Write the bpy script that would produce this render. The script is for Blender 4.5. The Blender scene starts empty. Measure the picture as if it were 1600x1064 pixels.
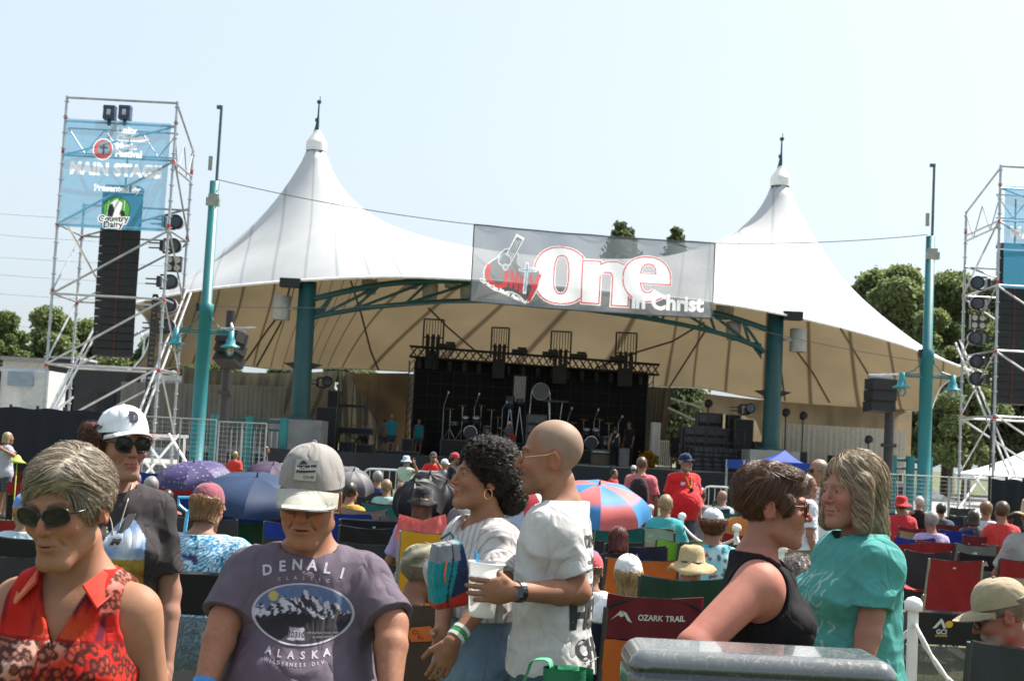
import bpy, math, random
import numpy as np
from mathutils import Vector, Matrix
from mathutils.bvhtree import BVHTree
R = math.radians
rnd = random.Random(7)
NR = np.random.RandomState(11)
SC = bpy.context.scene
COL = SC.collection

# ------------------------------------------------------------------ camera
CAMH, FPX = 1.65, 2200.0
PITCH, ROLL = math.atan(166 / FPX), R(2.95)
FW = Vector((0, math.cos(PITCH), math.sin(PITCH)))
_r, _u = Vector((1, 0, 0)), Vector((0, -math.sin(PITCH), math.cos(PITCH)))
CR = _r * math.cos(ROLL) + _u * math.sin(ROLL)
CU = -_r * math.sin(ROLL) + _u * math.cos(ROLL)
EYE = Vector((0, 0, CAMH))
cam = bpy.data.objects.new('camera', bpy.data.cameras.new('camera'))
COL.objects.link(cam)
cam.matrix_world = Matrix(((CR.x, CU.x, -FW.x, 0), (CR.y, CU.y, -FW.y, 0), (CR.z, CU.z, -FW.z, CAMH), (0, 0, 0, 1)))
cam.data.sensor_width = 36
cam.data.lens = FPX / 1600 * 36
cam.data.clip_end = 2000
cam.data.dof.use_dof = True
cam.data.dof.focus_distance = 5.0
cam.data.dof.aperture_fstop = 11
SC.camera = cam
# ------------------------------------------------------------------ light
SUN_AZ, SUN_EL = R(56), R(56)       # azimuth measured from +Y towards +X (right, a little behind the stage)
w = bpy.data.worlds.new('World'); SC.world = w; w.use_nodes = True
nt = w.node_tree; nt.nodes.clear()
sky = nt.nodes.new('ShaderNodeTexSky'); sky.sky_type = 'NISHITA'; sky.sun_disc = False
sky.sun_elevation = SUN_EL; sky.sun_rotation = SUN_AZ
sky.altitude = 200; sky.air_density = 1.0; sky.dust_density = 6; sky.ozone_density = 1.6
bg = nt.nodes.new('ShaderNodeBackground'); bg.inputs[1].default_value = 0.112
wo = nt.nodes.new('ShaderNodeOutputWorld')
mixs = nt.nodes.new('ShaderNodeMixRGB'); mixs.inputs[0].default_value = .65; mixs.inputs[2].default_value = (3.5, 4.0, 4.3, 1)      # summer haze veiling the blue
nt.links.new(sky.outputs[0], mixs.inputs[1]); nt.links.new(mixs.outputs[0], bg.inputs[0]); nt.links.new(bg.outputs[0], wo.inputs[0])
sl = bpy.data.lights.new('sun', 'SUN'); sl.energy = 4.9; sl.angle = R(0.5); sl.color = (1, .95, .87)
sun = bpy.data.objects.new('sun', sl); COL.objects.link(sun)
sdir = Vector((math.sin(SUN_AZ) * math.cos(SUN_EL), math.cos(SUN_AZ) * math.cos(SUN_EL), math.sin(SUN_EL)))
sun.rotation_euler = sdir.to_track_quat('Z', 'Y').to_euler()
SC.view_settings.view_transform = 'Standard'
SC.view_settings.look = 'None'
SC.view_settings.exposure = 1.12
SC.view_settings.gamma = 1

# ------------------------------------------------------------------ pixel -> place
def P(x, y, D):
    d = FW * FPX + CR * (x - 800) + CU * (532 - y)
    return EYE + d * (D / d.y)
def proj(p):
    q = Vector(p) - EYE
    z = q.dot(FW)
    return 800 + FPX * q.dot(CR) / z, 532 - FPX * q.dot(CU) / z
def hor(x): return 698 + (x - 800) * .0515
def G(x, D, z=0.0):
    p = P(x, hor(x) + (CAMH - z) * FPX / D, D); p.z = z
    return p

# ------------------------------------------------------------------ things
def tag(o, label=None, cat=None, group=None, kind=None):
    if label: o['label'] = label
    if cat: o['category'] = cat
    if group: o['group'] = group
    if kind: o['kind'] = kind
    return o
def thing(name, label, cat, loc=(0, 0, 0), group=None, rz=0):
    o = bpy.data.objects.new(name, None); COL.objects.link(o)
    o.empty_display_size = .2
    o.location = loc; o.rotation_euler = (0, 0, rz)
    return tag(o, label, cat, group)
def wloc(o):
    l = Vector((0, 0, 0))
    while o is not None:
        l = l + Vector(o.location); o = o.parent
    return l
def copy_tree(o, parent=None):
    c = o.copy(); COL.objects.link(c); c.parent = parent
    for ch in [x for x in o.children]:
        copy_tree(ch, c)
    return c
def add_mesh(name, V, F, m, parent=None, smooth=False, attrs=None, top=False):
    """V (n,3) world coords; F either list of faces or (m,4)/(m,3) array"""
    V = np.asarray(V, dtype=np.float64).reshape(-1, 3)
    if parent is not None:
        V = V - np.array(wloc(parent))
    me = bpy.data.meshes.new(name)
    if isinstance(F, np.ndarray):
        n, k = F.shape
        me.vertices.add(len(V)); me.vertices.foreach_set('co', V.astype(np.float32).ravel())
        me.loops.add(n * k); me.loops.foreach_set('vertex_index', F.astype(np.int32).ravel())
        me.polygons.add(n); me.polygons.foreach_set('loop_start', np.arange(0, n * k, k, dtype=np.int32))
        me.update(calc_edges=True)
    else:
        me.from_pydata([tuple(p) for p in V], [], F)
    if attrs is not None:
        for an, arr in attrs.items():
            if arr.ndim == 2:
                a = me.color_attributes.new(an, 'FLOAT_COLOR', 'POINT')
                c = np.ones((len(V), 4), np.float32); c[:, :3] = arr
                a.data.foreach_set('color', c.ravel())
            else:
                a = me.attributes.new(an, 'FLOAT', 'POINT'); a.data.foreach_set('value', arr.astype(np.float32))
    me.polygons.foreach_set('use_smooth', [smooth] * len(me.polygons))
    ms = m if isinstance(m, (list, tuple)) else [m]
    for mm in ms: me.materials.append(mm)
    me.update()
    o = bpy.data.objects.new(name, me); COL.objects.link(o)
    o.parent = parent
    return o
class MB:
    def __init__(s): s.v = []; s.f = []
    def add(s, V, F):
        b = len(s.v); s.v += [tuple(p) for p in V]; s.f += [tuple(i + b for i in f) for f in F]; return s
    def box(s, c, size, rz=0, rot=None):
        c = Vector(c); hx, hy, hz = [q / 2 for q in size]
        M = rot if rot is not None else Matrix.Rotation(rz, 3, 'Z')
        V = [c + M @ Vector((x * hx, y * hy, z * hz)) for x, y, z in
             ((-1, -1, -1), (1, -1, -1), (1, 1, -1), (-1, 1, -1), (-1, -1, 1), (1, -1, 1), (1, 1, 1), (-1, 1, 1))]
        return s.add(V, [(0, 3, 2, 1), (4, 5, 6, 7), (0, 1, 5, 4), (1, 2, 6, 5), (2, 3, 7, 6), (3, 0, 4, 7)])
    def tube(s, a, b, r, r2=None, n=8, cap=True):
        a, b = Vector(a), Vector(b); r2 = r if r2 is None else r2
        d = (b - a); 
        if d.length < 1e-6: return s
        d.normalize()
        u = d.orthogonal().normalized(); w_ = d.cross(u)
        V = []
        for p, q in ((a, r), (b, r2)):
            for i in range(n):
                t = 2 * math.pi * i / n
                V.append(p + (u * math.cos(t) + w_ * math.sin(t)) * q)
        F = [(i, (i + 1) % n, n + (i + 1) % n, n + i) for i in range(n)]
        if cap: F += [tuple(range(n - 1, -1, -1)), tuple(range(n, 2 * n))]
        return s.add(V, F)
    def path(s, pts, r, n=6, closed=False):
        pts = [Vector(p) for p in pts]; m = len(pts); V = []; pu = None
        for i, p in enumerate(pts):
            a = pts[i - 1] if (i or closed) else p
            b = pts[(i + 1) % m] if (i < m - 1 or closed) else p
            d = (b - a).normalized()
            if pu is None: pu = d.orthogonal().normalized()
            u = (pu - d * pu.dot(d)).normalized(); pu = u; w_ = d.cross(u)
            rr = r[i] if isinstance(r, (list, tuple)) else r
            V += [p + (u * math.cos(2 * math.pi * k / n) + w_ * math.sin(2 * math.pi * k / n)) * rr for k in range(n)]
        F = []
        for i in range(m if closed else m - 1):
            j = (i + 1) % m
            F += [(i * n + k, i * n + (k + 1) % n, j * n + (k + 1) % n, j * n + k) for k in range(n)]
        if not closed: F += [tuple(range(n - 1, -1, -1)), tuple(range((m - 1) * n, m * n))]
        return s.add(V, F)
    def lathe(s, prof, c=(0, 0, 0), n=20, M=None, ang=2 * math.pi):
        c = Vector(c); V = []; M = M or Matrix.Identity(3)
        full = abs(ang - 2 * math.pi) < 1e-6; nn = n if full else n + 1
        for r_, z in prof:
            for i in range(nn):
                t = ang * i / n
                V.append(c + M @ Vector((r_ * math.cos(t), r_ * math.sin(t), z)))
        F = []
        for j in range(len(prof) - 1):
            for i in range(n):
                k = (i + 1) % nn
                F.append((j * nn + i, j * nn + k, (j + 1) * nn + k, (j + 1) * nn + i))
        return s.add(V, F)
    def grid(s, rows):
        h_, w_ = len(rows), len(rows[0])
        V = [p for r_ in rows for p in r_]
        return s.add(V, [(j * w_ + i, j * w_ + i + 1, (j + 1) * w_ + i + 1, (j + 1) * w_ + i) for j in range(h_ - 1) for i in range(w_ - 1)])
    def prism(s, poly, off):
        """closed polygon of 3d points, extruded by off"""
        n = len(poly); off = Vector(off)
        V = [Vector(p) for p in poly] + [Vector(p) + off for p in poly]
        return s.add(V, [tuple(range(n)), tuple(range(2 * n - 1, n - 1, -1))] + [(i, i + n, (i + 1) % n + n, (i + 1) % n) for i in range(n)])
    def build(s, name, m, parent=None, smooth=False):
        return add_mesh(name, s.v, s.f, m, parent, smooth)

# ------------------------------------------------------------------ materials
_M = {}
def lin(c): return tuple(((q / 255 + .055) / 1.055) ** 2.4 if q > 10 else q / 255 / 12.92 for q in c)
def mat(key, col=(.5, .5, .5), rough=.6, metal=0., var=.15, vs=6., bump=0., bs=80., transl=0., tcol=None, alpha=1., attr=None,
        spec=.5, coat=0., stripes=None, sheen=0., detail=4):
    if key in _M: return _M[key]
    m = bpy.data.materials.new(key); _M[key] = m; m.use_nodes = True
    nt = m.node_tree; N = nt.nodes; L = nt.links
    b = N['Principled BSDF']; out = N['Material Output']
    b.inputs['Roughness'].default_value = rough; b.inputs['Metallic'].default_value = metal
    b.inputs['Specular IOR Level'].default_value = spec
    b.inputs['Coat Weight'].default_value = coat
    if sheen: b.inputs['Sheen Weight'].default_value = sheen
    tc = N.new('ShaderNodeTexCoord')
    if attr:
        a = N.new('ShaderNodeAttribute'); a.attribute_name = attr; csrc = a.outputs['Color']
    else:
        rgb = N.new('ShaderNodeRGB'); rgb.outputs[0].default_value = (*col, 1); csrc = rgb.outputs[0]
    if var:
        n = N.new('ShaderNodeTexNoise'); n.inputs['Scale'].default_value = vs; n.inputs['Detail'].default_value = detail
        L.new(tc.outputs['Object'], n.inputs['Vector'])
        mr = N.new('ShaderNodeMapRange'); mr.inputs[1].default_value = .3; mr.inputs[2].default_value = .7
        mr.inputs[3].default_value = 1 - var; mr.inputs[4].default_value = 1 + var
        L.new(n.outputs[0], mr.inputs[0])
        mx = N.new('ShaderNodeVectorMath'); mx.operation = 'SCALE'
        L.new(csrc, mx.inputs[0]); L.new(mr.outputs[0], mx.inputs['Scale']); csrc = mx.outputs[0]
    L.new(csrc, b.inputs['Base Color'])
    if bump:
        n2 = N.new('ShaderNodeTexNoise'); n2.inputs['Scale'].default_value = bs; n2.inputs['Detail'].default_value = 3
        L.new(tc.outputs['Object'], n2.inputs['Vector'])
        bp = N.new('ShaderNodeBump'); bp.inputs['Strength'].default_value = bump; bp.inputs['Distance'].default_value = .01
        L.new(n2.outputs[0], bp.inputs['Height']); L.new(bp.outputs[0], b.inputs['Normal'])
    sh = b.outputs[0]
    if transl:
        t = N.new('ShaderNodeBsdfTranslucent')
        if tcol: t.inputs[0].default_value = (*tcol, 1)
        else: L.new(csrc, t.inputs[0])
        ms = N.new('ShaderNodeMixShader'); ms.inputs[0].default_value = transl
        L.new(sh, ms.inputs[1]); L.new(t.outputs[0], ms.inputs[2]); sh = ms.outputs[0]
    if alpha < 1:
        t = N.new('ShaderNodeBsdfTransparent'); ms = N.new('ShaderNodeMixShader'); ms.inputs[0].default_value = alpha
        L.new(t.outputs[0], ms.inputs[1]); L.new(sh, ms.inputs[2]); sh = ms.outputs[0]
    L.new(sh, out.inputs[0])
    return m
def hexm(key, rgb, **k):           # colour given as an sRGB triple of the material itself
    return mat(key, lin(rgb), **k)

# text as flat mesh: verts (n,2) centred, faces
_T = {}
def textmesh(s, size=1.0, bold=0.0, spacing=1.0, align='CENTER'):
    k = (s, size, bold, spacing, align)
    if k in _T: return _T[k]
    cu = bpy.data.curves.new('t', 'FONT'); cu.body = s; cu.size = size; cu.offset = bold; cu.space_character = spacing
    cu.align_x = align; cu.align_y = 'CENTER'; cu.fill_mode = 'FRONT'; cu.resolution_u = 3
    o = bpy.data.objects.new('t', cu); COL.objects.link(o)
    dg = bpy.context.evaluated_depsgraph_get(); dg.update()
    me = bpy.data.meshes.new_from_object(o.evaluated_get(dg))
    V = np.array([v.co[:] for v in me.vertices]).reshape(-1, 3)[:, :2]; F = [tuple(p.vertices) for p in me.polygons]
    bpy.data.objects.remove(o); bpy.data.curves.remove(cu); bpy.data.meshes.remove(me)
    _T[k] = (V, F); return V, F
def text_on(mb, s, fn, size, bold=0., spacing=1., align='CENTER', dx=0, dy=0, rot=0, sx=1.0):
    V, F = textmesh(s, size, bold, spacing, align)
    c, sn = math.cos(rot), math.sin(rot)
    mb.add([fn(dx + x * sx * c - y * sn, dy + x * sx * sn + y * c) for x, y in V], F)

# ------------------------------------------------------------------ signed-distance modelling
def surface_nets(f, lo, hi, h):
    lo = np.array(lo, float); hi = np.array(hi, float)
    n = np.ceil((hi - lo) / h).astype(int) + 1
    S = 6
    nc = (n + S - 1) // S + 1
    ax = [lo[i] + np.arange(nc[i]) * h * S for i in range(3)]
    C = np.stack(np.meshgrid(*ax, indexing='ij'), -1).reshape(-1, 3)
    cv = f(C).reshape(nc)
    act = np.abs(cv) < h * S * 1.25 + .012
    blk = np.zeros(nc - 1, bool)
    mn = np.full(nc - 1, 1e9); mx = np.full(nc - 1, -1e9)
    for a in (0, 1):
        for b in (0, 1):
            for c in (0, 1):
                q = (slice(a, nc[0] - 1 + a), slice(b, nc[1] - 1 + b), slice(c, nc[2] - 1 + c))
                blk |= act[q]
    n = (nc - 1) * S + 1
    V = np.empty(n, np.float32)
    up = np.repeat(np.repeat(np.repeat(cv[:-1, :-1, :-1], S, 0), S, 1), S, 2)
    V[:] = 1.0
    V[:-1, :-1, :-1] = np.where(up < 0, -1., 1.)
    mask = np.zeros(n, bool)
    b6 = np.repeat(np.repeat(np.repeat(blk, S, 0), S, 1), S, 2)
    for a in (0, 1):
        for b in (0, 1):
            for c in (0, 1):
                mask[a:n[0] - 1 + a, b:n[1] - 1 + b, c:n[2] - 1 + c] |= b6
    idx = np.argwhere(mask)
    out = np.empty(len(idx), np.float32)
    for i in range(0, len(idx), 400000):
        out[i:i + 400000] = f(lo + idx[i:i + 400000] * h)
    V[mask] = out
    s = V < 0
    c0 = s[:-1, :-1, :-1]
    cnt = np.zeros(c0.shape, np.int8)
    for a in (0, 1):
        for b in (0, 1):
            for c in (0, 1):
                cnt += s[a:n[0] - 1 + a, b:n[1] - 1 + b, c:n[2] - 1 + c]
    mixed = (cnt > 0) & (cnt < 8)
    ci = np.argwhere(mixed)
    if len(ci) == 0: return np.zeros((0, 3)), np.zeros((0, 4), int)
    pos = np.zeros((len(ci), 3)); num = np.zeros(len(ci))
    I, J, K = ci.T
    for d in range(3):
        e = [(a, b) for a in (0, 1) for b in (0, 1)]
        for a, b in e:
            o = [0, 0, 0]; oth = [q for q in range(3) if q != d]; o[oth[0]] = a; o[oth[1]] = b
            v0 = V[I + o[0], J + o[1], K + o[2]]
            o2 = list(o); o2[d] = 1
            v1 = V[I + o2[0], J + o2[1], K + o2[2]]
            cr = (v0 < 0) != (v1 < 0)
            t = np.where(cr, v0 / np.where(cr, v0 - v1, 1), 0)
            p = np.tile(np.array(o, float), (len(ci), 1)); p[:, d] = t
            pos += p * cr[:, None]; num += cr
    pos = lo + (ci + pos / num[:, None]) * h
    idm = np.full(mixed.shape, -1, np.int64); idm[mixed] = np.arange(len(ci))
    Fs = []
    for d in range(3):
        sl0 = [slice(None)] * 3; sl1 = [slice(None)] * 3
        sl0[d] = slice(0, n[d] - 1); sl1[d] = slice(1, n[d])
        A = s[tuple(sl0)]; B = s[tuple(sl1)]
        e = np.argwhere(A != B)
        oth = [q for q in range(3) if q != d]
        ok = (e[:, oth[0]] > 0) & (e[:, oth[1]] > 0) & (e[:, oth[0]] < n[oth[0]] - 1) & (e[:, oth[1]] < n[oth[1]] - 1)
        e = e[ok]
        sgn = A[tuple(e.T)]
        q = []
        for a, b in ((1, 1), (0, 1), (0, 0), (1, 0)):
            c = e.copy(); c[:, oth[0]] -= a; c[:, oth[1]] -= b
            q.append(idm[tuple(c.T)])
        q = np.stack(q, 1)
        flip = sgn if d != 1 else ~sgn
        q[~flip] = q[~flip][:, ::-1]
        q = q[(q >= 0).all(1)]
        Fs.append(q)
    F = np.concatenate(Fs)
    # pull vertices on to the true surface
    g = np.empty_like(pos); ep = h * .25
    d0 = f(pos)
    for i in range(3):
        p2 = pos.copy(); p2[:, i] += ep; g[:, i] = (f(p2) - d0) / ep
    gn = (g ** 2).sum(1) + 1e-9
    step = np.clip(d0 / np.sqrt(gn), -h * .6, h * .6)
    pos -= g / np.sqrt(gn)[:, None] * step[:, None]
    return pos, F

def smin(a, b, k):
    h = np.clip(.5 + .5 * (b - a) / k, 0, 1)
    return b + (a - b) * h - k * h * (1 - h)
def smax(a, b, k): return -smin(-a, -b, k)
def ell(p, c, r, M=None):
    q = p - np.array(c)
    if M is not None: q = q @ np.array(M)
    r = np.array(r)
    k0 = np.sqrt(((q / r) ** 2).sum(1)); k1 = np.sqrt(((q / r ** 2) ** 2).sum(1)) + 1e-9
    return k0 * (k0 - 1) / k1
def cone(p, a, b, r1, r2):
    a = np.array(a, float); b = np.array(b, float); ba = b - a
    l2 = ba @ ba
    t = np.clip(((p - a) @ ba) / l2, 0, 1)
    d = p - a - t[:, None] * ba
    return np.sqrt((d ** 2).sum(1)) - (r1 + (r2 - r1) * t)
def flatcone(p, a, b, r1, r2, sq):   # cone squashed along axis y by sq
    s = np.array([1, 1 / sq, 1]); return cone(p * s, np.array(a) * s, np.array(b) * s, r1, r2) * min(1, sq) 
_wd = NR.normal(size=(24, 3)); _wd /= np.linalg.norm(_wd, axis=1)[:, None]
_wp = NR.uniform(0, 6.28, 24)
def wav(p, freq, seed=0, n=5):
    s = 0
    for i in range(n):
        k = (seed * 5 + i) % 24
        s = s + np.sin(p @ _wd[k] * freq * (1 + .35 * i) + _wp[k] + 1.3 * np.sin(p @ _wd[(k + 7) % 24] * freq * .6 + seed))
    return s / n
# ================================================================== materials used by the setting
STEEL = mat('galvanised steel', (.42, .44, .46), rough=.4, metal=.7, var=.2, vs=3)
TEAL = mat('teal paint', (.006, .14, .155), rough=.45, var=.12, vs=2)
TEALD = mat('dark teal paint', (.006, .055, .055), rough=.5, var=.12, vs=2)
BLACK = mat('matte black', (.012, .012, .014), rough=.65, var=.3, vs=3)
BLACKG = mat('satin black', (.018, .018, .02), rough=.35, var=.3, vs=5)
CHROME = mat('chrome', (.6, .6, .6), rough=.25, metal=1, var=.1)
CONC = mat('concrete', (.24, .24, .235), rough=.85, var=.2, vs=1.5, bump=.3, bs=20)
REDP = mat('red clamp paint', (.5, .03, .03), rough=.5)
WHITEP = mat('white paint', (.75, .75, .73), rough=.5, var=.06)
GLASS = mat('lens glass', (.05, .055, .07), rough=.1, var=0)

def FD(x): return 52 + (x - 470) * 2.5 / 735
def FP(x, y, dd=0): return P(x, y, FD(x) + dd)
def interp(pts, t):
    """catmull-rom through pts at parameter 0..1"""
    n = len(pts) - 1; s = min(max(t, 0), 1) * n; i = min(int(s), n - 1); f = s - i
    p = [np.array(pts[max(i - 1, 0)]), np.array(pts[i]), np.array(pts[i + 1]), np.array(pts[min(i + 2, n)])]
    return .5 * ((2 * p[1]) + (-p[0] + p[2]) * f + (2 * p[0] - 5 * p[1] + 4 * p[2] - p[3]) * f * f + (-p[0] + 3 * p[1] - 3 * p[2] + p[3]) * f ** 3)

# ================================================================== ground
def ground_mat():
    m = bpy.data.materials.new('grass ground'); m.use_nodes = True
    N = m.node_tree.nodes; L = m.node_tree.links; b = N['Principled BSDF']; b.inputs['Roughness'].default_value = .95
    tc = N.new('ShaderNodeTexCoord')
    n1 = N.new('ShaderNodeTexNoise'); n1.inputs['Scale'].default_value = .8; n1.inputs['Detail'].default_value = 8
    n2 = N.new('ShaderNodeTexNoise'); n2.inputs['Scale'].default_value = 30; n2.inputs['Detail'].default_value = 6
    L.new(tc.outputs['Object'], n1.inputs[0]); L.new(tc.outputs['Object'], n2.inputs[0])
    r1 = N.new('ShaderNodeValToRGB'); e = r1.color_ramp.elements
    e[0].position = .35; e[0].color = (.035, .055, .014, 1); e[1].position = .68; e[1].color = (.15, .135, .06, 1)  # lawn tones darkened overall, standing in for shadows of the crowd
    q = r1.color_ramp.elements.new(.5); q.color = (.065, .085, .024, 1)
    mx = N.new('ShaderNodeMath'); mx.operation = 'ADD'
    ml = N.new('ShaderNodeMath'); ml.operation = 'MULTIPLY_ADD'; ml.inputs[1].default_value = .5; ml.inputs[2].default_value = -.25
    L.new(n2.outputs[0], ml.inputs[0]); L.new(n1.outputs[0], mx.inputs[0]); L.new(ml.outputs[0], mx.inputs[1])
    L.new(mx.outputs[0], r1.inputs[0]); L.new(r1.outputs[0], b.inputs['Base Color'])
    bp = N.new('ShaderNodeBump'); bp.inputs['Strength'].default_value = .6; bp.inputs['Distance'].default_value = .03
    L.new(n2.outputs[0], bp.inputs['Height']); L.new(bp.outputs[0], b.inputs['Normal'])
    return m
tag(MB().add([(-500, -30, 0), (500, -30, 0), (500, 900, 0), (-500, 900, 0)], [(0, 1, 2, 3)]).build('ground', ground_mat()), kind='structure')
mulch = mat('pale mulch', (.42, .38, .32), rough=.95, var=.35, vs=6, bump=.8, bs=15)
tag(MB().add([(-22, 37, .004), (-5, 37, .004), (-5, 49.8, .004), (-22, 49.8, .004)], [(0, 1, 2, 3)]).build('mulch_bed', mulch), kind='structure')
tag(MB().add([(11, 37, .004), (22, 37, .004), (22, 49.8, .004), (11, 49.8, .004)], [(0, 1, 2, 3)]).build('mulch_bed', mulch), kind='structure')
tag(MB().add([(-60, 50, .004), (60, 50, .004), (60, 92, .004), (-60, 92, .004)], [(0, 1, 2, 3)]).build('pavement', CONC), kind='structure')

# ================================================================== the stage tent
def fabric_mat():
    m = bpy.data.materials.new('tent membrane'); m.use_nodes = True
    N = m.node_tree.nodes; L = m.node_tree.links; b = N['Principled BSDF']; out = N['Material Output']
    b.inputs['Roughness'].default_value = .7
    at = N.new('ShaderNodeAttribute'); at.attribute_name = 'seam'
    geo = N.new('ShaderNodeNewGeometry')
    tc = N.new('ShaderNodeTexCoord')
    n = N.new('ShaderNodeTexNoise'); n.inputs['Scale'].default_value = .35; n.inputs['Detail'].default_value = 6
    L.new(tc.outputs['Object'], n.inputs[0])
    dirt = N.new('ShaderNodeMapRange'); dirt.inputs[1].default_value = .3; dirt.inputs[2].default_value = .75; dirt.inputs[3].default_value = 1.08; dirt.inputs[4].default_value = .8
    L.new(n.outputs[0], dirt.inputs[0])
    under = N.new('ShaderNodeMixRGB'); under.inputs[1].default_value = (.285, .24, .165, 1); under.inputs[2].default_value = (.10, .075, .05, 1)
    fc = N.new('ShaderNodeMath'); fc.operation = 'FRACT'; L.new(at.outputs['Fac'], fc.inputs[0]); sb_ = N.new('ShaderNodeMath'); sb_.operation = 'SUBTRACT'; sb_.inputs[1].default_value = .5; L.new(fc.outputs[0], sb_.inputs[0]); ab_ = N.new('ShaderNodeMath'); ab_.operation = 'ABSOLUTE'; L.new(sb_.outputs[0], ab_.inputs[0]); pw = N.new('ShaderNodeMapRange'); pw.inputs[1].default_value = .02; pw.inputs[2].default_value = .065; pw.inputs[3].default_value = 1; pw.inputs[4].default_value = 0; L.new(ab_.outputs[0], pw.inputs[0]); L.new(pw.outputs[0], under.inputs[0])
    us = N.new('ShaderNodeVectorMath'); us.operation = 'SCALE'; L.new(under.outputs[0], us.inputs[0]); L.new(dirt.outputs[0], us.inputs['Scale'])
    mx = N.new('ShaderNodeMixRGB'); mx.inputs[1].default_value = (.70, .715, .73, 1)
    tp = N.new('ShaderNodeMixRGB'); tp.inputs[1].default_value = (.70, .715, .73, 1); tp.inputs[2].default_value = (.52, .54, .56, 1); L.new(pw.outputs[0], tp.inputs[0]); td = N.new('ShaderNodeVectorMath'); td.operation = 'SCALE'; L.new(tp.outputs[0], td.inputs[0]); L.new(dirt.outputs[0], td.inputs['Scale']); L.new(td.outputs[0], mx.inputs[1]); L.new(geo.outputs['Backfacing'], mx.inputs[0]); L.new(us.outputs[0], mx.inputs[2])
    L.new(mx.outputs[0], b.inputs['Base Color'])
    t = N.new('ShaderNodeBsdfTranslucent'); 
    ts = N.new('ShaderNodeVectorMath'); ts.operation = 'MULTIPLY'; ts.inputs[1].default_value = (.60, .55, .46)
    L.new(us.outputs[0], ts.inputs[0]); L.new(ts.outputs[0], t.inputs[0])
    ms = N.new('ShaderNodeMixShader'); ms.inputs[0].default_value = .3
    L.new(b.outputs[0], ms.inputs[1]); L.new(t.outputs[0], ms.inputs[2]); L.new(ms.outputs[0], out.inputs[0])
    return m
TENTM = fabric_mat()
def tent():
    root = thing('stage_tent', 'huge white tensile tent with two pointed peaks and teal columns over the stage', 'tent', FP(840, 700))
    front = [P(203, 476, 56.5), P(250, 465, 54.5), P(330, 451, 53), P(460, 439, 51.7), P(600, 433, 51.3), P(735, 437, 51.2), P(860, 447, 51.6), P(1000, 461, 52.3), P(1115, 473, 53), P(1250, 497, 54.3), P(1400, 536, 57), P(1516, 579, 60.5)]
    back = [P(186, 598, 62), P(232, 583, 64.5), P(285, 571, 66.5), P(350, 568, 67.3), P(440, 577, 67), P(520, 575, 68), P(640, 580, 69), P(820, 588, 70), P(1020, 603, 70), P(1095, 606, 70.5), P(1180, 621, 70), P(1290, 637, 69.5), P(1400, 641, 68.5), P(1455, 640, 66)]
    left = [P(203, 476, 56.5), P(226, 494, 58), P(235, 520, 59.5), P(224, 556, 61), P(186, 598, 62)]
    right = [P(1516, 579, 60.5), P(1496, 587, 61.5), P(1470, 605, 63.5), P(1455, 640, 66)]
    ns, nt_ = 241, 76
    S = np.linspace(0, 1, ns); T = np.linspace(0, 1, nt_)
    f_ = np.array([interp(front, s) for s in S]); b_ = np.array([interp(back, s) for s in S])
    # re-space the back edge so that seams run the right way
    l_ = np.array([interp(left, t) for t in T]); r_ = np.array([interp(right, t) for t in T])
    X = ((1 - T)[:, None, None] * f_[None] + T[:, None, None] * b_[None] + (1 - S)[None, :, None] * l_[:, None] + S[None, :, None] * r_[:, None]
         - ((1 - T)[:, None] * (1 - S)[None])[..., None] * f_[0] - ((1 - T)[:, None] * S[None])[..., None] * f_[-1]
         - (T[:, None] * (1 - S)[None])[..., None] * b_[0] - (T[:, None] * S[None])[..., None] * b_[-1])
    peaks = [P(494, 236, 58), P(1219, 291, 60.4)]
    fixed = np.zeros(X.shape[:2], bool); fixed[0] = fixed[-1] = True; fixed[:, 0] = fixed[:, -1] = True
    Z = X[..., 2].copy()
    for pk in peaks:
        d = np.hypot(X[..., 0] - pk.x, X[..., 1] - pk.y)
        fx = d < .40; fixed |= fx; Z[fx] = pk.z
        Z = np.where((~fixed), np.maximum(Z, pk.z - 2.2 * np.sqrt(d)), Z)
    # metric-aware relaxation
    du = np.ones(Z.shape); dv = np.ones(Z.shape)
    du[:, 1:-1] = np.hypot(X[:, 2:, 0] - X[:, :-2, 0], X[:, 2:, 1] - X[:, :-2, 1]) / 2
    dv[1:-1] = np.hypot(X[2:, :, 0] - X[:-2, :, 0], X[2:, :, 1] - X[:-2, :, 1]) / 2
    obst = np.full(Z.shape, -9.)
    for pk in peaks:
        d = np.hypot(X[..., 0] - pk.x, X[..., 1] - pk.y); obst = np.maximum(obst, pk.z - 2.0 * np.maximum(d - .4, 0) ** .80)
    obst[:2] = -9; obst[-2:] = -9
    edge = np.minimum(np.arange(nt_), nt_ - 1 - np.arange(nt_))[:, None]; obst = obst - 3. * np.clip(1 - edge / 8., 0, 1) ** 2
    wu = 1 / du ** 2; wv = 1.25 / dv ** 2
    tgt = .082          # a little upward bias near the ridge
    for it in range(3600):
        n_ = Z.copy()
        n_[1:-1, 1:-1] = ((Z[1:-1, 2:] + Z[1:-1, :-2]) * wu[1:-1, 1:-1] + (Z[2:, 1:-1] + Z[:-2, 1:-1]) * wv[1:-1, 1:-1] + tgt) / (2 * (wu + wv)[1:-1, 1:-1])
        n_ = np.maximum(n_, obst); n_[fixed] = Z[fixed]
        Z = Z + 1.0 * (n_ - Z)
    X[..., 2] = Z
    # flatten discs under the caps
    V = X.reshape(-1, 3)
    F = np.array([(j * ns + i, j * ns + i + 1, (j + 1) * ns + i + 1, (j + 1) * ns + i) for j in range(nt_ - 1) for i in range(ns - 1)])
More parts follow.
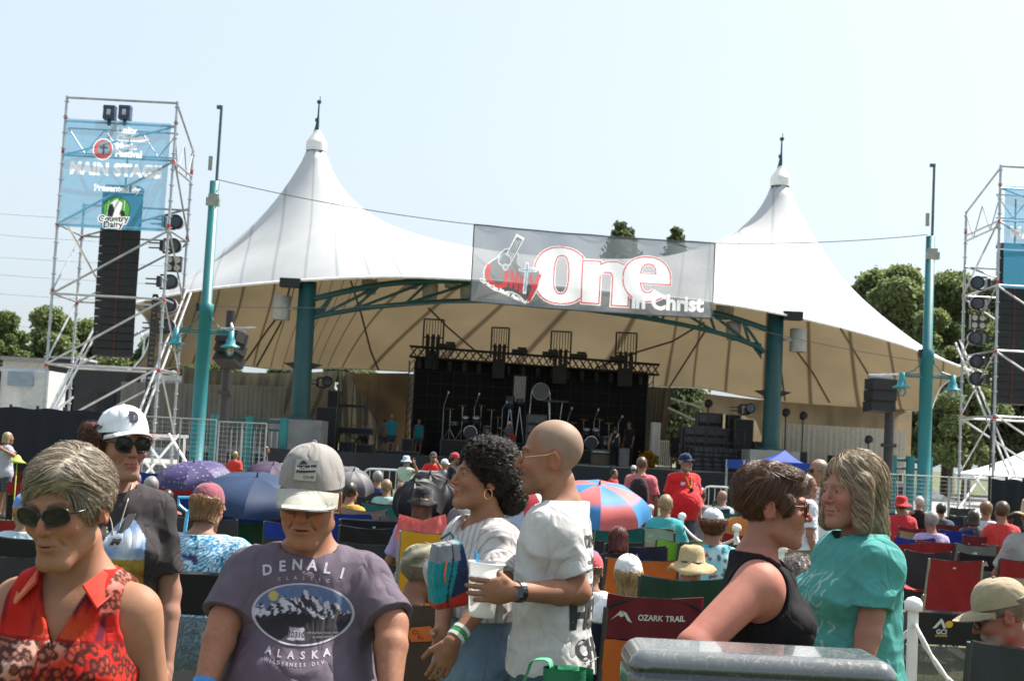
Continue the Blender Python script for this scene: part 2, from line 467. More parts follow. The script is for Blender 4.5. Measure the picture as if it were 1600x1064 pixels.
    # seams: planes of fabric about 1.1 m wide, drifting towards each mast
    ss, tt = S[None, :], T[:, None]; wgt = np.clip((ss - .26) / .16, 0, 1); wgt = wgt * wgt * (3 - 2 * wgt)
    us_ = ss - .34 * tt * ((ss - .79) * wgt + (ss - .20) * (1 - wgt)); seam = us_ * 30 + 60
    o = add_mesh('membrane', V, F, TENTM, root, smooth=True, attrs={'seam': seam.ravel()})
    # hem: a rolled edge along the front and back
    e = MB().path([Vector(p) for p in f_[::3]], .05, n=6); e.path([Vector(p) for p in b_[::3]], .045, n=6)
    e.path([Vector(p) for p in l_[::4]], .045, n=6); e.path([Vector(p) for p in r_[::4]], .045, n=6)
    e.build('hem', mat('tent hem', (.8, .8, .78), rough=.6), root, True)
    # diagonal cables under the roof
    cb = MB()
    bv = BVHTree.FromPolygons([tuple(v) for v in V], [tuple(f) for f in F])
    def under(x, y):
        d = (P(x, y, 60) - EYE).normalized()
        h = bv.ray_cast(EYE, d)
        if h[0] is not None and h[1].dot(d) > 0 or h[0] is not None: return h[0] - Vector((0, .12, .12))
        return P(x, y, 62)
    for c in ([(670, 478), (700, 508), (735, 538), (768, 566)], [(1100, 500), (1050, 530), (1000, 545), (930, 572)], [(549, 436), (566, 490), (580, 545), (592, 574)],
              [(455, 440), (440, 500), (402, 568)], [(452, 470), (420, 510), (385, 560)], [(1105, 508), (1078, 550), (1045, 602)], [(1213, 510), (1218, 560), (1226, 622)], [(1313, 510), (1355, 580), (1400, 640)],
              [(1240, 540), (1270, 580), (1295, 625)]):
        MB().path([under(*q) for q in c], .05, n=5).build('cable', mat('roof cable', (.12, .09, .06), rough=.8), root)
    # masts: caps and spires
    for pk, tip, nm in ((peaks[0], P(497, 150, 58), 0), (peaks[1], P(1226, 210, 60.4), 1)):
        cx = Vector((pk.x, pk.y, 0)); z = pk.z
        MB().lathe([(.12, z + .86), (.17, z + .74), (.40, z + .40), (.43, z + .34), (.43, z - .02), (.40, z - .02), (.40, z + .2)], cx, 28).build('mast_cap', WHITEP, root)
        m = MB(); m.path([cx + Vector((-.06, 0, z + .74)), cx + Vector((-.02, 0, z + 1.05)), cx + Vector((0, 0, z + 1.5))], [.11, .08, .04], n=8)
        m.tube(cx + Vector((0, 0, z + 1.2)), cx + Vector((0, 0, z + 2.1)), .042, .03)
        m.box(cx + Vector((0, 0, z + 2.07)), (.16, .12, .12)); m.box(cx + Vector((-.06, 0, z + 1.3)), (.11, .1, .13))
        m.tube(cx + Vector((0.03, 0, z + 2.1)), cx + Vector((.03, 0, z + 2.32)), .015)
        m.build('spire', TEALD, root)
    # front columns on plinths, brackets and the arched truss between them
    for (x, y0, y1, hw) in ((468, 654, 440, 15), (1204, 702, 489, 14)):
        D = FD(x); k = FPX / D
        a = P(x, y0, D); zt = P(x, y1, D).z
        c = Vector((a.x, a.y, 0)); r0 = hw / k
        m = MB().lathe([(r0 * 1.04, a.z - .02), (r0 * 1.04, a.z + .3), (r0, a.z + .35), (r0 * .92, zt), (0.01, zt)], c, 24)
        m.lathe([(r0 * 1.5, a.z - .02), (r0 * 1.5, a.z + .06), (r0, a.z + .061)], c, 16)
        m.build('column', TEALD, root, True)
        for s in (-1, 1):
            m = MB(); m.add(*( [c + Vector((s * .30, -.1, zt - 3.0)), c + Vector((s * .72, -.1, zt - 3.05)), c + Vector((s * .72, .1, zt - 3.05)), c + Vector((s * .3, .1, zt - 3.0)), c + Vector((s * .3, -.1, zt - 3.25)), c + Vector((s * .3, .1, zt - 3.25))], [(0, 1, 2, 3), (0, 4, 1), (3, 2, 5), (4, 5, 2, 1)])); m.build('floodlight', BLACK, root)
        m = MB().lathe([(.33, zt - 1.45), (.33, zt - .55), (.01, zt - .55)], c + Vector((-.95 if x < 800 else .95, .2, 0)), 14)
        m.box(c + Vector((-.6 if x < 800 else .6, .1, zt - 1.0)), (.8, .1, .1))
        m.build('lamp_drum', mat('drum lamp', (.33, .31, .26), rough=.6), root, True)
        m = MB().box(c + Vector((-.6 if x < 800 else .6, -.25, zt - .1)), (.75, .5, .32)); m.build('junction_box', BLACK, root)
        # plinth
        m = MB().box(c + Vector((0, 0, a.z / 2 - .02)), (1.9, 1.9, a.z - .04)); m.build('plinth', CONC, root)
    top = [(483, 468), (600, 444), (735, 439), (860, 449), (1000, 468), (1115, 490), (1192, 514)]
    bot = [(487, 497), (510, 491), (600, 478), (735, 470), (860, 478), (1000, 496), (1115, 519), (1180, 542), (1190, 552)]
    m = MB()
    tp = [interp([FP(*q) for q in top], t) for t in np.linspace(0, 1, 33)]
    bp = [interp([FP(*q) for q in bot], t) for t in np.linspace(0, 1, 33)]
    for off in (-.12,):
        o_ = Vector((.1, off, 0))
        m.path([Vector(p) + o_ for p in tp], .11, n=8); m.path([Vector(p) + o_ * .6 for p in bp], .09, n=8)
        for i in range(2, 31, 3):
            m.tube(Vector(tp[i]) + o_, Vector(bp[i + 1]) + o_ * .6, .055); m.tube(Vector(tp[i + 1]) + o_, Vector(bp[i + 1]) + o_ * .6, .001) if False else None; m.tube(Vector(tp[i]) + o_, Vector(bp[max(i - 2, 0)]) + o_ * .6, .055)
    for sx, q, s in ((484, (500, 492), 1), (1190, (1176, 545), -1)):
        m.prism([FP(sx, q[1] - 8), FP(q[0] + 6 * s, q[1] - 12), FP(sx, q[1] + 16)], (0, .12, 0))
    m.build('truss', TEALD, root)
    for i, (x, y) in enumerate([(577, 450), (643, 442), (672, 456), (706, 441), (731, 455), (1070, 474), (1146, 515), (1130, 490)]):
        p = FP(x, y, .4)
        MB().lathe([(.25, -.42 if i in (2, 4, 6) else -.22), (.3, .0), (.3, .3), (.01, .3)], p, 14).build('truss_lamp', mat('drum lamp', (.33, .31, .26)), root, True)
    return root
tent()

# back and side canvas of the stage house
def curtain(x0, y0, x1, y1, yb, D0, D1, m, name, label, cat, folds=26, amp=.07, sag=.0, n=120, open_=None):
    a, b = P(x0, y0, D0), P(x1, y1, D1); nrm = Vector((b.y - a.y, -(b.x - a.x), 0)).normalized()
    bz = P((x0 + x1) / 2, yb, (D0 + D1) / 2).z
    rows = []
    for j in range(9):
        t = j / 8; row = []
        for i in range(n):
            s = i / (n - 1); p = a.lerp(b, s)
            zt = p.z - sag * 4 * s * (1 - s)
            z = zt + (bz - zt) * t
            off = amp * (.35 + .65 * t) * (math.sin(s * folds * 6.28 + 1.5 * math.sin(s * 9)) + .4 * math.sin(s * folds * 2.1 * 6.28))
            if open_: 
                dx = open_(s, t); p = p + (b - a) * dx
            q = p + nrm * off; q.z = z; row.append(q)
        rows.append(row)
    o = MB().grid(rows).build(name, m, None, True)
    return tag(o, label, cat)
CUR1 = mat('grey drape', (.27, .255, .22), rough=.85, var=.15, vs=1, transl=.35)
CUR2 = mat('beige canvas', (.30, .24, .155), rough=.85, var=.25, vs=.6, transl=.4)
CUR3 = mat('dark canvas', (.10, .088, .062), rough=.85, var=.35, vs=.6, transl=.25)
curtain(190, 596, 446, 604, 702, 57.5, 58.5, CUR1, 'drape', 'long grey pleated drape low on the left side of the tent', 'drape', folds=34)
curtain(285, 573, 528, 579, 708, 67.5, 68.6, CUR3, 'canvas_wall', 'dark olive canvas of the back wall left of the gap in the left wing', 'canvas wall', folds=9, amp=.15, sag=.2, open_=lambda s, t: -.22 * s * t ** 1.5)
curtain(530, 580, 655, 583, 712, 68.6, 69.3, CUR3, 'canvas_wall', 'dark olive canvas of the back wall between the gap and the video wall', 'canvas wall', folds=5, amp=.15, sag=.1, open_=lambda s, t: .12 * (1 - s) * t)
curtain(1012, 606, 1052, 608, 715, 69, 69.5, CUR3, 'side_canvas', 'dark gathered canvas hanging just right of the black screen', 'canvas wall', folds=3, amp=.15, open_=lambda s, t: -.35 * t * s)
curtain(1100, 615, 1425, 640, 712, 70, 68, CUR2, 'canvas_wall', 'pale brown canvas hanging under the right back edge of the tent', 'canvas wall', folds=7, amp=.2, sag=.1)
curtain(1222, 661, 1415, 672, 735, 60, 61, mat('pale drape', (.50, .47, .40), rough=.85, var=.1, transl=.35), 'drape', 'long pale pleated drape on the right side of the tent', 'drape', folds=24)
# triangular gathered canvas at the left of the screen
m = MB()
for poly in ([(545, 583), (640, 583), (640, 700), (600, 690), (585, 655)], ):
    a = [P(x, y, 68.5) for x, y in poly]; m.prism(a, (0, .1, 0))
tag(m.build('side_canvas', CUR2), 'brown canvas flap gathered left of the big black screen', 'canvas wall')

# ================================================================== stage
def stage():
    zt = 1.08
    root = thing('stage', 'wide concrete stage platform under the white tent', 'stage', (1, 58, 0))
    MB().box((1.5, 63.5, zt / 2), (28, 18, zt)).build('platform', CONC, root)
    MB().box((1.5, 54.42, zt - .12), (28.2, .12, .16)).build('edge', mat('stage lip', (.25, .25, .24), rough=.8), root)
    m = MB()
    for i in range(14):
        m.box((-11.6 + i * 2.02, 54.3, .45), (1.94, .06, .84))
    m.build('skirt', BLACK, root)
    MB().box((-3.2, 54.2, .3), (1.2, .9, .6)).build('steps', BLACKG, root)
    return zt
ZS = stage()
def onstage(x, D): return G(x, D, ZS)

# big black video wall
def ledwall():
    a = P(650, 556, 62.5); b = P(1012, 585, 63.6)
    root = thing('video_wall', 'big unlit black video wall at the back of the stage', 'screen', (0, 63, ZS))
    zt = (a.z + b.z) / 2
    ux = (Vector((b.x, b.y, 0)) - Vector((a.x, a.y, 0))); W = ux.length; ux.normalize(); ang = math.atan2(ux.y, ux.x)
    c0 = Vector((a.x, a.y, 0))
    MB().box(c0 + ux * W / 2 + Vector((0, .12, (zt + ZS) / 2)), (W, .2, zt - ZS), rz=ang).build('screen', mat('screen black', (.006, .006, .008), rough=.75, var=.3, vs=1, spec=.25), root)
    m = MB(); n = 18; nz = 8
    for i in range(n + 1): m.box(c0 + ux * (W * i / n) + Vector((0, .012, (zt + ZS) / 2)), (.012, .02, zt - ZS), rz=ang)
    for j in range(nz + 1): m.box(c0 + ux * W / 2 + Vector((0, .012, ZS + (zt - ZS) * j / nz)), (W, .02, .012), rz=ang)
    m.build('panel_joints', mat('joint', (.02, .02, .022), rough=.5), root)
    m = MB()
    for s in (-.15, W + .15):
        p = c0 + ux * s
        for dx in (-.12, .12): m.tube(p + ux * dx + Vector((0, 0, ZS)), p + ux * dx + Vector((0, 0, zt - .1)), .03)
        for k in range(12): m.tube(p - ux * .12 + Vector((0, 0, ZS + k * .36)), p + ux * .12 + Vector((0, 0, ZS + k * .36 + .3)), .018)
    m.build('tower_frame', BLACKG, root)
    # truss
    tr = thing('lighting_truss', 'black box truss with lamps above the video wall', 'truss', (0, 62, zt))
    A = P(641, 541, 62.2); B = P(1030, 570, 63.4); u = (B - A); L = u.length; u.normalize()
    m = MB()
    for dy in (-.22, .22):
        for dz in (0, -.46): m.tube(A + Vector((0, dy, dz)), B + Vector((0, dy, dz)), .045)
    n = 34
    for i in range(n):
        p = A + u * (L * i / n); q = A + u * (L * (i + 1) / n)
        for dy in (-.22, .22):
            m.tube(p + Vector((0, dy, 0)), q + Vector((0, dy, -.46)) if i % 2 else q + Vector((0, dy, -.46)), .02)
            m.tube(p + Vector((0, dy, -.46)), q + Vector((0, dy, 0)), .02)
        m.tube(p + Vector((0, -.22, 0)), p + Vector((0, .22, 0)), .02)
    m.build('frame', BLACKG, tr)
    r = random.Random(3)
    for i in range(16):
        p = A + u * (L * (i + .7) / 17) + Vector((0, 0, -.5))
        q = MB(); q.box(p + Vector((0, 0, -.1)), (.16, .2, .12)); q.lathe([(.01, -.24), (.1, -.24), (.13, 0), (.1, .14), (.01, .14)], p + Vector((0, 0, -.22)), 10)
        q.build('hanging_lamp', BLACK, tr)
    for i, x in enumerate((700, 812, 860, 905, 965)):
        p = P(x, hor(x) - 150 + (x - 800) * .025, 62.2)
        q = MB(); q.box(p, (.7, .3, .16)); q.box(p + Vector((.1, 0, .14)), (.4, .2, .08)); q.build('floor_plate', BLACK, tr)
    # four ladder-like frames on top
    lab = ['leftmost', 'second from left', 'third from left', 'rightmost']
    for i, (x, y0, y1, wd) in enumerate(((676, 499, 545, 31), (780, 512, 560, 27), (875, 518, 568, 31), (977, 520, 572, 32))):
        D = 62.5; k = FPX / D; w_ = wd / k
        c = P(x, y1, D); t = P(x, y0, D); h = t.z - c.z
        f = thing('ladder_frame', 'black barred frame with lamps above the video wall, %s of the four' % lab[i], 'frame', c, 'barred frames on the truss')
        m = MB()
        for s in (-.5, .5): m.tube(c + Vector((s * w_, 0, 0)), c + Vector((s * w_, 0, h)), .04)
        m.tube(c + Vector((-.5 * w_, 0, h)), c + Vector((.5 * w_, 0, h)), .035); m.tube(c + Vector((-.5 * w_, 0, h * .38)), c + Vector((.5 * w_, 0, h * .38)), .03)
        for j in range(1, 7): m.tube(c + Vector(((-.5 + j / 7) * w_, 0, h * .38)), c + Vector(((-.5 + j / 7) * w_, 0, h)), .017)
        m.build('bars', BLACKG, f)
        m = MB()
        for j in range(3): 
            p = c + Vector(((-.26 + j * .26) * w_, -.1, .12)); m.box(p, (.17, .25, .62)); m.tube(p + Vector((0, 0, .3)), p + Vector((0, 0, .52)), .09, .05)
        m.box(c + Vector((0, 0, -.5)), (w_ * .7, .4, .8)); m.build('lamp_bank', BLACK, f)
ledwall()

# ================================================================== scaffold towers with banners, line arrays and lamps
def scaffold(px, D, mir, label, DD=2.55):
    k = FPX / D
    base = G(px, D)
    s = mir
    W = 3.5
    ang = R(8) * 0
    root = thing('scaffold_tower', label, 'scaffold', base, 'steel scaffold towers beside the stage')
    def q(u, v, z): return base + Vector((s * u, v, z))
    m = MB(); cl = MB(); br = MB()
    tops = {(0, 0): 12.0, (W, 0): 12.0, (0, DD): 9.0, (W, DD): 11.0, (W * .5, DD): 8}
    levels = [1.35, 3.5, 5.7, 7.9, 10.1, 11.2]
    for (u, v), zt in tops.items():
        if u == W * .5: continue
        m.tube(q(u, v, 0), q(u, v, zt), .045, n=7)
        z = .3
        while z < zt: cl.lathe([(.05, 0), (.085, .01), (.085, .03), (.05, .04)], q(u, v, z), 8); z += .5
        m.box(q(u, v, .02), (.25, .25, .03))
    for z in levels:
        if z <= 12: m.tube(q(0, 0, z), q(W, 0, z), .036, n=6)
        if z <= 11:
            m.tube(q(W, 0, z), q(W, DD, z), .036, n=6)
            if z < 9.2: m.tube(q(0, 0, z), q(0, DD, z), .036, n=6); m.tube(q(0, DD, z), q(W, DD, z), .036, n=6)
    m.tube(q(0, 0, 11.95), q(W, 0, 11.95), .04); m.tube(q(0, DD, 8.95), q(W, DD, 8.95), .036)
    m.tube(q(W, 0, 11.9), q(W, DD, 10.95), .036); m.tube(q(W, DD, 9.9), q(W, 0, 9.9), .036)
    for a in ((0, 0, 10.1, W, 0, 11.2), ): m.tube(q(*a[:3]), q(*a[3:]), .03)
    for i, z in enumerate((1.4, 3.5, 5.7, 7.9)):
        m.tube(q(.02, -.07, z), q(W, -.07, z + 2.15), .036, n=6); m.tube(q(.02, DD, z), q(W, DD, z + 2.1 if z < 7 else 9.0), .036, n=6)
        m.tube(q(W + .06, 0, z + 2.1), q(W + .06, DD, z), .033, n=6)
        m.tube(q(-.06, 0, z), q(-.06, DD, min(z + 2.1, 9)), .033, n=6)
    # small lattice girders under the top
    for z in (10.25, 11.05):
        m.tube(q(0, .35, z), q(W, .35, z), .028)
    for j in range(6):
        m.tube(q(W * j / 6, .35, 10.25 if j % 2 else 11.05), q(W * (j + 1) / 6, .35, 11.05 if j % 2 else 10.25), .02)
    for j in range(4):
        m.tube(q(W, DD * j / 4, 9.9 if j % 2 else 10.9), q(W, DD * (j + 1) / 4, 10.9 if j % 2 else 9.9), .022)
    m.v, m.f = m.v + cl.v, m.f + [tuple(i + len(m.v) for i in f) for f in cl.f]; m.build('frame', STEEL, root)
    # bright raking struts
    for (u0, v0, z0, u1, v1, z1) in ((.05, -.3, 1.4, 1.0, DD, 5.7), (.2, -.5, 1.4, 1.15, DD, 5.6), (W - .5, -.8, 1.5, W + .1, DD, 6.3), (W - .3, -.8, 1.5, W + .25, DD, 6.2), (W - .7, -1, 1.5, W + .9, -2.2, 0), (W - .2, -1, 1.5, W + 1.4, -2.2, 0), (W + .6, -.6, 1.5, W + 2.0, -2.0, 0), (W + 1, -1, 1.5, W + .2, -2.4, 0), (1.1, DD, 5.7, .3, 0, 7.9), (W - 1.2, -1.2, 1.4, W, -2.6, 0.1)):
        br.tube(q(u0, v0, z0), q(u1, v1, z1), .04, n=6)
    br.tube(q(-.1, -.6, 1.38), q(W + 1.2, -.6, 1.45), .04); br.tube(q(-.1, -1.1, 1.3), q(.9, 0, 2.5), .035)
    br.tube(q(W + 1.1, -.6, 0), q(W + 1.1, -.6, 1.5), .04); br.tube(q(W - .9, -.9, 0), q(W - .9, -.9, 1.5), .04)
    br.build('raking_strut', mat('bright steel', (.7, .7, .69), rough=.35, metal=.5, var=.1), root)
    
    rc = MB(); r = random.Random(5)
    for (u, v), zt in tops.items():
        if u == W * .5: continue
        for j in range(7):
            z = levels[j % len(levels)] + r.choice((.06, -.1)); 
            if z < zt: MB().tube(q(u, v, z), q(u, v, z + .11), .056).build('clamp', REDP, root)
    return q
def strut_array(q, n, z0, z1, u, v, label):
    root = thing('line_array', label, 'speaker', q(u, v, z0), 'hanging line arrays')
    h = (z1 - z0) / n
    for i in range(n):
        z = z1 - h * (i + .5)
        tilt = .0 if i < n * .6 else (i - n * .6) * .012
        c = q(u, v + (i > n * .6) * (i - n * .6) * .015 - 0.0, z)
        m = MB(); M = Matrix.Rotation(-tilt, 3, 'X')
        def w_(x, y, zz): return c + M @ Vector((x, y, zz))
        hh = h * .47
        m.add([w_(-.66, 0, -hh), w_(.66, 0, -hh), w_(.66, 0, hh), w_(-.66, 0, hh), w_(-.5, .55, -hh * .8), w_(.5, .55, -hh * .8), w_(.5, .55, hh * .8), w_(-.5, .55, hh * .8),
               w_(-.07, .1, -hh), w_(.07, .1, -hh), w_(.07, .1, hh), w_(-.07, .1, hh)],
              [(0, 8, 11, 3), (8, 9, 10, 11), (9, 1, 2, 10), (5, 4, 7, 6), (4, 0, 3, 7), (1, 5, 6, 2), (3, 11, 10, 2, 6, 7), (0, 4, 5, 1, 9, 8)])
        o = m.build('cabinet', BLACK, root)
        g = MB().box(w_(.0, .09, 0), (.035, .02, hh * 2)); g.build('horn_slot', mat('dark red horn', (.12, .01, .01), rough=.5), o)
    m = MB().box(q(u, v + .2, z1 + .15), (1.1, .6, .12)); m.tube(q(u, v + .2, z1 + .2), q(u, v + .2, 11.1), .03); m.build('fly_bar', BLACKG, root)
def moving_head():
    root = thing('stage_light', 'x', 'stage light')
    m = MB().box((-.36, 0, 0), (.12, .3, .34)); m.box((-.16, .0, .22), (.34, .1, .05)); m.box((-.16, 0, -.22), (.34, .1, .05))
    m.tube((-.42, 0, .08), (-.8, 0, .08), .025); m.tube((-.42, 0, -.08), (-.8, 0, -.08), .025); m.build('yoke', BLACKG, root)
    M = Matrix.Rotation(R(90), 3, 'X')
    h = MB().lathe([(.01, -.28), (.12, -.28), (.2, -.15), (.21, .18), (.235, .2), (.235, .27), (.20, .27), (.19, .24), (.01, .235)], (.06, 0, 0), 20, M=M)
    h = h.build('lamp_head', BLACK, root, True)
    MB().lathe([(.01, .25), (.18, .245)], (.06, 0, 0), 18, M=M).build('lens', GLASS, h)
    MB().lathe([(.215, -.02), (.225, -.02), (.225, .04), (.215, .04)], (.06, 0, 0), 20, M=M).build('band', mat('white band', (.6, .6, .62), rough=.3), root)
    return root
qL = scaffold(60, 44, 1, 'tall steel scaffold tower left of the tent, holding the full banner')
qR = scaffold(1714, 47, -1, 'tall steel scaffold tower at the right edge of the photo', 3.5)
strut_array(qL, 21, 3.9, 9.2, 1.68, 1.1, 'tall black line array of speakers hanging in the left scaffold tower')
strut_array(qR, 21, 4.0, 9.3, 2.5, 1.1, 'tall black line array of speakers at the right edge of the photo')
ml = moving_head(); first = True; no = ['topmost', 'second from the top', 'third from the top', 'fourth from the top', 'lowest but one', 'lowest']
for side, pts, D in (('left', [(274, 348), (271, 385), (266, 441), (264, 477), (261, 510)], 45.5), ('right', [(1527, 443), (1527, 475), (1524, 529), (1526, 565), (1525, 592)], 48.5)):
    nn = ['topmost', 'second from the top', 'middle one', 'second from the bottom', 'lowest']
    for i, (x, y) in enumerate(pts):
        o = ml if first else copy_tree(ml); first = False
        o.location = P(x, y, D); o.scale = (1 if side == 'left' else -1, 1, 1)
        tag(o, 'round stage light on the %s scaffold, %s of five' % (side, nn[i]), 'stage light', 'round stage lights on the scaffolds')
for side, x, y, D in (('left', 272, 413, 45.5), ('right', 1527, 503, 48.5)):
    c = P(x, y, D); root = thing('blinder_light', 'square four-lamp light among the round lights of the %s scaffold' % side, 'stage light', c, 'four-lamp lights')
    MB().box(c, (.5, .2, .5)).build('housing', BLACKG, root)
    for a in (-.13, .13):
        for b in (-.13, .13): MB().lathe([(.09, -.02), (.1, .02), (.085, .02), (.01, .0)], c + Vector((a, -.12, b)), 14, M=Matrix.Rotation(R(90), 3, 'X')).build('lamp', mat('blinder lamp', (.45, .42, .35), rough=.3), root)
for i, x in enumerate((172, 196)):
    c = P(x, 177, 43.9); root = thing('projector', '%s of two blue-black box lights on top of the left scaffold banner' % ('left' if i == 0 else 'right'), 'light', c, 'box lights on top of the left tower')
    m = MB().box(c, (.36, .3, .44)); m.box(c + Vector((0, -.16, .15)), (.36, .04, .05)); m.box(c + Vector((0, -.16, -.15)), (.36, .04, .05)); m.build('case', mat('blue black case', (.03, .06, .13), rough=.35), root)
    MB().box(c + Vector((0, -.17, 0)), (.12, .02, .18)).build('window', mat('pale lens', (.5, .5, .55), rough=.2), root)
    MB().box(c + Vector((0, 0, -.3)), (.1, .1, .2)).build('foot', BLACKG, root)
# cable ladders on the scaffold sides
for (xa, ya, xb, yb, D, s) in ((243, 462, 226, 665, 44.5, 'left'), (1556, 552, 1546, 735, 47.5, 'right')):
    a, b = P(xa, ya, D), P(xb, yb, D); b.x = a.x + (b.x - a.x) * .3; m = MB()
    for dx in (-.08, .08): m.tube(a + Vector((dx, 0, 0)), b + Vector((dx, 0, 0)), .025)
    for j in range(26): p = a.lerp(b, j / 26); m.box(p, (.16, .04, .1))
    tag(m.build('cable_ladder', BLACKG), 'black ladder of lamps hanging down the %s scaffold' % s, 'ladder')


# ---- printed cloth: a fine sheet whose faces carry the printed colours
class Print:
    def __init__(s, W, H, nx, ny):
        s.W, s.H, s.nx, s.ny = W, H, nx, ny; s.a = np.zeros((ny, nx), np.int32)
        s.X, s.Y = np.meshgrid((np.arange(nx) + .5) * W / nx, (np.arange(ny) + .5) * H / ny)      # y runs downwards
    def fill(s, pts, idx, hole=None):
        pts = np.array(pts, float); i0 = max(0, int(pts[:, 0].min() / s.W * s.nx) - 1); i1 = min(s.nx, int(pts[:, 0].max() / s.W * s.nx) + 2); j0 = max(0, int(pts[:, 1].min() / s.H * s.ny) - 1); j1 = min(s.ny, int(pts[:, 1].max() / s.H * s.ny) + 2)
        if i1 <= i0 or j1 <= j0: return
        def ins(q):
            q = np.array(q, float); x, y = s.X[j0:j1, i0:i1], s.Y[j0:j1, i0:i1]; r = np.zeros(x.shape, bool); n = len(q)
            for k in range(n):
                x1, y1 = q[k]; x2, y2 = q[(k + 1) % n]
                if y1 == y2: continue
                r ^= ((y1 > y) != (y2 > y)) & (x < (x2 - x1) * (y - y1) / (y2 - y1) + x1)
            return r
        m = ins(pts)
        if hole is not None: m &= ~ins(hole)
        s.a[j0:j1, i0:i1][m] = idx
    def line(s, pts, wd, idx, closed=False):
        pts = [np.array(p, float) for p in pts]
        if closed: pts = pts + [pts[0]]
        for a, b in zip(pts[:-1], pts[1:]):
            d = b - a; L = np.hypot(*d) + 1e-9; d /= L; n = np.array((-d[1], d[0])) * wd / 2; e = d * wd * .25
            s.fill([a - e + n, b + e + n, b + e - n, a - e - n], idx)
    def text(s, t, x, y, size, idx, bold=0., spacing=1., sx=1., rot=0., align='CENTER'):
        V, F = textmesh(t, size, bold, spacing, align); c, sn = math.cos(rot), math.sin(rot)
        for f in F: s.fill([(x + V[i][0] * sx * c + V[i][1] * sn, y + V[i][0] * sx * sn - V[i][1] * c) for i in f], idx)
    def sheet(s, name, fn, mats, parent):
        nx, ny = s.nx, s.ny; V = np.array([tuple(fn(s.W * i / nx, s.H * j / ny)) for j in range(ny + 1) for i in range(nx + 1)]); I, J = np.meshgrid(np.arange(nx), np.arange(ny)); b = (J * (nx + 1) + I).ravel()
        F = np.stack([b, b + nx + 1, b + nx + 2, b + 1], 1); o = add_mesh(name, V, F, mats, parent, smooth=True); o.data.polygons.foreach_set('material_index', s.a.ravel().astype(np.int32)); o.data.update(); return o
def ovalp(cx, cy, rx, ry, n=48, sq=2., a0=0., a1=6.28318):
    R_ = []
    for i in range(n):
        t = a0 + (a1 - a0) * i / (n if a1 - a0 > 6.28 else n - 1); c, q = math.cos(t), math.sin(t); R_.append((cx + rx * abs(c) ** (2 / sq) * (1 if c > 0 else -1), cy + ry * abs(q) ** (2 / sq) * (1 if q > 0 else -1)))
    return R_

# ---- banners on the towers
def banner_main(q, label):
    root = thing('tower_banner', label, 'banner', q(1.7, -.14, 7.9), 'blue mesh banners on the scaffolds')
    sgn = 1 if q(1, 0, 0).x > q(0, 0, 0).x else -1
    def f(x, y):
        xx = x if sgn > 0 else 3.3 - x; return q(.08 + xx, -.15 + .02 * math.sin(xx * 2.2 + y), 11.25 - y)
    p = Print(3.3, 3.45, 230, 240); W_, R_, G_, K_, S_ = 1, 2, 3, 4, 5
    p.text('MAIN STAGE', 1.66, 1.58, .52, W_, bold=.030, sx=.93, spacing=1.06); p.text('Presented By', 1.75, 2.16, .27, W_, bold=.012)
    for i, t in enumerate(('Unity', 'Christian', 'Music', 'Festival')): p.text(t, 1.62, .30 + i * .25, .28, W_, bold=.016, align='LEFT')
    p.fill(ovalp(1.22, .93, .31, .33), R_); p.fill(ovalp(1.24, .90, .19, .21), S_); p.line([(1.3, .75), (1.55, .15)], .15, S_); p.line(ovalp(1.22, .93, .31, .33), .03, W_, True); p.line([(1.24, .80), (1.24, 1.08)], .06, K_); p.line([(1.12, .88), (1.36, .88)], .05, K_)
    p.fill(ovalp(1.78, 2.82, .42, .40), G_)
    for k in range(9): p.line([(1.45 + k * .08, 2.5), (1.40 + k * .09, 3.1)], .012, W_) if k % 2 else None
    p.fill([(1.52, 3.12), (1.60, 2.62), (1.78, 2.48), (1.95, 2.60), (1.92, 2.82), (2.04, 3.12)], W_); p.fill([(1.5, 3.1), (1.52, 2.74), (1.64, 2.62), (1.72, 2.85), (1.66, 3.1)], K_); p.fill([(1.86, 3.1), (1.9, 2.83), (2.02, 2.85), (2.08, 3.05)], K_)
    p.line(ovalp(1.78, 2.82, .42, .40), .02, K_, True)
    for t, y in (('Country', 3.12), ('Dairy', 3.30)): p.text(t, 1.70, y, .27, W_, bold=.040, rot=-.05); p.text(t, 1.70, y, .27, K_, bold=.008, rot=-.05)
    B = mat('blue mesh', (.10, .42, .66), rough=.8, var=.05, alpha=.62, transl=.3)
    p.sheet('mesh', f, [B, mat('white print', (.92, .93, .94), rough=.7, var=0, alpha=.86, transl=.7), mat('red print', (.62, .08, .06), rough=.7, alpha=.85, transl=.5), mat('green print', (.10, .42, .06), rough=.7, alpha=.9, transl=.5), mat('black print', (.03, .035, .05), rough=.7, alpha=.9), mat('slate print', (.22, .30, .38), rough=.7, alpha=.8, transl=.4)], root)
banner_main(qL, 'pale blue mesh banner reading MAIN STAGE on the left scaffold tower')
banner_main(qR, 'pale blue mesh banner cut off by the right edge of the photo')

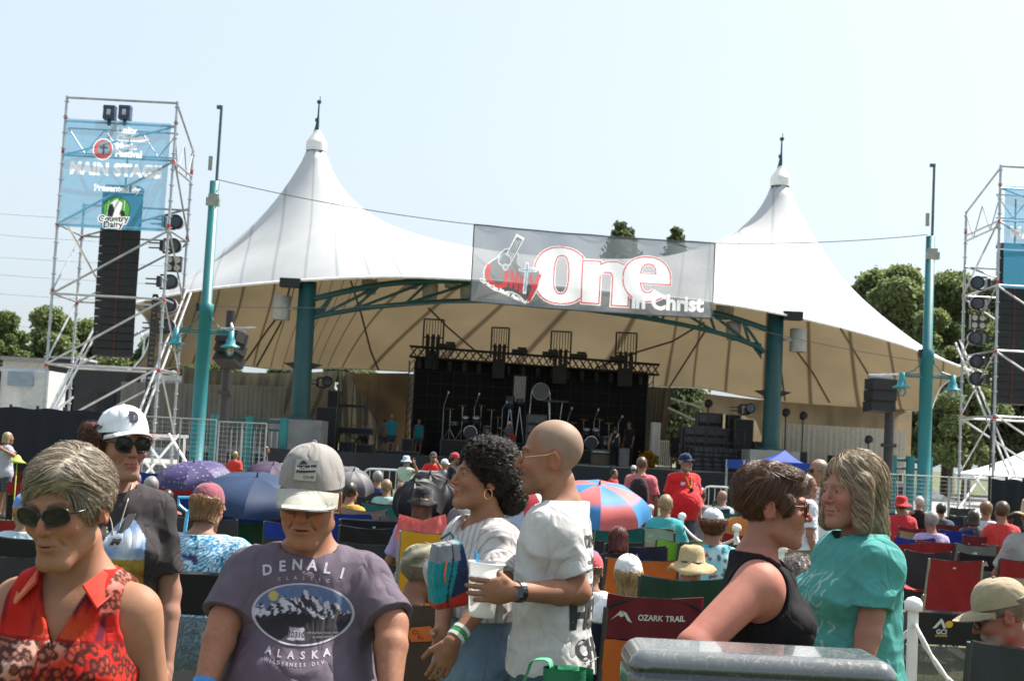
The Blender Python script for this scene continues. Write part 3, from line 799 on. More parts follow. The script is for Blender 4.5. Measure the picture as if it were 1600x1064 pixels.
# ================================================================== lamp posts, wires and the big banner
def lamp_post(x, D, ytop, ymast, label):
    b = G(x, D); root = thing('lamp_post', label, 'lamp post', b, 'teal lamp posts')
    k = FPX / D; zt = (P(x, ytop, D)).z; zm = P(x, ymast, D).z
    zc = 4.95
    m = MB().lathe([(.30, 0), (.30, .05), (.2, .08), (.2, zc), (.215, zc + .02), (.215, zc + .3), (.15, zc + .34), (.135, zt), (.01, zt)], b, 20)
    m.build('pole', TEAL, root, True)
    MB().tube(b + Vector((0.05, 0, zt - .3)), b + Vector((.05, 0, zm)), .045, .04).box(b + Vector((0, 0, zm)), (.16, .1, .1)).build('mast', mat('slate mast', (.06, .12, .16), rough=.5), root)
    m = MB().box(b + Vector((.03, -.17, zt - .62)), (.38, .2, .22)); m.box(b + Vector((.03, -.14, zt - .45)), (.3, .1, .12)); m.build('floodlight', mat('flood grey', (.3, .3, .27), rough=.5), root)
    MB().box(b + Vector((-.14, -.1, zt + .5)), (.1, .08, .4)).build('cable_box', mat('flood grey', (.3, .3, .27)), root)
    for s, f in ((-1, 0), (1, 0)):
        e = b + Vector((s * .78, -.1, 4.42))
        m = MB().tube(b + Vector((0, -.1, 4.42)), e, .035); m.tube(b + Vector((0, -.1, 4.5)), e + Vector((0, 0, .06)), .02)
        m.path([b + Vector((s * .14, -.1, 5.1)), b + Vector((s * .2, -.1, 4.85)), b + Vector((s * .42, -.1, 4.6)), e + Vector((0, 0, .06))], .02)
        m.build('arm', TEAL, root)
        h = MB().lathe([(.01, .1), (.09, .1), (.09, -.12), (.13, -.16), (.14, -.28), (.27, -.34), (.28, -.37), (.12, -.36)], e, 18)
        l = h.build('lantern', mat('lantern teal', (.02, .24, .28), rough=.4), root, True)
        MB().lathe([(.1, -.37), (.11, -.46), (.07, -.56), (.01, -.58)], e, 12).build('globe', mat('frosted globe', (.5, .46, .32), rough=.3, var=.05, alpha=.7), l, True)
        c = MB()
        for a in range(6):
            t = a * math.pi / 3; d = Vector((math.cos(t), math.sin(t), 0)); c.path([e + d * .13 + Vector((0, 0, -.37)), e + d * .14 + Vector((0, 0, -.5)), e + d * .06 + Vector((0, 0, -.62))], .012, n=4)
        c.build('cage', TEAL, l)
    m = MB().box(b + Vector((-.22, -.05, 5.15)), (.1, .14, .22)); m.build('control_box', BLACK, root)
    return b, zt
bl, ztl = lamp_post(303, 40, 282, 166, 'teal double lamp post standing in front of the left side of the tent')
br_, ztr = lamp_post(1441, 43, 369, 258, 'teal double lamp post standing in front of the right side of the tent')

def big_banner():
    A = P(741, 351, 41.2); B = P(1118, 380, 42.2); C = P(735, 471, 41.2)
    ux = (B - A); W = ux.length; ux.normalize(); H = A.z - C.z
    root = thing('hanging_banner', 'see-through grey banner reading One in Christ, hung between the lamp posts', 'banner', A)
    nrm = Vector((ux.y, -ux.x, 0)).normalized()
    def f(x, y, e=0):
        return A + ux * x + Vector((0, 0, y)) + nrm * (e + .05 * math.sin(x * 1.7) * (-y / H) + .03 * math.sin(x * 4 + y * 2) + .02 * math.sin(x * 2.2 - y * 3.1)) + Vector((0, 0, -.05 * math.sin(math.pi * x / W)))
    p = Print(1455, 455, 520, 164); Wt, Rd, Sl, Bl = 1, 2, 3, 4
    def orng(cx, cy, rx, ry, ix, iy, iw, ih, sq=2.3, sqi=2.6):
        for d, c in ((14, Wt), (9, Rd), (1, Wt)): p.fill(ovalp(cx, cy, rx + d, ry + d, sq=sq), c, hole=ovalp(ix, iy, iw - d, ih - d, sq=sqi))
    def multi(polys):
        for d, c in ((14, Wt), (9, Rd), (1, Wt)):
            for f_ in polys: p.fill(f_(d), c)
    orng(530, 255, 158, 162, 530, 250, 50, 118)
    multi([lambda d: [(662 - d, 158 - d), (758 + d, 158 - d), (758 + d, 402 + d), (662 - d, 402 + d)],
           lambda d: [(840 - d, 215 - d), (855 - d, 165 - d), (905, 165 - d), (930 + d, 215 - d), (930 + d, 408 + d), (840 - d, 408 + d)],
           lambda d: [(745, 185 - d), (800, 158 - d), (860, 152 - d), (905, 168 - d), (930, 220), (840 - d, 240), (826 - d, 214 + d), (790, 212 + d), (758, 240 + d * 0)]])
    # the letter e
    def eo(d): return ovalp(1045, 242, 142 + d, 128 + d, 60, sq=2.2, a0=math.radians(8), a1=math.radians(-318))
    def ei(d): return ovalp(1052, 242, 50 - d, 84 - d, 40, sq=2.3, a0=math.radians(-318), a1=math.radians(-184))
    for d, c in ((14, Wt), (9, Rd), (1, Wt)):
        cut = [(1052 + 90, 330 - d)]
        o = eo(d); i_ = ei(d)
        poly = [(1186 + d, 262 + d)] + o[1:] + i_ + [(1004 - d * 0, 262 + d)]
        p.fill(poly, c); p.fill([(1000 - 30, 222 - d * .0), (1186 + d, 222), (1186 + d, 262 + d), (970, 262 + d)], c)
        p.fill([(1100 - 10, 300), (1160 + d, 300 - d), (1160 + d, 325 + d), (1090, 330)], c) if False else None
    for d, c in ((-0, 0),): pass
    hol = [(1010, 205), (1014, 178), (1030, 160), (1052, 156), (1074, 160), (1088, 178), (1092, 205)]
    def hp(d): cx, cy = 1051, 184; return [(cx + (x - cx) * (1 - d / 42), cy + (y - cy) * (1 - d / 28)) for x, y in hol]
    p.fill(hp(-9), Rd); p.fill(hp(0), Wt); p.fill(hp(3), 0)
    p.text('in Christ', 1176, 378, 124, Wt, bold=5.5, sx=1.0)
    # guitar-heart emblem
    body = [(150, 185), (190, 135), (240, 130), (262, 155), (262, 205), (300, 232), (345, 228), (390, 235), (400, 285), (385, 350), (340, 425), (290, 395), (240, 375), (170, 378), (120, 360), (82, 310), (80, 255), (110, 215)]
    bs = [interp([(*q, 0) for q in body + body[:1]], t)[:2] for t in np.linspace(0, 1, 60)]
    p.line(bs, 16, Wt, True); p.fill(bs, Sl); p.line(bs, 5, Sl, True)
    p.line([(100, 232), (92, 285), (112, 335), (165, 352), (200, 338), (205, 240)], 24, Rd); p.line([(232, 352), (236, 258), (266, 360), (270, 262)], 17, Rd); p.line([(292, 372), (294, 282)], 19, Rd); p.line([(345, 275), (368, 340)], 19, Rd); p.line([(402, 262), (345, 418)], 23, Rd)
    p.line([(205, 200), (272, 52)], 52, Wt); p.line([(207, 198), (270, 62)], 38, Sl)
    for o_ in (-10, 0, 10): p.line([(207 + o_, 198), (268 + o_, 66)], 2.5, Wt)
    p.fill(ovalp(190, 195, 38, 36), Sl); p.line(ovalp(190, 195, 38, 36), 5, Wt, True); p.fill(ovalp(196, 236, 15, 17), Bl); p.line(ovalp(196, 236, 15, 17), 4, Wt, True); p.line([(158, 198), (172, 165), (192, 152)], 12, Bl)
    p.line([(315, 378), (326, 198)], 22, Wt); p.line([(278, 244), (382, 236)], 19, Wt); p.line([(317, 366), (326, 205)], 11, Bl); p.line([(284, 244), (376, 237)], 9, Bl)
    txt = 'Christian Music Festival'
    for i, ch in enumerate(txt):
        if ch == ' ': continue
        t = i / (len(txt) - 1); x = 60 + 268 * t; y = 322 + 108 * t ** .8; p.text(ch, x, y, 32, Wt, bold=1.5, rot=math.atan2(108 * max(t, .05) ** -.2, 268))
    p.sheet('mesh', lambda x, y: f(x * W / 1455, -y * H / 455), [mat('grey mesh', (.24, .26, .285), rough=.8, var=.05, alpha=.70, transl=.5), mat('banner white', (.95, .95, .96), rough=.7, var=.02, alpha=.93, transl=.65), mat('banner red', (.72, .07, .08), rough=.7, var=.05, alpha=.9, transl=.55), mat('banner slate', (.11, .12, .14), rough=.7, alpha=.8, transl=.5), mat('banner blue', (.30, .48, .62), rough=.7, alpha=.9, transl=.5)], root)
    m = MB().path([f(W * i / 40, 0, .0) for i in range(41)], .022, n=5); m.path([f(W * i / 40, -H, 0) for i in range(41)], .02, n=5); m.path([f(0, 0), f(0, -H)], .018); m.path([f(W, 0), f(W, -H)], .018)
    m.build('hem', mat('dark hem', (.05, .06, .07), rough=.7), root)
    # wires
    wr = MB(); tl = bl + Vector((.1, 0, ztl + .05)); trr = br_ + Vector((-.1, 0, ztr + .05))
    def sag(a, b, s, n=14): return [a.lerp(b, i / n) + Vector((0, 0, -s * 4 * (i / n) * (1 - i / n))) for i in range(n + 1)]
    wr.path(sag(tl, A, .12), .014, n=4); wr.path(sag(f(W, 0), trr, .1), .014, n=4); wr.path(sag(A, f(W, 0), .05), .014, n=4)
    b2 = bl + Vector((.15, 0, 5.2)); c2 = f(0, -H); wr.path(sag(b2, c2, .1), .012, n=4); wr.path(sag(f(W, -H), br_ + Vector((-.15, 0, 4.9)), .1), .012, n=4)
    tag(wr.build('wire', mat('wire', (.1, .1, .12), rough=.5)), 'thin wires stretched from both lamp posts to the grey banner', 'wire')
big_banner()

# ================================================================== trees
def leafcloud(centres, radii, n, size, seed, flat=.8):
    r = np.random.RandomState(seed); V = np.zeros((n * 4, 3)); C = np.array(centres); Rr = np.array(radii)
    w_ = Rr[:, 0] ** 2; pick = r.choice(len(C), n, p=w_ / w_.sum())
    d = r.normal(size=(n, 3)); d /= np.linalg.norm(d, axis=1)[:, None]
    rad = r.uniform(.4, 1.0, n) ** .5 * (1 + .13 * r.exponential(.5, n))
    c = C[pick] + d * rad[:, None] * Rr[pick]
    a = r.normal(size=(n, 3)) ; a /= np.linalg.norm(a, axis=1)[:, None]
    a = a * .7 + d * .3
    b = np.cross(a, r.normal(size=(n, 3))); b /= np.linalg.norm(b, axis=1)[:, None] + 1e-9; a = np.cross(b, a); a /= np.linalg.norm(a, axis=1)[:, None] + 1e-9
    s = size * r.uniform(.6, 1.4, n)[:, None]
    for i, (p, q) in enumerate(((-1, -.6), (1, -.6), (1, .6), (-1, .6))): V[i::4] = c + a * s * p + b * s * q
    F = np.arange(n * 4).reshape(n, 4)
    shade = np.repeat(r.uniform(.65, 1.35, n), 4)
    return V, F, shade
def leafmat(key, col):
    if key in _M: return _M[key]
    m = bpy.data.materials.new(key); _M[key] = m; m.use_nodes = True; N = m.node_tree.nodes; L = m.node_tree.links; b = N['Principled BSDF']; out = N['Material Output']
    a = N.new('ShaderNodeAttribute'); a.attribute_name = 'shade'; s = N.new('ShaderNodeVectorMath'); s.operation = 'SCALE'
    s.inputs[0].default_value = col; L.new(a.outputs['Fac'], s.inputs['Scale']); L.new(s.outputs[0], b.inputs['Base Color']); b.inputs['Roughness'].default_value = .6
    t = N.new('ShaderNodeBsdfTranslucent'); L.new(s.outputs[0], t.inputs[0]); ms = N.new('ShaderNodeMixShader'); ms.inputs[0].default_value = .5
    L.new(b.outputs[0], ms.inputs[1]); L.new(t.outputs[0], ms.inputs[2]); L.new(ms.outputs[0], out.inputs[0]); return m
BARK = mat('bark', (.10, .075, .05), rough=.9, var=.3, vs=4, bump=.5, bs=10)
def tree(x, ytop, D, wpx, label, m, seed, group='leafy trees behind the tents', n=9000, nb=16, name='leafy_tree'):
    k = FPX / D; base = G(x, D); zt = P(x, ytop, D).z; w_ = wpx / k / 2
    r = random.Random(seed); root = thing(name, label, 'tree', base, group)
    cs, rs = [], []
    for i in range(nb):
        t = r.random(); zz = zt * (.28 + .66 * t) * r.uniform(.9, 1.03); ww = w_ * math.sin(math.pi * min(1, .25 + .72 * t)) ** .7 * r.uniform(.65, 1.2); a = r.random() * 6.28; q = math.sqrt(r.random()) * ww * .85
        cs.append((base.x + q * math.cos(a), base.y + q * math.sin(a), zz)); s = w_ * r.uniform(.11, .29); rs.append((s, s, s * .75))
    s = w_ * .3; cs.append((base.x, base.y, zt - s * .7)); rs.append((s, s, s * .75))
    V, F, sh = leafcloud(cs, rs, n, max(.085, D * .00125), seed)
    add_mesh('crown', V, F, m, root, attrs={'shade': sh})
    t = MB().path([base, base + Vector((.1, 0, zt * .35)), base + Vector((-.1, 0, zt * .75))], [w_ * .09, w_ * .07, w_ * .02], n=7)
    for c in cs[:9]: t.path([base + Vector((0, 0, zt * .3)), (base + Vector((0, 0, zt * .4))).lerp(Vector(c), .5), Vector(c)], [w_ * .035, w_ * .025, w_ * .01], n=5)
    t.build('trunk', BARK, root)
LG = leafmat('leaf mid', (.14, .18, .065)); LG2 = leafmat('leaf light', (.18, .22, .085)); LG3 = leafmat('leaf dark', (.09, .12, .048))
tl = [(1362, 424, 90, 230, 'broad green tree just right of the tent slope', LG), (1400, 416, 82, 190, 'tallest bright green tree rising behind the right lamp post', LG2), (1478, 426, 86, 230, 'green tree standing behind the right scaffold lights', LG),
      (1575, 430, 95, 240, 'green tree behind the banner at the right edge', LG3), (1440, 545, 78, 190, 'low dark tree under the right end of the tent', LG3), (1508, 570, 76, 180, 'low bright tree behind the foot of the right scaffold', LG2), (1590, 580, 80, 180, 'low dark tree beside the white tents on the right', LG3),
      (60, 480, 105, 170, 'rounded green tree behind the left scaffold tower', LG2), (-5, 488, 100, 120, 'green tree cut off by the left edge of the photo', LG), (145, 505, 110, 190, 'hazy green tree behind the left line array', LG2), (235, 525, 112, 170, 'small green tree seen past the left tip of the tent', LG),
      (545, 560, 92, 170, 'green tree glimpsed through the gap left of the stage', LG), (1065, 600, 92, 190, 'dark green tree glimpsed through the gap right of the video wall', LG3), (330, 560, 100, 150, 'tree showing above the left drape of the stage', LG), (440, 560, 96, 130, 'tree behind the left teal column', LG3)]
for i, t in enumerate(tl): tree(*t[:5], t[5], 40 + i, n=52000 if i < 4 else 20000, nb=62 if i < 4 else 36)
def conifer(x, ytop, D, wpx, label, seed):
    k = FPX / D; base = G(x, D); zt = P(x, ytop, D).z; w_ = wpx / k / 2; root = thing('conifer_tree', label, 'tree', base, 'conifers behind the tent')
    r = np.random.RandomState(seed); cs = []; rs = []; z = zt
    tr = MB().path([base, Vector((base.x, base.y, zt))], [.25, .03], n=7)
    lv = 0
    while z > 2:
        ww = w_ * ((zt - z) / (zt * .26)) ** .8 + .12
        for a in range(7):
            t = a * .9 + lv * 1.3; e = Vector((base.x + ww * r.uniform(.7, 1.05) * math.cos(t), base.y + ww * math.sin(t), z - ww * .12)); 
            for q in (.35, .7, 1): c = Vector((base.x, base.y, z + .1)).lerp(e, q); cs.append(tuple(c)); s = .22 + ww * .22; rs.append((s * 1.3, s * 1.3, s * .9))
            tr.tube((base.x, base.y, z), e, .04, .01, n=4)
        z -= .42; lv += 1
    V, F, sh = leafcloud(cs, rs, 30000, .10, seed); add_mesh('crown', V, F, LG3, root, attrs={'shade': sh}); tr.build('trunk', BARK, root)
conifer(950, 353, 84, 60, 'dark conifer top showing above the left part of the grey banner', 3); conifer(965, 362, 86, 52, 'second conifer top crowding the first one above the banner', 9); conifer(1040, 362, 84, 46, 'lone conifer top showing above the right part of the grey banner', 5)

# ================================================================== left background: service box, trailers, low building
r_ = thing('generator_box', 'pale grey power unit behind the black fence at far left', 'container', G(40, 50))
c = G(28, 50)
MB().box(c + Vector((0, 1, 1.7)), (1.7, 2, 3.6)).build('case', mat('pale casing', (.5, .52, .53), rough=.5, var=.08), r_)
MB().box(c + Vector((.35, -.05, 1.9)), (.75, .1, 3.0)).build('door_panel', mat('grey casing', (.36, .39, .4), rough=.5), r_)
MB().box(c + Vector((.35, -.16, 1.6)), (.5, .14, .8)).build('vent', mat('dark vent', (.12, .13, .14), rough=.5), r_)
MB().box(c + Vector((-.1, -.1, 3.15)), (.9, .14, .5)).build('display_box', mat('blue grey casing', (.18, .24, .3), rough=.4), r_)
MB().box(c + Vector((-1.05, 0, 1.6)), (.28, .5, 3.6)).build('side_post', BLACK, r_)
for i, (x0, x1, y, D, lb) in enumerate(((58, 112, 560, 62, 'black trailer right behind the pale power unit'), (108, 186, 575, 60, 'long dark trailer behind the left scaffold tower'))):
    a = G(x0, D); b = G(x1, D); zt = P((x0 + x1) / 2, y, D).z
    t = thing('trailer', lb, 'trailer', a, 'dark trailers behind the left tower')
    MB().box(((a.x + b.x) / 2, D + 1.3, zt / 2 + .3), (b.x - a.x, 2.5, zt - .6)).build('body', BLACKG, t)
    MB().box(((a.x + b.x) / 2, D + 1.3, zt + .06), (b.x - a.x + .1, 2.6, .1)).build('roof', mat('grey roof', (.35, .37, .4), rough=.5), t)
    MB().box(((a.x + b.x) / 2 + .3, D, zt * .45), ((b.x - a.x) * .35, .06, zt * .6)).build('door', BLACK, t)
    for s in (-.6, .0): MB().lathe([(.01, -.12), (.45, -.12), (.45, .12), (.01, .12)], (b.x + s * 1.2 - .5, D + .1, .45), 16, M=Matrix.Rotation(R(90), 3, 'X')).build('wheel', BLACK, t)
a = G(52, 96)
t = thing('low_building', 'low beige building half hidden by the trees at far left', 'building', a)
MB().box((a.x, 98, 2.9), (5, 4, 5.8)).build('wall', mat('beige wall', (.42, .38, .32), rough=.9), t); MB().box((a.x, 98, 5.9), (5.3, 4.3, .25)).build('roof', mat('flat roof', (.25, .24, .23), rough=.9), t)
a = G(190, 80)
t = thing('low_building', 'long grey-roofed building behind the dark trailers', 'building', a)
MB().box((a.x, 82, 2.2), (14, 4, 4.4)).build('wall', mat('grey wall', (.3, .32, .34), rough=.9), t); MB().box((a.x, 82, 4.55), (14.4, 4.5, .3)).build('roof', mat('grey roof', (.35, .37, .4)), t)
# street lamp seen through the tent edge, power lines
a = G(212, 75); m = MB().tube(a, a + Vector((0, 0, 6.6)), .06); m.path([a + Vector((-.6, 0, 6.5)), a + Vector((-.35, 0, 6.75)), a + Vector((0, 0, 6.55)), a + Vector((.35, 0, 6.75)), a + Vector((.6, 0, 6.5))], .04, n=5)
tag(m.build('street_lamp', STEEL), 'thin distant street lamp seen past the left tip of the tent', 'street lamp')
m = MB()
for y0, y1 in ((330, 345), (362, 380), (398, 412), (425, 441), (455, 470), (503, 520)):
    m.path([P(-60, y0, 120), P(60, (y0 + y1) / 2 + 1, 118), P(260, y1 + 4, 115)], .022, n=3)
tag(m.build('power_line', mat('pale wire', (.35, .38, .42), rough=.7)), 'faint power lines crossing the sky at far left', 'power line')

# white marquee tops and blue canopy
def gable(x0, x1, ytop, yeave, D, m, name, label, cat, grp=None, legs=True, depth=3.0):
    a, b = P(x0, yeave, D), P(x1, yeave, D); a.z = b.z = (a.z + b.z) / 2; t = P((x0 + x1) / 2, ytop, D + depth / 2); root = thing(name, label, cat, (a.x, a.y, 0), grp)
    n = 7; V = [a, b, b + Vector((0, depth, 0)), a + Vector((0, depth, 0))]
    rows = []
    mb = MB()
    for i in range(4):
        p, q = V[i], V[(i + 1) % 4]
        rr = [[p.lerp(q, s / n).lerp(t, u / n) + Vector((0, 0, -.18 * math.sin(math.pi * u / n))) for s in range(n + 1)] for u in range(n + 1)]
        mb.grid(rr); mb.grid([[p.lerp(q, s / n) + Vector((0, 0, -z)) for s in range(n + 1)] for z in (0, .25)])
    mb.build('canopy', m, root, True)
    if legs:
        for v in V: MB().tube((v.x, v.y, 0), v, .03).build('leg', STEEL, root)
gable(1163, 1290, 703, 722, 38, mat('blue canopy cloth', (.01, .06, .38), rough=.6, transl=.25), 'canopy_tent', 'blue pop-up canopy in front of the right side of the stage', 'canopy tent')
WT = mat('marquee white', (.72, .76, .78), rough=.6, transl=.2)
gable(1546, 1700, 694, 746, 64, WT, 'marquee_tent', 'white marquee tent behind the right scaffold tower', 'tent', 'white marquees on the right', depth=5)
gable(1425, 1475, 752, 772, 72, WT, 'marquee_tent', 'small white marquee far behind the right lamp post', 'tent', 'white marquees on the right', depth=5)
# ================================================================== people
SKINM = mat('skin', attr='col', rough=.6, var=.08, vs=26, bump=.06, bs=260, spec=.22, detail=7)
CLOTHM = mat('cloth', attr='col', rough=.85, var=.05, vs=40, bump=.12, bs=300, spec=.2, sheen=.15)
def sheer(key='thin cloth'):
    if key not in _M: foldbump(mat(key, attr='col', rough=.85, var=.05, vs=40, bump=.12, bs=300, spec=.2, transl=.18))
    return _M[key]
HAIRM = mat('hair', attr='col', rough=.42, var=.0, spec=.5)
def foldbump(m, dist=.03, stren=.55):
    N = m.node_tree.nodes; L = m.node_tree.links; b = N['Principled BSDF']; tc = N.new('ShaderNodeTexCoord')
    mp = N.new('ShaderNodeMapping'); mp.inputs['Scale'].default_value = (1, 1, .62); mp.inputs['Rotation'].default_value = (.3, .5, 0); L.new(tc.outputs['Object'], mp.inputs[0])
    n = N.new('ShaderNodeTexNoise'); n.inputs['Scale'].default_value = 8; n.inputs['Detail'].default_value = 2.5; n.inputs['Distortion'].default_value = .8; L.new(mp.outputs[0], n.inputs[0])
    a = N.new('ShaderNodeMath'); a.operation = 'SUBTRACT'; a.inputs[1].default_value = .5; L.new(n.outputs[0], a.inputs[0]); c = N.new('ShaderNodeMath'); c.operation = 'ABSOLUTE'; L.new(a.outputs[0], c.inputs[0])
    q = N.new('ShaderNodeMath'); q.operation = 'POWER'; q.inputs[1].default_value = .6; L.new(c.outputs[0], q.inputs[0])
    bp = N.new('ShaderNodeBump'); bp.inputs['Strength'].default_value = stren; bp.inputs['Distance'].default_value = dist; L.new(q.outputs[0], bp.inputs['Height'])
    if b.inputs['Normal'].links: L.new(b.inputs['Normal'].links[0].from_socket, bp.inputs['Normal'])
    L.new(bp.outputs[0], b.inputs['Normal']); return m
foldbump(CLOTHM)
def rotm(yaw=0, pitch=0, roll=0):      # pitch>0 looks down, yaw>0 turns towards +x, roll>0 tips the crown towards +x
    return np.array(Matrix.Rotation(yaw, 3, 'Z') @ Matrix.Rotation(roll, 3, 'Y') @ Matrix.Rotation(pitch, 3, 'X'))
HPIV = np.array((0, .02, -.10))
def cell(x, y, s, seed=0):              # jittered cells: nearest distance, dx, dy, id
    gx, gy = x / s, y / s; ix, iy = np.floor(gx), np.floor(gy)
    best = np.full(x.shape, 9.); bx = np.zeros(x.shape); by = np.zeros(x.shape); bi = np.zeros(x.shape)
    for a in (-1, 0, 1):
        for b in (-1, 0, 1):
            cx, cy = ix + a, iy + b
            h1 = np.modf(np.abs(np.sin(cx * 127.1 + cy * 311.7 + seed)) * 43758.5)[0]; h2 = np.modf(np.abs(np.sin(cx * 269.5 + cy * 183.3 + seed)) * 43758.5)[0]
            dx = gx - cx - .15 - .7 * h1; dy = gy - cy - .15 - .7 * h2; d = np.hypot(dx, dy); m = d < best
            best[m] = d[m]; bx[m] = dx[m]; by[m] = dy[m]; bi[m] = h1[m]
    return best, bx, by, bi
def colmix(a, b, t): t = np.clip(t, 0, 1)[:, None]; return a * (1 - t) + np.array(b)[None] * t if not (isinstance(b, np.ndarray) and b.ndim == 2) else a * (1 - t) + b * t

class Human:
    """local frame: feet at z=0, facing -Y. All metres."""
    def __init__(s, **k):
        d = dict(bw=1., bd=1., belly=0., bust=0., hips=1., armr=1., legr=1., face=0., hyaw=0., hpitch=0., hroll=0., sit=0., skin=(.50, .27, .18), jaw=1., nose=1., lean=0., brow=(.10, .06, .04), stubble=0, neckr=1., open_mouth=0, legs='stand', headsc=1., low=0., lipc=(.36, .10, .09))
        d.update(k); d['skin'] = tuple(np.array(d['skin']) * .60); s.__dict__.update(d)
        s.dz = -.46 if s.sit else 0.
        s.hc = np.array((0, -.012 - s.lean * .55, 1.622 + s.dz)); s.Rh = rotm(s.hyaw, s.hpitch, s.hroll)
        dz = s.dz; bw = s.bw; L = s.lean
        def Y(z): return -L * max(0, (z - .95)) * .8
        s.Y = Y
        s.sh = {q: np.array((q * .158 * bw, .012 + Y(1.43), 1.400 + dz)) for q in (-1, 1)}
        s.arms = {}
        for q in (-1, 1):
            e, w_ = s.sh[q] + np.array((q * .055, .02, -.28)), s.sh[q] + np.array((q * .06, -.06, -.53))
            if s.sit: e = s.sh[q] + np.array((q * .09, -.08, -.26)); w_ = e + np.array((-q * .1, -.22, .02))
            s.arms[q] = (e, w_)
        if getattr(s, 'pose', None): s.arms.update(s.pose)
        s.hip = {q: np.array((q * .095 * s.hips, .01, .90 + dz)) for q in (-1, 1)}
        if s.sit:
            s.knee = {q: np.array((q * .15, -.42, .50)) for q in (-1, 1)}; s.ank = {q: np.array((q * .14, -.40, .09)) for q in (-1, 1)}
        else:
            s.knee = {q: np.array((q * .11, -.015 - (.10 if (s.legs == 'walk' and q > 0) else 0), .50)) for q in (-1, 1)}
            s.ank = {q: np.array((q * .12, .02 + (.16 if (s.legs == 'walk' and q < 0) else 0), .085)) for q in (-1, 1)}
        s.fing = {}
    def tohead(s, p): return ((p - (s.hc + HPIV)) @ s.Rh) / s.headsc + HPIV
    def fromhead(s, q): return ((np.asarray(q) - HPIV) * s.headsc) @ s.Rh.T + s.hc + HPIV
    def head(s, q):
        d = ell(q, (0, .010, .040), (.076, .094, .088))
        d = smin(d, ell(q, (0, -.028, -.03), (.060 * s.jaw, .070, .088)), .03)
        d = smin(d, cone(q, (-.016, -.078, -.098), (.016, -.078, -.098), .0185, .0185), .022)
        for k in (-1, 1):
            d = smin(d, cone(q, (k * .046 * s.jaw, -.01, -.066), (k * .018, -.07, -.096), .016, .016), .025)
            d = smin(d, ell(q, (k * .040, -.066, -.022), (.022, .026, .022)), .02)
            d = smin(d, cone(q, (k * .012, -.0905, .030), (k * .045, -.078, .028), .0085, .007), .012)
        for k in (-1, 1):
            d = smax(d, -ell(q, (k * .032, -.108, .008), (.019, .021, .013)), .010)
            d = smin(d, ell(q, (k * .0315, -.079, .009), (.0145, .0135, .0115)), .004)
        nz = s.nose
        d = smin(d, cone(q, (0, -.093, .018), (0, -.112 - .008 * (nz - 1), -.018), .0065, .0095 * nz), .010)
        d = smin(d, ell(q, (0, -.112 - .008 * (nz - 1), -.024), (.0105 * nz, .0115, .0095)), .006)
        for k in (-1, 1): d = smin(d, ell(q, (k * .0125 * nz, -.1, -.027), (.0075, .010, .0075)), .005)
        d = smin(d, ell(q, (0, -.080, -.058), (.033, .019, .024)), .016)
        d = smin(d, ell(q, (0, -.0968, -.0540), (.0225, .0062, .0042)), .005)
        d = smin(d, ell(q, (0, -.0955, -.0640), (.019, .0068, .0052)), .005)
        d = smax(d, -ell(q, (0, -.104, -.0588), (.026, .011, .0014 + s.open_mouth)), .003)
        d = smax(d, -ell(q, (0, -.101, -.080), (.018, .007, .0055)), .008)
        for k in (-1, 1): d = smax(d, -cone(q, (k * .019, -.1, -.030), (k * .033, -.083, -.060), .0022, .0028), .007)
        for k in (-1, 1):
            e = ell(q, (k * .0775, .014, -.006), (.0075, .019, .031), Matrix.Rotation(k * R(22), 3, 'Z'))
            e = smax(e, -ell(q, (k * .086, .012, -.004), (.006, .011, .020)), .004)
            e = smin(e, cone(q, (k * .0735, .0, -.004), (k * .0755, -.004, -.025), .007, .006), .006)
            d = smin(d, e, .006)
        return d * s.headsc
    def arm(s, p, q, sl=0.):
        e, w_ = s.arms[q]; a = s.armr
        d = cone(p, s.sh[q], e, .049 * a, .039 * a)
        m = e + (w_ - e) * .28
        d = smin(d, smin(cone(p, e, m, .037 * a, .040 * a), cone(p, m, w_, .040 * a, .0255 * (a * .4 + .6)), .01), .02)
        d = smin(d, ell(p, s.sh[q] + np.array((-q * .010, 0, -.022)), (.056 * a, .058 * a, .072)), .03)
        return d
    def hand(s, p, q, d):
        e, w_ = s.arms[q]; f = s.fing.get(q, {})
        dr = f.get('dir'); dr = (w_ - e) if dr is None else np.array(dr, float); dr = dr / np.linalg.norm(dr)
        n = np.array(f.get('palm', (-q, 0.05, 0)), float); n = n - dr * (n @ dr); n /= np.linalg.norm(n)
        ac = np.cross(dr, n); ac *= (1 if ac @ np.array(f.get('thumb', (0, -1, 0)), float) > 0 else -1)      # towards the thumb
        pc = w_ + dr * .048; B = np.stack([ac, dr, n], 1)
        hd = ell(p, pc, (.041, .050, .0155), B)
        hd = smin(hd, cone(p, w_, w_ + dr * .03, .026, .024), .02)
        mr = f.get('minr', 0)
        curls = f.get('curl', (.35, .4, .45, .5))
        for i, (off, ln, r_) in enumerate(((.029, .072, .0085), (.010, .080, .0088), (-.010, .075, .0084), (-.028, .058, .0075))):
            b = w_ + dr * (.086 - abs(off) * .18) + ac * off; c = curls[i]; r_ = max(r_, mr)
            seg = [ln * .46, ln * .31, ln * .23]; ang = c * .6; pts = [b]
            for j in range(3):
                dd = dr * math.cos(ang) + n * math.sin(ang) + ac * off * f.get('spread', 1.5) * (1 - j * .3); pts.append(pts[-1] + dd * seg[j]); ang += c
            for j in range(3): hd = smin(hd, cone(p, pts[j], pts[j + 1], r_ * (1 - .1 * j), r_ * (.92 - .1 * j)), .004)
        t0 = w_ + dr * .022 + ac * .028; tb = f.get('thumbbend', .25)
        t1 = t0 + (ac * .62 + dr * .75 + n * tb) * .042; t2 = t1 + (ac * .25 + dr * .9 + n * (tb + .3)) * .036
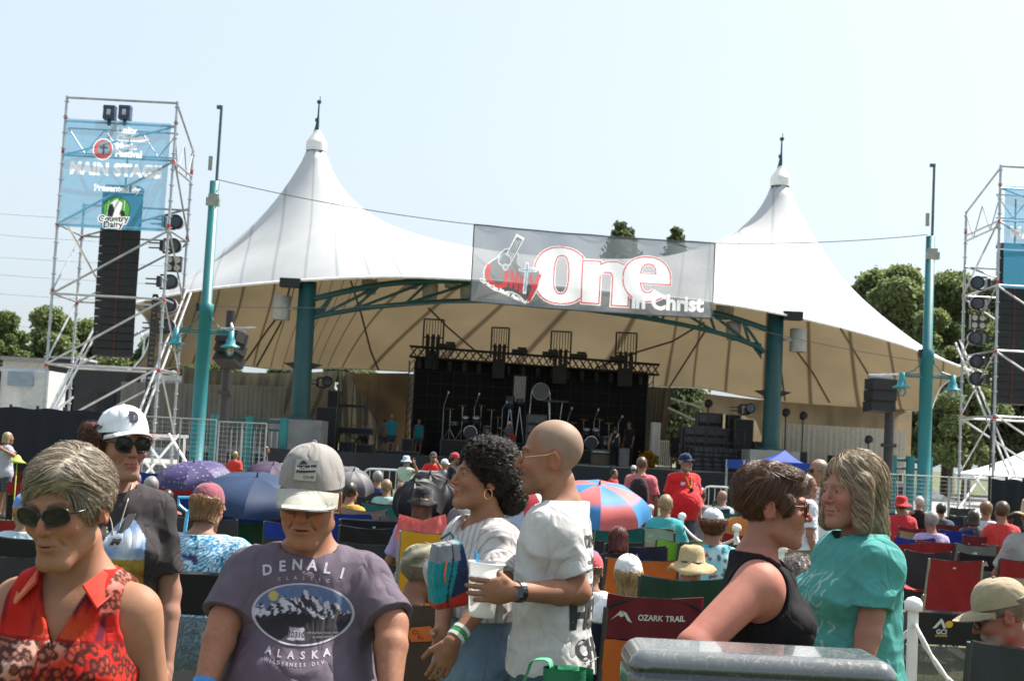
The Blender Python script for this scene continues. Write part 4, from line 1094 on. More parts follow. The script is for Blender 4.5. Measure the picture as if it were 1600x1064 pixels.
        hd = smin(hd, smin(cone(p, t0, t1, .0135, max(.0105, mr)), cone(p, t1, t2, max(.010, mr), max(.0085, mr)), .004), .010)
        return smin(d, hd, .012)
    def torso(s, p, off=0.):
        dz = s.dz; bw = s.bw; Y = s.Y
        d = ell(p, (0, .01 + Y(1.28), 1.27 + dz), (.155 * bw, .108 * s.bd, .21))
        d = smin(d, cone(p, (-.115 * bw, .012 + Y(1.42), 1.378 + dz), (.115 * bw, .012 + Y(1.42), 1.378 + dz), .06, .06), .06)
        d = smin(d, ell(p, (0, .01 - s.belly * .55 + Y(1.08), 1.08 + dz), (.138 * bw + s.belly * .5, .10 * s.bd + s.belly * .75, .18)), .07)
        d = smin(d, ell(p, (0, .015, .93 + dz), (.165 * s.hips, .115 * s.bd + s.belly * .2, .13)), .07)
        if s.bust:
            for k in (-1, 1): d = smin(d, ell(p, (k * .075 * bw, -.075 + Y(1.27) - s.bust * .25, 1.265 + dz), (.07, .055 + s.bust * .45, .068)), .04)
        return d
    def trap(s, p, d):
        hb = s.fromhead((0, .02, -.075))
        nb = np.array((0, .025 + s.Y(1.47), 1.455 + s.dz))
        for k in (-1, 1): d = smin(d, cone(p, nb + np.array((k * .02, .01, .01)), s.sh[k] + np.array((-k * .05, 0, .005)), .05, .045), .04)
        return smin(d, cone(p, nb, hb, .056 * s.neckr, .052 * s.neckr), .025)
    def legsd(s, p, extra=0.):
        d = None
        for k in (-1, 1):
            l = smin(cone(p, s.hip[k], s.knee[k], .088 * s.legr + extra, .056 * s.legr + extra), cone(p, s.knee[k], s.ank[k], .054 * s.legr + extra, .036 + extra), .03)
            d = l if d is None else smin(d, l, .02)
        return d
    def body(s, p):
        d = s.trap(p, s.torso(p))
        for k in (-1, 1):
            a = s.arm(p, k); m = np.linalg.norm(p - s.arms[k][1], axis=1) < .30
            if m.any(): a[m] = s.hand(p[m], k, a[m])
            d = smin(d, a, .035)
        if s.low < .7: d = smin(d, s.legsd(p), .04)
        if s.low < .2:
            for k in (-1, 1): d = smin(d, cone(p, s.ank[k] + np.array((0, .02, -.045)), s.ank[k] + np.array((k * .02, -.13, -.055)), .035, .028), .02)
        m = np.linalg.norm(p - s.hc, axis=1) < .27
        if m.any(): d[m] = smin(d[m], s.head(s.tohead(p[m])), .012)
        return d
    def skincol(s, p):
        m = np.linalg.norm(p - s.hc, axis=1) < .24
        c = np.tile(np.array(s.skin), (len(p), 1)); c[m] = s.headcol(p[m])
        if getattr(s, 'skinpaint', None): c = s.skinpaint(s, p, c)
        return np.clip(c * (1 + wav(p, 160, 3) * .03 + wav(p, 30, 2) * .05)[:, None], 0, 1)
    def headcol(s, p):
        b = np.array(s.skin); c = np.tile(b, (len(p), 1)); q = s.tohead(p)
        inh = (q[:, 2] > -.12) & (np.abs(q[:, 0]) < .1) & (np.abs(q[:, 1]) < .13)
        red = np.zeros(len(p))
        for k in (-1, 1):
            red = np.maximum(red, 1 - ell(q, (k * .042, -.075, -.02), (.02, .03, .02)) / .02 * 1.0 - .5)
            red = np.maximum(red, (1 - np.clip(ell(q, (k * .08, .014, -.004), (.01, .02, .03)) / .012, 0, 1)) * 1.2)
        red = np.maximum(red, 1 - np.clip(ell(q, (0, -.112, -.022), (.013, .014, .014)) / .012, 0, 1))
        red = np.clip(red, 0, 1) * inh
        c = colmix(c, b * np.array((1.12, .72, .68)), red * .6)
        if s.stubble:
            st = (1 - np.clip(ell(q, (0, -.065, -.078), (.06, .055, .045)) / .012, 0, 1)) * inh * (q[:, 1] < -.005)
            c = colmix(c, np.array(s.brow) * 1.0, st * s.stubble)
        sd = getattr(s, 'scalp', None)
        if sd is not None:
            t = np.clip(((q[:, 2] - .02) + (q[:, 1] + .03) * .9) / .035, 0, 1) * (q[:, 2] > -.055) * inh * np.clip((q[:, 1] + .055) / .03, 0, 1)
            eb = np.minimum(ell(q, (.078, .01, -.006), (.02, .024, .036)), ell(q, (-.078, .01, -.006), (.02, .024, .036)))
            c = colmix(c, np.array(sd), t * .8 * np.clip(eb / .006, 0, 1))
        lip = np.minimum(ell(q, (0, -.0968, -.0540), (.0240, .012, .0048)), ell(q, (0, -.0955, -.0640), (.0205, .012, .0060)))
        c = colmix(c, np.array(s.lipc), np.clip(.6 - lip / .002, 0, 1) * inh * .6)
        c = colmix(c, (.05, .015, .015), (ell(q, (0, -.100, -.0588), (.0235, .014, .0016 + s.open_mouth)) < 0) * inh * .8)
        for k in (-1, 1):
            br = cone(q, (k * .016, -.097, .0285), (k * .036, -.092, .0335), .0032, .0036); br = np.minimum(br, cone(q, (k * .036, -.092, .0335), (k * .050, -.078, .028), .0036, .002))
            c = colmix(c, np.array(s.brow), np.clip(1 - br / .003, 0, 1) * inh * .85)
            ey = ell(q, (k * .0315, -.092, .0070), (.0120, .014, .0036))
            c = colmix(c, (.30, .25, .22), (ey < 0) * inh * 1.)
            c = colmix(c, (.03, .02, .015), (ell(q, (k * .0315, -.095, .0074), (.0055, .014, .0050)) < 0) * (ey < .0008) * inh * 1.)
            c = colmix(c, (.05, .03, .025), (np.abs(ell(q, (k * .0315, -.092, .0078), (.0135, .016, .0062))) < .0012) * (q[:, 2] > .008) * inh * .7)
        if getattr(s, 'mustache', None) is not None:
            ms = np.minimum(cone(q, (0, -.106, -.043), (.024, -.095, -.052), .0055, .0045), cone(q, (0, -.106, -.043), (-.024, -.095, -.052), .0055, .0045))
            c = colmix(c, np.array(s.mustache), np.clip(1 - ms / .003, 0, 1) * inh * .9)
        return c

def colfn(c):
    c = np.array(c)
    return lambda s, p: np.tile(c, (len(p), 1))
def shirt_fn(s, sleeve=.62, off=.014, hem=.82, neck=(.075, .062, .045), neckz=1.475, loose=.02, wr=.006, tank=False, vneck=0., body_k=0., collar=0):
    dz = s.dz; hem = hem + dz
    ends = {}
    for k in (-1, 1):
        e = s.arms[k][0]
        if sleeve <= 1: ends[k] = s.sh[k] + (e - s.sh[k]) * sleeve
        else: ends[k] = e + (s.arms[k][1] - e) * (sleeve - 1)
    def f(p):
        d = s.torso(p)
        low = np.clip((1.15 + dz - p[:, 2]) / .3, 0, 1)
        d = d - off - low * loose
        if not tank:
            d = smin(d, s.trap(p, s.torso(p)) - off * .55, .01)
            for k in (-1, 1):
                e = s.arms[k][0]; E = ends[k]
                ax = (E - s.sh[k]) if sleeve <= 1 else (s.arms[k][1] - e); ax = ax / np.linalg.norm(ax)
                if sleeve <= 1: c = smin(cone(p, s.sh[k] + np.array((-k * .014, 0, -.008)), E + ax * .05, .058 * s.armr, .056 * s.armr + loose * .34), ell(p, s.sh[k] + np.array((-k * .010, 0, -.022)), (.056 * s.armr + .009, .058 * s.armr + .009, .082)), .02)
                else: c = smin(smin(cone(p, s.sh[k], e, .064 * s.armr, .056 * s.armr), ell(p, s.sh[k] + np.array((-k * .010, 0, -.022)), (.056 * s.armr + .013, .058 * s.armr + .013, .085)), .02), cone(p, e, E + ax * .05, .058 * s.armr, .048 * s.armr), .02)
                c = np.maximum(c, (p - E) @ ax)
                inner = cone(p, E - ax * .03, E + ax * .06, .044 * s.armr + loose * .12, .047 * s.armr + loose * .22)
                c = np.maximum(c, -inner)
                d = smin(d, c, .03)
        else:
            d = smin(d, s.trap(p, s.torso(p)) - .007, .015)
            for k in (-1, 1):
                d = smax(d, -(ell(p, s.sh[k] + np.array((k * .03, 0, .0 + (0 if tank == 'wide' else .0))), (.075 if tank == 'wide' else .088, .12, .125))), .008)
        w_ = np.abs(wav(p * np.array((1, 1, .8)), 19, 1)) * 2.2 - 1.0
        w2 = np.abs(wav(p * np.array((1.2, 1, .6)), 42, 2)) * 2 - .8
        d = d + wr * (w_ * .8 + w2 * .45 - .75)
        nc = np.array((0, s.Y(1.46) - .005, neckz + dz))
        d = np.maximum(d, -ell(p, nc, (neck[0], neck[1] + .012, neck[2])))
        d = np.maximum(d, -cone(p, nc, nc + np.array((0, -.02, .12)), neck[0] * .9, neck[0] * 1.1))
        d = np.maximum(d, p[:, 2] - (1.487 + dz))
        if vneck:
            z0 = neckz + dz - .01; t = np.clip((z0 - p[:, 2]) / vneck, 0, 1); wv = .065 * (1 - t)
            d = np.where((p[:, 1] < s.Y(1.4)) & (p[:, 2] > z0 - vneck) & (p[:, 2] < z0 + .1), np.maximum(d, -(np.abs(p[:, 0]) - wv)), d)
        d = np.maximum(d, hem - p[:, 2] + .006 * np.sin(p[:, 0] * 30))
        if collar: 
            hb = s.fromhead((0, .02, -.085)); nb = np.array((0, .02 + s.Y(1.47), 1.465 + dz)); c = np.abs(cone(p, nb, nb * .6 + hb * .4, .066, .062)) - .004
            c = np.maximum(c, p[:, 2] - (1.51 + dz) + (p[:, 1] < 0) * 0); d = np.minimum(d, np.maximum(c, -(p[:, 1] + .03)))
        return d
    return f
def trouser_fn(s, length='shorts', off=.014, top=1.02, wr=.004):
    if length == 'mini': top = 1.17
    def f(p):
        d = smin(s.torso(p), s.legsd(p, .012), .03) - off
        d = np.maximum(d, p[:, 2] - (top + s.dz))
        for k in (-1, 1):
            if length == 'shorts':
                ax = s.knee[k] - s.hip[k]; ax = ax / np.linalg.norm(ax); E = s.knee[k] - ax * .05
                near = cone(p, s.hip[k], s.ank[k], .13, .13) < 0
            else:
                ax = s.ank[k] - s.knee[k]; ax = ax / np.linalg.norm(ax); E = s.ank[k]
                near = cone(p, s.knee[k], s.ank[k] + ax * .1, .12, .12) < 0
            if length == 'mini': ax = s.knee[k] - s.hip[k]; ax = ax / np.linalg.norm(ax); E = s.hip[k] + ax * .03; near = cone(p, s.hip[k] + ax * .08, s.ank[k], .16, .14) < 0
            d = np.where(near, np.maximum(d, (p - E) @ ax), d)
        return d + wr * wav(p, 40, 4)
    return f

def strands(fn, roots, flow, n_pts, step, off, rr, curl=0., cfreq=1., seed=1, lift=None):
    r = np.random.RandomState(seed); n = len(roots); p = roots.copy(); pts = []
    ph = r.uniform(0, 6.28, n); fq = cfreq * r.uniform(.7, 1.3, n)
    off = off * r.uniform(.3, 1.6, n); ep = .002
    for i in range(n_pts):
        d0 = fn(p); g = np.stack([(fn(p + np.eye(3)[a] * ep) - d0) / ep for a in range(3)], 1); g /= np.linalg.norm(g, axis=1)[:, None] + 1e-6
        o_ = off if lift is None else off + lift * (i / n_pts) ** 2 * r.uniform(0, 1, n)
        p = p - g * np.clip(d0 - o_, -.02, .02)[:, None]
        q = p.copy()
        v = flow(p); t = v - g * (v * g).sum(1)[:, None] * .92; t /= np.linalg.norm(t, axis=1)[:, None] + 1e-6
        if curl:
            b = np.cross(t, g); a = ph + fq * i; q = q + (b * np.cos(a)[:, None] + g * (np.sin(a)[:, None] + .6)) * curl
        pts.append(q); p = p + t * step
    Q = np.stack(pts, 1)                                   # n,k,3
    T = np.gradient(Q, axis=1); T /= np.linalg.norm(T, axis=2)[..., None] + 1e-9
    U = np.cross(T, r.normal(size=(n, 1, 3))); U /= np.linalg.norm(U, axis=2)[..., None] + 1e-9; W_ = np.cross(T, U)
    w_ = rr * (1 - .75 * np.linspace(0, 1, n_pts) ** 2)[None, :, None] * r.uniform(.6, 1.3, (n, 1, 1))
    V = np.stack([Q + (U * math.cos(a) + W_ * math.sin(a)) * w_ for a in (0, 2.09, 4.19)], 2)   # n,k,3,3
    idx = np.arange(n * n_pts * 3).reshape(n, n_pts, 3); F = []
    for j in range(3):
        F.append(np.stack([idx[:, :-1, j], idx[:, :-1, (j + 1) % 3], idx[:, 1:, (j + 1) % 3], idx[:, 1:, j]], -1).reshape(-1, 4))
    return V.reshape(-1, 3), np.concatenate(F), np.repeat(np.arange(n), n_pts * 3)

def make_hair(s, o, fnh0, col, h, n=0, flow=None, pts=9, step=.010, off=.003, rr=.0009, curl=0., cfreq=1., lift=None, cut=None, lo=(-.14, -.16, -.22), hi=(.14, .2, .17), name='hair', colvar=.35, tint=None, clump=.004):
    """hair volume in head coordinates; kept below the hat when one is worn"""
    zc = getattr(s, 'hatz', None)
    fnh = fnh0 if zc is None else (lambda q: np.maximum(fnh0(q), q[:, 2] - zc + (q[:, 1] < -.02) * .02))
    def fw(q): return fnh(q) + clump * wav(q * np.array((1, 1, .6)), 70, 3)
    V, F = surface_nets(fw, lo, hi, h)
    if len(V) == 0: return None
    col = np.array(col); r = np.random.RandomState(5)
    C = np.tile(col * .8, (len(V), 1)) * (1 + .35 * wav(V * np.array((1, 1, .4)), 260, 2))[:, None]
    if n:
        rt = V[r.choice(len(V), n)] + r.normal(size=(n, 3)) * .002
        if cut is not None: rt = rt[cut(rt)]
        SV, SF, sid = strands(fnh, rt, flow, pts, step, off, rr, curl, cfreq, lift=lift)
        sc = col * (1 + colvar * r.normal(size=(len(rt), 1)))
        if tint is not None:
            m = r.uniform(size=len(rt)) < tint[1]; sc[m] = np.array(tint[0]) * (1 + .2 * r.normal(size=(m.sum(), 1)))
        V2 = np.concatenate([V, SV]); F2 = np.concatenate([F, SF + len(V)]); C = np.concatenate([C, sc[sid]])
    else: V2, F2 = V, F
    return add_mesh(name, s.fromhead(V2), F2, HAIRM, o, smooth=True, attrs={'col': np.clip(C, .003, 1)})

def cap(s, o, col, brimcol=None, name='cap', tilt=0., back=False, mesh=None, panelseam=True, hi=.0, size=1.0, droop=.022):
    """baseball cap in head coordinates; back=True: worn with the brim away from the face side"""
    M = CLOTHM; cc = np.array(col); bc = np.array(brimcol if brimcol is not None else col)
    Tm = Matrix.Rotation(R(-8) + tilt, 3, 'X'); sgn = 1 if back else -1
    def tr(v): 
        v = Vector((v[0] * size, v[1] * size, (v[2] - .03) * size + .03)); v = Tm @ (v - Vector((0, 0, .05))) + Vector((0, 0, .05)); return s.fromhead(np.array(v))
    n, m = 28, 10; rows = []; C = []
    for j in range(m + 1):
        t = j / m; a = t * math.pi / 2; row = []
        for i in range(n):
            th = 2 * math.pi * i / n; rx, ry = .0845, .106
            rr_ = math.cos(a) ** .75 if j < m else .001
            front = max(0, -math.sin(th) * sgn * -1)
            z = .036 + (.102 + hi + .006 * front) * math.sin(a) ** (.9)
            seam = 1 - .012 * (1 if i % 5 == 0 else 0)
            row.append(tr((rx * math.cos(th) * rr_ * seam, .012 + ry * math.sin(th) * rr_ * seam, z)))
        rows.append(row)
    V = [p for r_ in rows for p in r_]
    F = [(j * n + i, j * n + (i + 1) % n, (j + 1) * n + (i + 1) % n, (j + 1) * n + i) for j in range(m) for i in range(n)]
    c = add_mesh(name, V, F, M, o, smooth=True, attrs={'col': np.tile(cc, (len(V), 1))})
    bt = MB().lathe([(.001, .008), (.006, .006), (.007, .0)], (0, 0, 0), 8); add_mesh('button', [tr((v[0], .012 + v[1], .14 + hi + v[2])) for v in bt.v], bt.f, M, c, True, attrs={'col': np.tile(cc * .8, (len(bt.v), 1))})
    # brim
    B = []; nb, mb_ = 20, 6
    for sd in (0, 1):
        for j in range(mb_ + 1):
            t = j / mb_
            for i in range(nb + 1):
                a = -1.25 + 2.5 * i / nb; x0, y0 = .084 * math.sin(a), .106 * math.cos(a)
                x1, y1 = .088 * math.sin(a * .95), .106 + .078 * max(0, math.cos(a * 1.15)) ** .8 - .0
                y1 = y0 + (.078) * max(0, math.cos(a * 1.25)) ** .7
                x1 = x0 * (1 - .02)
                x = x0 + (x1 - x0) * t; y = y0 + (y1 - y0) * t
                z = .040 - .30 * (x / .08) ** 2 * .05 - droop * t - sd * .0035 + .004 * math.sin(t * 3)
                B.append(tr((x, .012 + sgn * y, z)))
    k = (mb_ + 1) * (nb + 1)
    def gi(sd, j, i): return sd * k + j * (nb + 1) + i
    F = []
    for sd in (0, 1):
        for j in range(mb_):
            for i in range(nb):
                f = (gi(sd, j, i), gi(sd, j, i + 1), gi(sd, j + 1, i + 1), gi(sd, j + 1, i)); F.append(f if sd else f[::-1])
    for i in range(nb): F.append((gi(0, mb_, i), gi(0, mb_, i + 1), gi(1, mb_, i + 1), gi(1, mb_, i)))
    add_mesh('brim', B, F, M, c, smooth=True, attrs={'col': np.tile(bc, (len(B), 1))})
    c['tr'] = 0
    return c, tr
def bucket(s, o, col, brim=.055, drop=.03, name='sun_hat', wob=.004, seed=0, hgt=.10, m_=None, colf=None):
    n = 32; rows = []
    prof = [(.001, hgt + .045), (.05, hgt + .042), (.075, hgt + .025), (.083, .09), (.088, .04), (.10, .03), (.10 + brim * .6, .03 - drop * .5), (.10 + brim, .03 - drop), (.098 + brim, .026 - drop), (.095, .026)]
    V = []
    for r_, z in prof:
        for i in range(n):
            a = 2 * math.pi * i / n; w_ = wob * math.sin(a * 5 + seed + z * 30) * (r_ / .1) + (wob * 2.4 * math.sin(a * 3 + seed * 2) if r_ > .11 else 0)
            V.append(s.fromhead(np.array((r_ * math.cos(a), .012 + r_ * 1.18 * math.sin(a), z + w_))))
    F = [(j * n + i, j * n + (i + 1) % n, (j + 1) * n + (i + 1) % n, (j + 1) * n + i) for j in range(len(prof) - 1) for i in range(n)]
    C = np.tile(np.array(col), (len(V), 1))
    if colf is not None: C = colf(np.array(V))
    return add_mesh(name, V, F, m_ or CLOTHM, o, smooth=True, attrs={'col': C})
def glasses(s, o, col=(.01, .01, .012), lens=(.012, .010, .012), w_=.027, hgt=.019, name='sunglasses', clear=False, rim=.0022, dz=.006, lensm=None):
    g = MB(); L = MB(); y0 = -.108
    def hp(x, y, z): return s.fromhead(np.array((x, y, z)))
    for k in (-1, 1):
        pts = []
        for i in range(18):
            a = 2 * math.pi * i / 18; c, sn = math.cos(a), math.sin(a)
            x = k * .033 + w_ * abs(c) ** .75 * (1 if c > 0 else -1); z = dz + hgt * abs(sn) ** .75 * (1 if sn > 0 else -1) + (.003 if x * k > .035 else 0)
            pts.append(hp(x, y0 + .35 * abs(x) ** 1.25, z))
        g.path(pts, rim, n=6, closed=True)
        c0 = np.mean(np.array([tuple(p) for p in pts]), 0) + (s.Rh @ np.array((0, -.003, 0)))
        L.add([tuple(p) for p in pts] + [tuple(c0)], [(i, (i + 1) % 18, 18) for i in range(18)])
        g.path([hp(k * .058, y0 + .012, dz + .007), hp(k * .073, y0 + .03, dz + .007), hp(k * .0765, -.02, dz + .004), hp(k * .079, .012, dz + .004), hp(k * .078, .03, dz - .012)], rim * .95, n=5)
    g.path([hp(-.009, y0, dz + .004), hp(0, y0 - .002, dz + .007), hp(.009, y0, dz + .004)], rim, n=5)
    f = g.build(name, mat('frame %s' % name + str(col), col, rough=.25, var=0), o, True)
    if clear: L.build('lens', mat('clear lens', (.6, .6, .6), rough=.05, var=0, alpha=.12), f)
    else: L.build('lens', lensm or mat('dark lens', lens, rough=.08, var=0, spec=.35), f)
    return f

def finish(s, name, label, px, py, D, yaw, cat='person', group=None, h=None, skirt=None, low=0.0):
    """place the figure so that its head centre stands at the given spot of the place; builds the skin mesh"""
    sc = (P(px, py, D).z) / s.hc[2]
    return sc
def person(px, py, D, yaw, label, spec, top=None, bottom='shorts', hair=None, cap_=None, group=None, h=None, sc=None, post=None, shoes=True, topc=(.3, .3, .3), botc=(.05, .06, .09), topk=None, floor=0., armpx=None):
    s = Human(**spec)
    Rz = np.array(Matrix.Rotation(yaw, 3, 'Z'))
    W = np.array(P(px, py, D))
    if sc is None: sc = (W[2] - floor) / s.hc[2]
    loc = W - sc * (Rz @ s.hc); loc[2] = floor
    s.sc, s.loc, s.Rz = sc, loc, Rz
    s.tolocal = lambda w_: (Rz.T @ (np.array(w_) - loc)) / sc
    s.pxl = lambda x, y, d: s.tolocal(P(x, y, d))
    if armpx:
        for k, (e, w_) in armpx.items(): s.arms[k] = (s.pxl(*e), s.pxl(*w_))
    if post and 'pre' in post: post['pre'](s)
    h = h or max(.0045, D / 1408 * 1.05)
    if D > 9:
        for k in (-1, 1): s.fing.setdefault(k, {})['minr'] = h * .55
    ext = [s.arms[k][i] for k in (-1, 1) for i in (0, 1)]
    E = np.array(ext + [s.hc, s.sh[1], s.sh[-1], s.knee[1], s.knee[-1], (0, .2, 1), (0, -.25 - s.belly, 1)])
    lo = E.min(0) - .16; hi = E.max(0) + .16; lo[2] = s.low; hi[2] = max(hi[2], s.hc[2] + .17)
    V, F = surface_nets(s.body, lo, hi, h)
    o = add_mesh('person', V, F, SKINM, None, smooth=True, attrs={'col': s.skincol(V)})
    tag(o, label, 'person', group)
    if top:
        f = top(s); V, F = surface_nets(f, lo, hi, h * 1.15)
        c = (topk or colfn(topc))(s, V)
        c = c * (1 + .06 * wav(V, 40, 3))[:, None]
        t = add_mesh('shirt', V, F, CLOTHM if D > 6 else sheer(), o, smooth=True, attrs={'col': np.clip(c, 0, 1)}); s.shirt = t
        s.bvh = BVHTree.FromPolygons([tuple(v) for v in V], [tuple(q) for q in F])
    if bottom:
        f = trouser_fn(s, bottom) if isinstance(bottom, str) else bottom(s)
        lo = lo.copy(); lo[2] = 0; V, F = surface_nets(f, lo, hi, max(h, .010)); 
        if len(V): s.bottom = add_mesh({'shorts': 'shorts', 'mini': 'shorts'}.get(bottom, 'trousers'), V, F, CLOTHM, o, smooth=True, attrs={'col': np.tile(np.array(botc), (len(V), 1)) * (1 + .1 * wav(V, 30, 1))[:, None]})
    if shoes:
        def f(p):
            d = 9.
            for k in (-1, 1):
                a = s.ank[k]; d = np.minimum(d, smin(cone(p, a + np.array((0, .02, -.045)), a + np.array((k * .02, -.14, -.055)), .045, .036), cone(p, a + np.array((0, .01, -.04)), a + np.array((0, 0, .0)), .045, .045), .03))
            return np.maximum(d, -p[:, 2] + .002)
        V, F = surface_nets(f, (lo[0], min(s.ank[1][1], s.ank[-1][1]) - .25, 0), (hi[0], max(s.ank[1][1], s.ank[-1][1]) + .12, .2), max(h, .012))
        add_mesh('shoes', V, F, CLOTHM, o, smooth=True, attrs={'col': np.tile(np.array((.06, .06, .07)), (len(V), 1))})
    if cap_: s.hatz = .045
    if hair: hair(s, o, h)
    if cap_: cap_(s, o)
    if post and 'fn' in post: post['fn'](s, o)
    o.location = loc; o.rotation_euler = (0, 0, yaw); o.scale = (sc, sc, sc)
    return s, o
def on_shirt(s, mb, items, origin, ux, uy, dirn, e=.0016, far=.25):
    """lay flat drawing (list of (V2,F)) on the shirt: origin/ux/uy local, cast along dirn"""
    origin, ux, uy, dirn = [Vector(q) for q in (origin, ux, uy, dirn)]; dirn.normalize()
    for V2, F in items:
        out = []
        for x, y in V2:
            p = origin + ux * x + uy * y - dirn * far
            hh = s.bvh.ray_cast(p, dirn)
            out.append(tuple((hh[0] - dirn * e) if hh[0] is not None else p + dirn * far))
        mb.add(out, F)
    return mb
def T2(t, size, dx=0, dy=0, bold=0, rot=0, sp=1., align='CENTER', sx=1.):
    V, F = textmesh(t, size, bold, sp, align); c, s_ = math.cos(rot), math.sin(rot)
    return ([(dx + x * sx * c - y * s_, dy + x * sx * s_ + y * c) for x, y in V], F)
def disc2(cx, cy, rx, ry, nr=8, na=36):
    V = [(cx, cy)] + [(cx + rx * j / nr * math.cos(6.28319 * i / na), cy + ry * j / nr * math.sin(6.28319 * i / na)) for j in range(1, nr + 1) for i in range(na)]
    F = [(0, 1 + i, 1 + (i + 1) % na) for i in range(na)] + [(1 + (j - 1) * na + i, 1 + j * na + i, 1 + j * na + (i + 1) % na, 1 + (j - 1) * na + (i + 1) % na) for j in range(1, nr) for i in range(na)]
    return V, F
# ---------------- hair shapes
def hair_short(col, vol=.006, n=0, low=-.05, bald=0, **kw):
    def g(s, o, h):
        def f(q):
            d = ell(q, (0, .022, .042), (.079 + vol, .099 + vol, .09 + vol))
            d = np.maximum(d, -(q[:, 2] - low - np.clip(-q[:, 1] - .0, 0, .2) * 1.3))
            d = np.maximum(d, -ell(q, (0, -.11, -.02), (.068, .075, .085)))
            for k in (-1, 1): d = np.maximum(d, -ell(q, (k * .085, -.0, -.02), (.02, .028, .036)))
            if bald: d = np.maximum(d, -ell(q, (0, .0, .14), (.08, .1, bald)))
            return d
        fl = kw.get('flow') or (lambda p: np.stack([p[:, 0] * 4, .6 + p[:, 1] * 3, -.7 - 0 * p[:, 0]], 1))
        make_hair(s, o, f, col, max(h, .004) / 1.0, n=n, flow=fl, pts=6, step=.006, off=.003)
    return g
def hair_long(col, length=.16, n=0, width=.085, tint=None, wave=.004, flowx=0., front=False, rr=.0009):
    def g(s, o, h):
        def f(q):
            d = ell(q, (0, .022, .040), (.081, .101, .094))
            w_ = cone(q * np.array((1, 1.1, 1)), (0, .045, .0), (0, .055, -length), width, width * 1.05)
            d = smin(d, np.maximum(w_, -length - q[:, 2]), .03)
            if front:
                for k in (-1, 1): d = smin(d, cone(q, (k * .078, -.02, .03), (k * .088, -.035, -.10), .024, .018), .02)
            d = np.maximum(d, -ell(q, (0, -.120, -.022), (.070, .090, .110 if front else .098)))
            d = np.maximum(d, -cone(q, (0, -.02, -.08), (0, -.03, -.3), .062, .07))
            return d
        make_hair(s, o, f, col, max(h, .004), n=n, flow=lambda p: np.stack([p[:, 0] * (9 if front else 3) + flowx + .25 * np.sin(p[:, 2] * 60 + p[:, 0] * 90), .35 + 0 * p[:, 0], -1.2 + 0 * p[:, 0]], 1), pts=14, step=.011, off=.004, lo=(-.17, -.16, -.36), hi=(.17, .22, .17), tint=tint, curl=wave, cfreq=.55, rr=rr, clump=.013 if front else .004, lift=.012 if front else None)
    return g
# ================================================================== foreground figures
def hexc(*c): return lin(c)
# ---- woman in the red animal-print blouse
def leo(s, p):
    x = p[:, 0] + .3 * np.sin(p[:, 1] * 6); z = p[:, 2]
    d, dx, dy, i = cell(x, z, .026, 1)
    base = np.tile(np.array((.50, .018, .012)), (len(p), 1)); n = wav(p, 9, 3) + .5 * wav(p, 21, 4)
    base = colmix(base, (.50, .07, .02), (n - .45) * 1.2)
    pale = (wav(p * np.array((1, 1, .8)), 7, 1) > -.25) & (z < 1.345)
    pale |= (np.abs(p[:, 0]) > .09) & (z > 1.40) & (p[:, 0] > 0)
    base = colmix(base, (.62, .46, .36), pale * np.clip(.55 + wav(p, 13, 2) * 1.4, .0, 1) * 1.)
    spot = (d < .5) & (z < 1.345) | pale & (d < .5)
    base = colmix(base, (.045, .012, .012), spot * ((d > .22) | (i > .75)) * .92 * ((z < 1.345) | pale))
    base = colmix(base, (.30, .07, .025), spot * (d <= .22) * .6)
    streak = np.clip((wav(p * np.array((3, 1, .5)), 26, 3) - .25) * 4, 0, 1) * (z > 1.345) * (~pale)
    base = colmix(base, (.05, .008, .03), streak * .85)
    base = colmix(base, (.25, .01, .01), (np.abs(z - 1.345) < .003) * (p[:, 1] < 0) * 1.)
    base = colmix(base, (.28, .012, .01), (np.abs(np.abs(p[:, 0]) - .016) < .0022) * (p[:, 1] < -.02) * 1.)
    return base
def hair_grey(s, o, h):
    def f(q):
        d = ell(q, (0, .020, .046), (.080, .103, .092))
        d = smin(d, ell(q, (.01, -.052, .086), (.058, .048, .032)), .03)
        for k in (-1, 1): d = smin(d, ell(q, (k * .060, -.005, .03), (.024, .052, .050)), .02)
        d = np.maximum(d, -(q[:, 2] + .045 - np.clip(-q[:, 1] - .01, 0, .2) * .9))
        d = np.maximum(d, -ell(q, (0, -.128, -.004), (.072, .084, .074)))
        for k in (-1, 1): d = np.maximum(d, -ell(q, (k * .088, .0, -.028), (.03, .036, .042)))
        return d
    def flow(p):
        top = np.clip((p[:, 2] - .04) / .04, 0, 1); front = np.clip((-p[:, 1]) / .05, 0, 1)
        x = np.where(p[:, 0] > .04, .9, -1.) * (.35 + .65 * top) + .35 * np.sin(p[:, 2] * 60 + p[:, 1] * 45); y = .55 - .9 * front * top + .35 * np.sin(p[:, 0] * 75 + p[:, 2] * 30); z = -.9 + .6 * top
        return np.stack([x, y, z], 1)
    make_hair(s, o, f, (.36, .30, .23), h * .9, n=5200, flow=flow, pts=10, step=.0085, off=.0035, rr=.0008, lift=.012, clump=.007, colvar=.45, tint=((.12, .09, .06), .30))
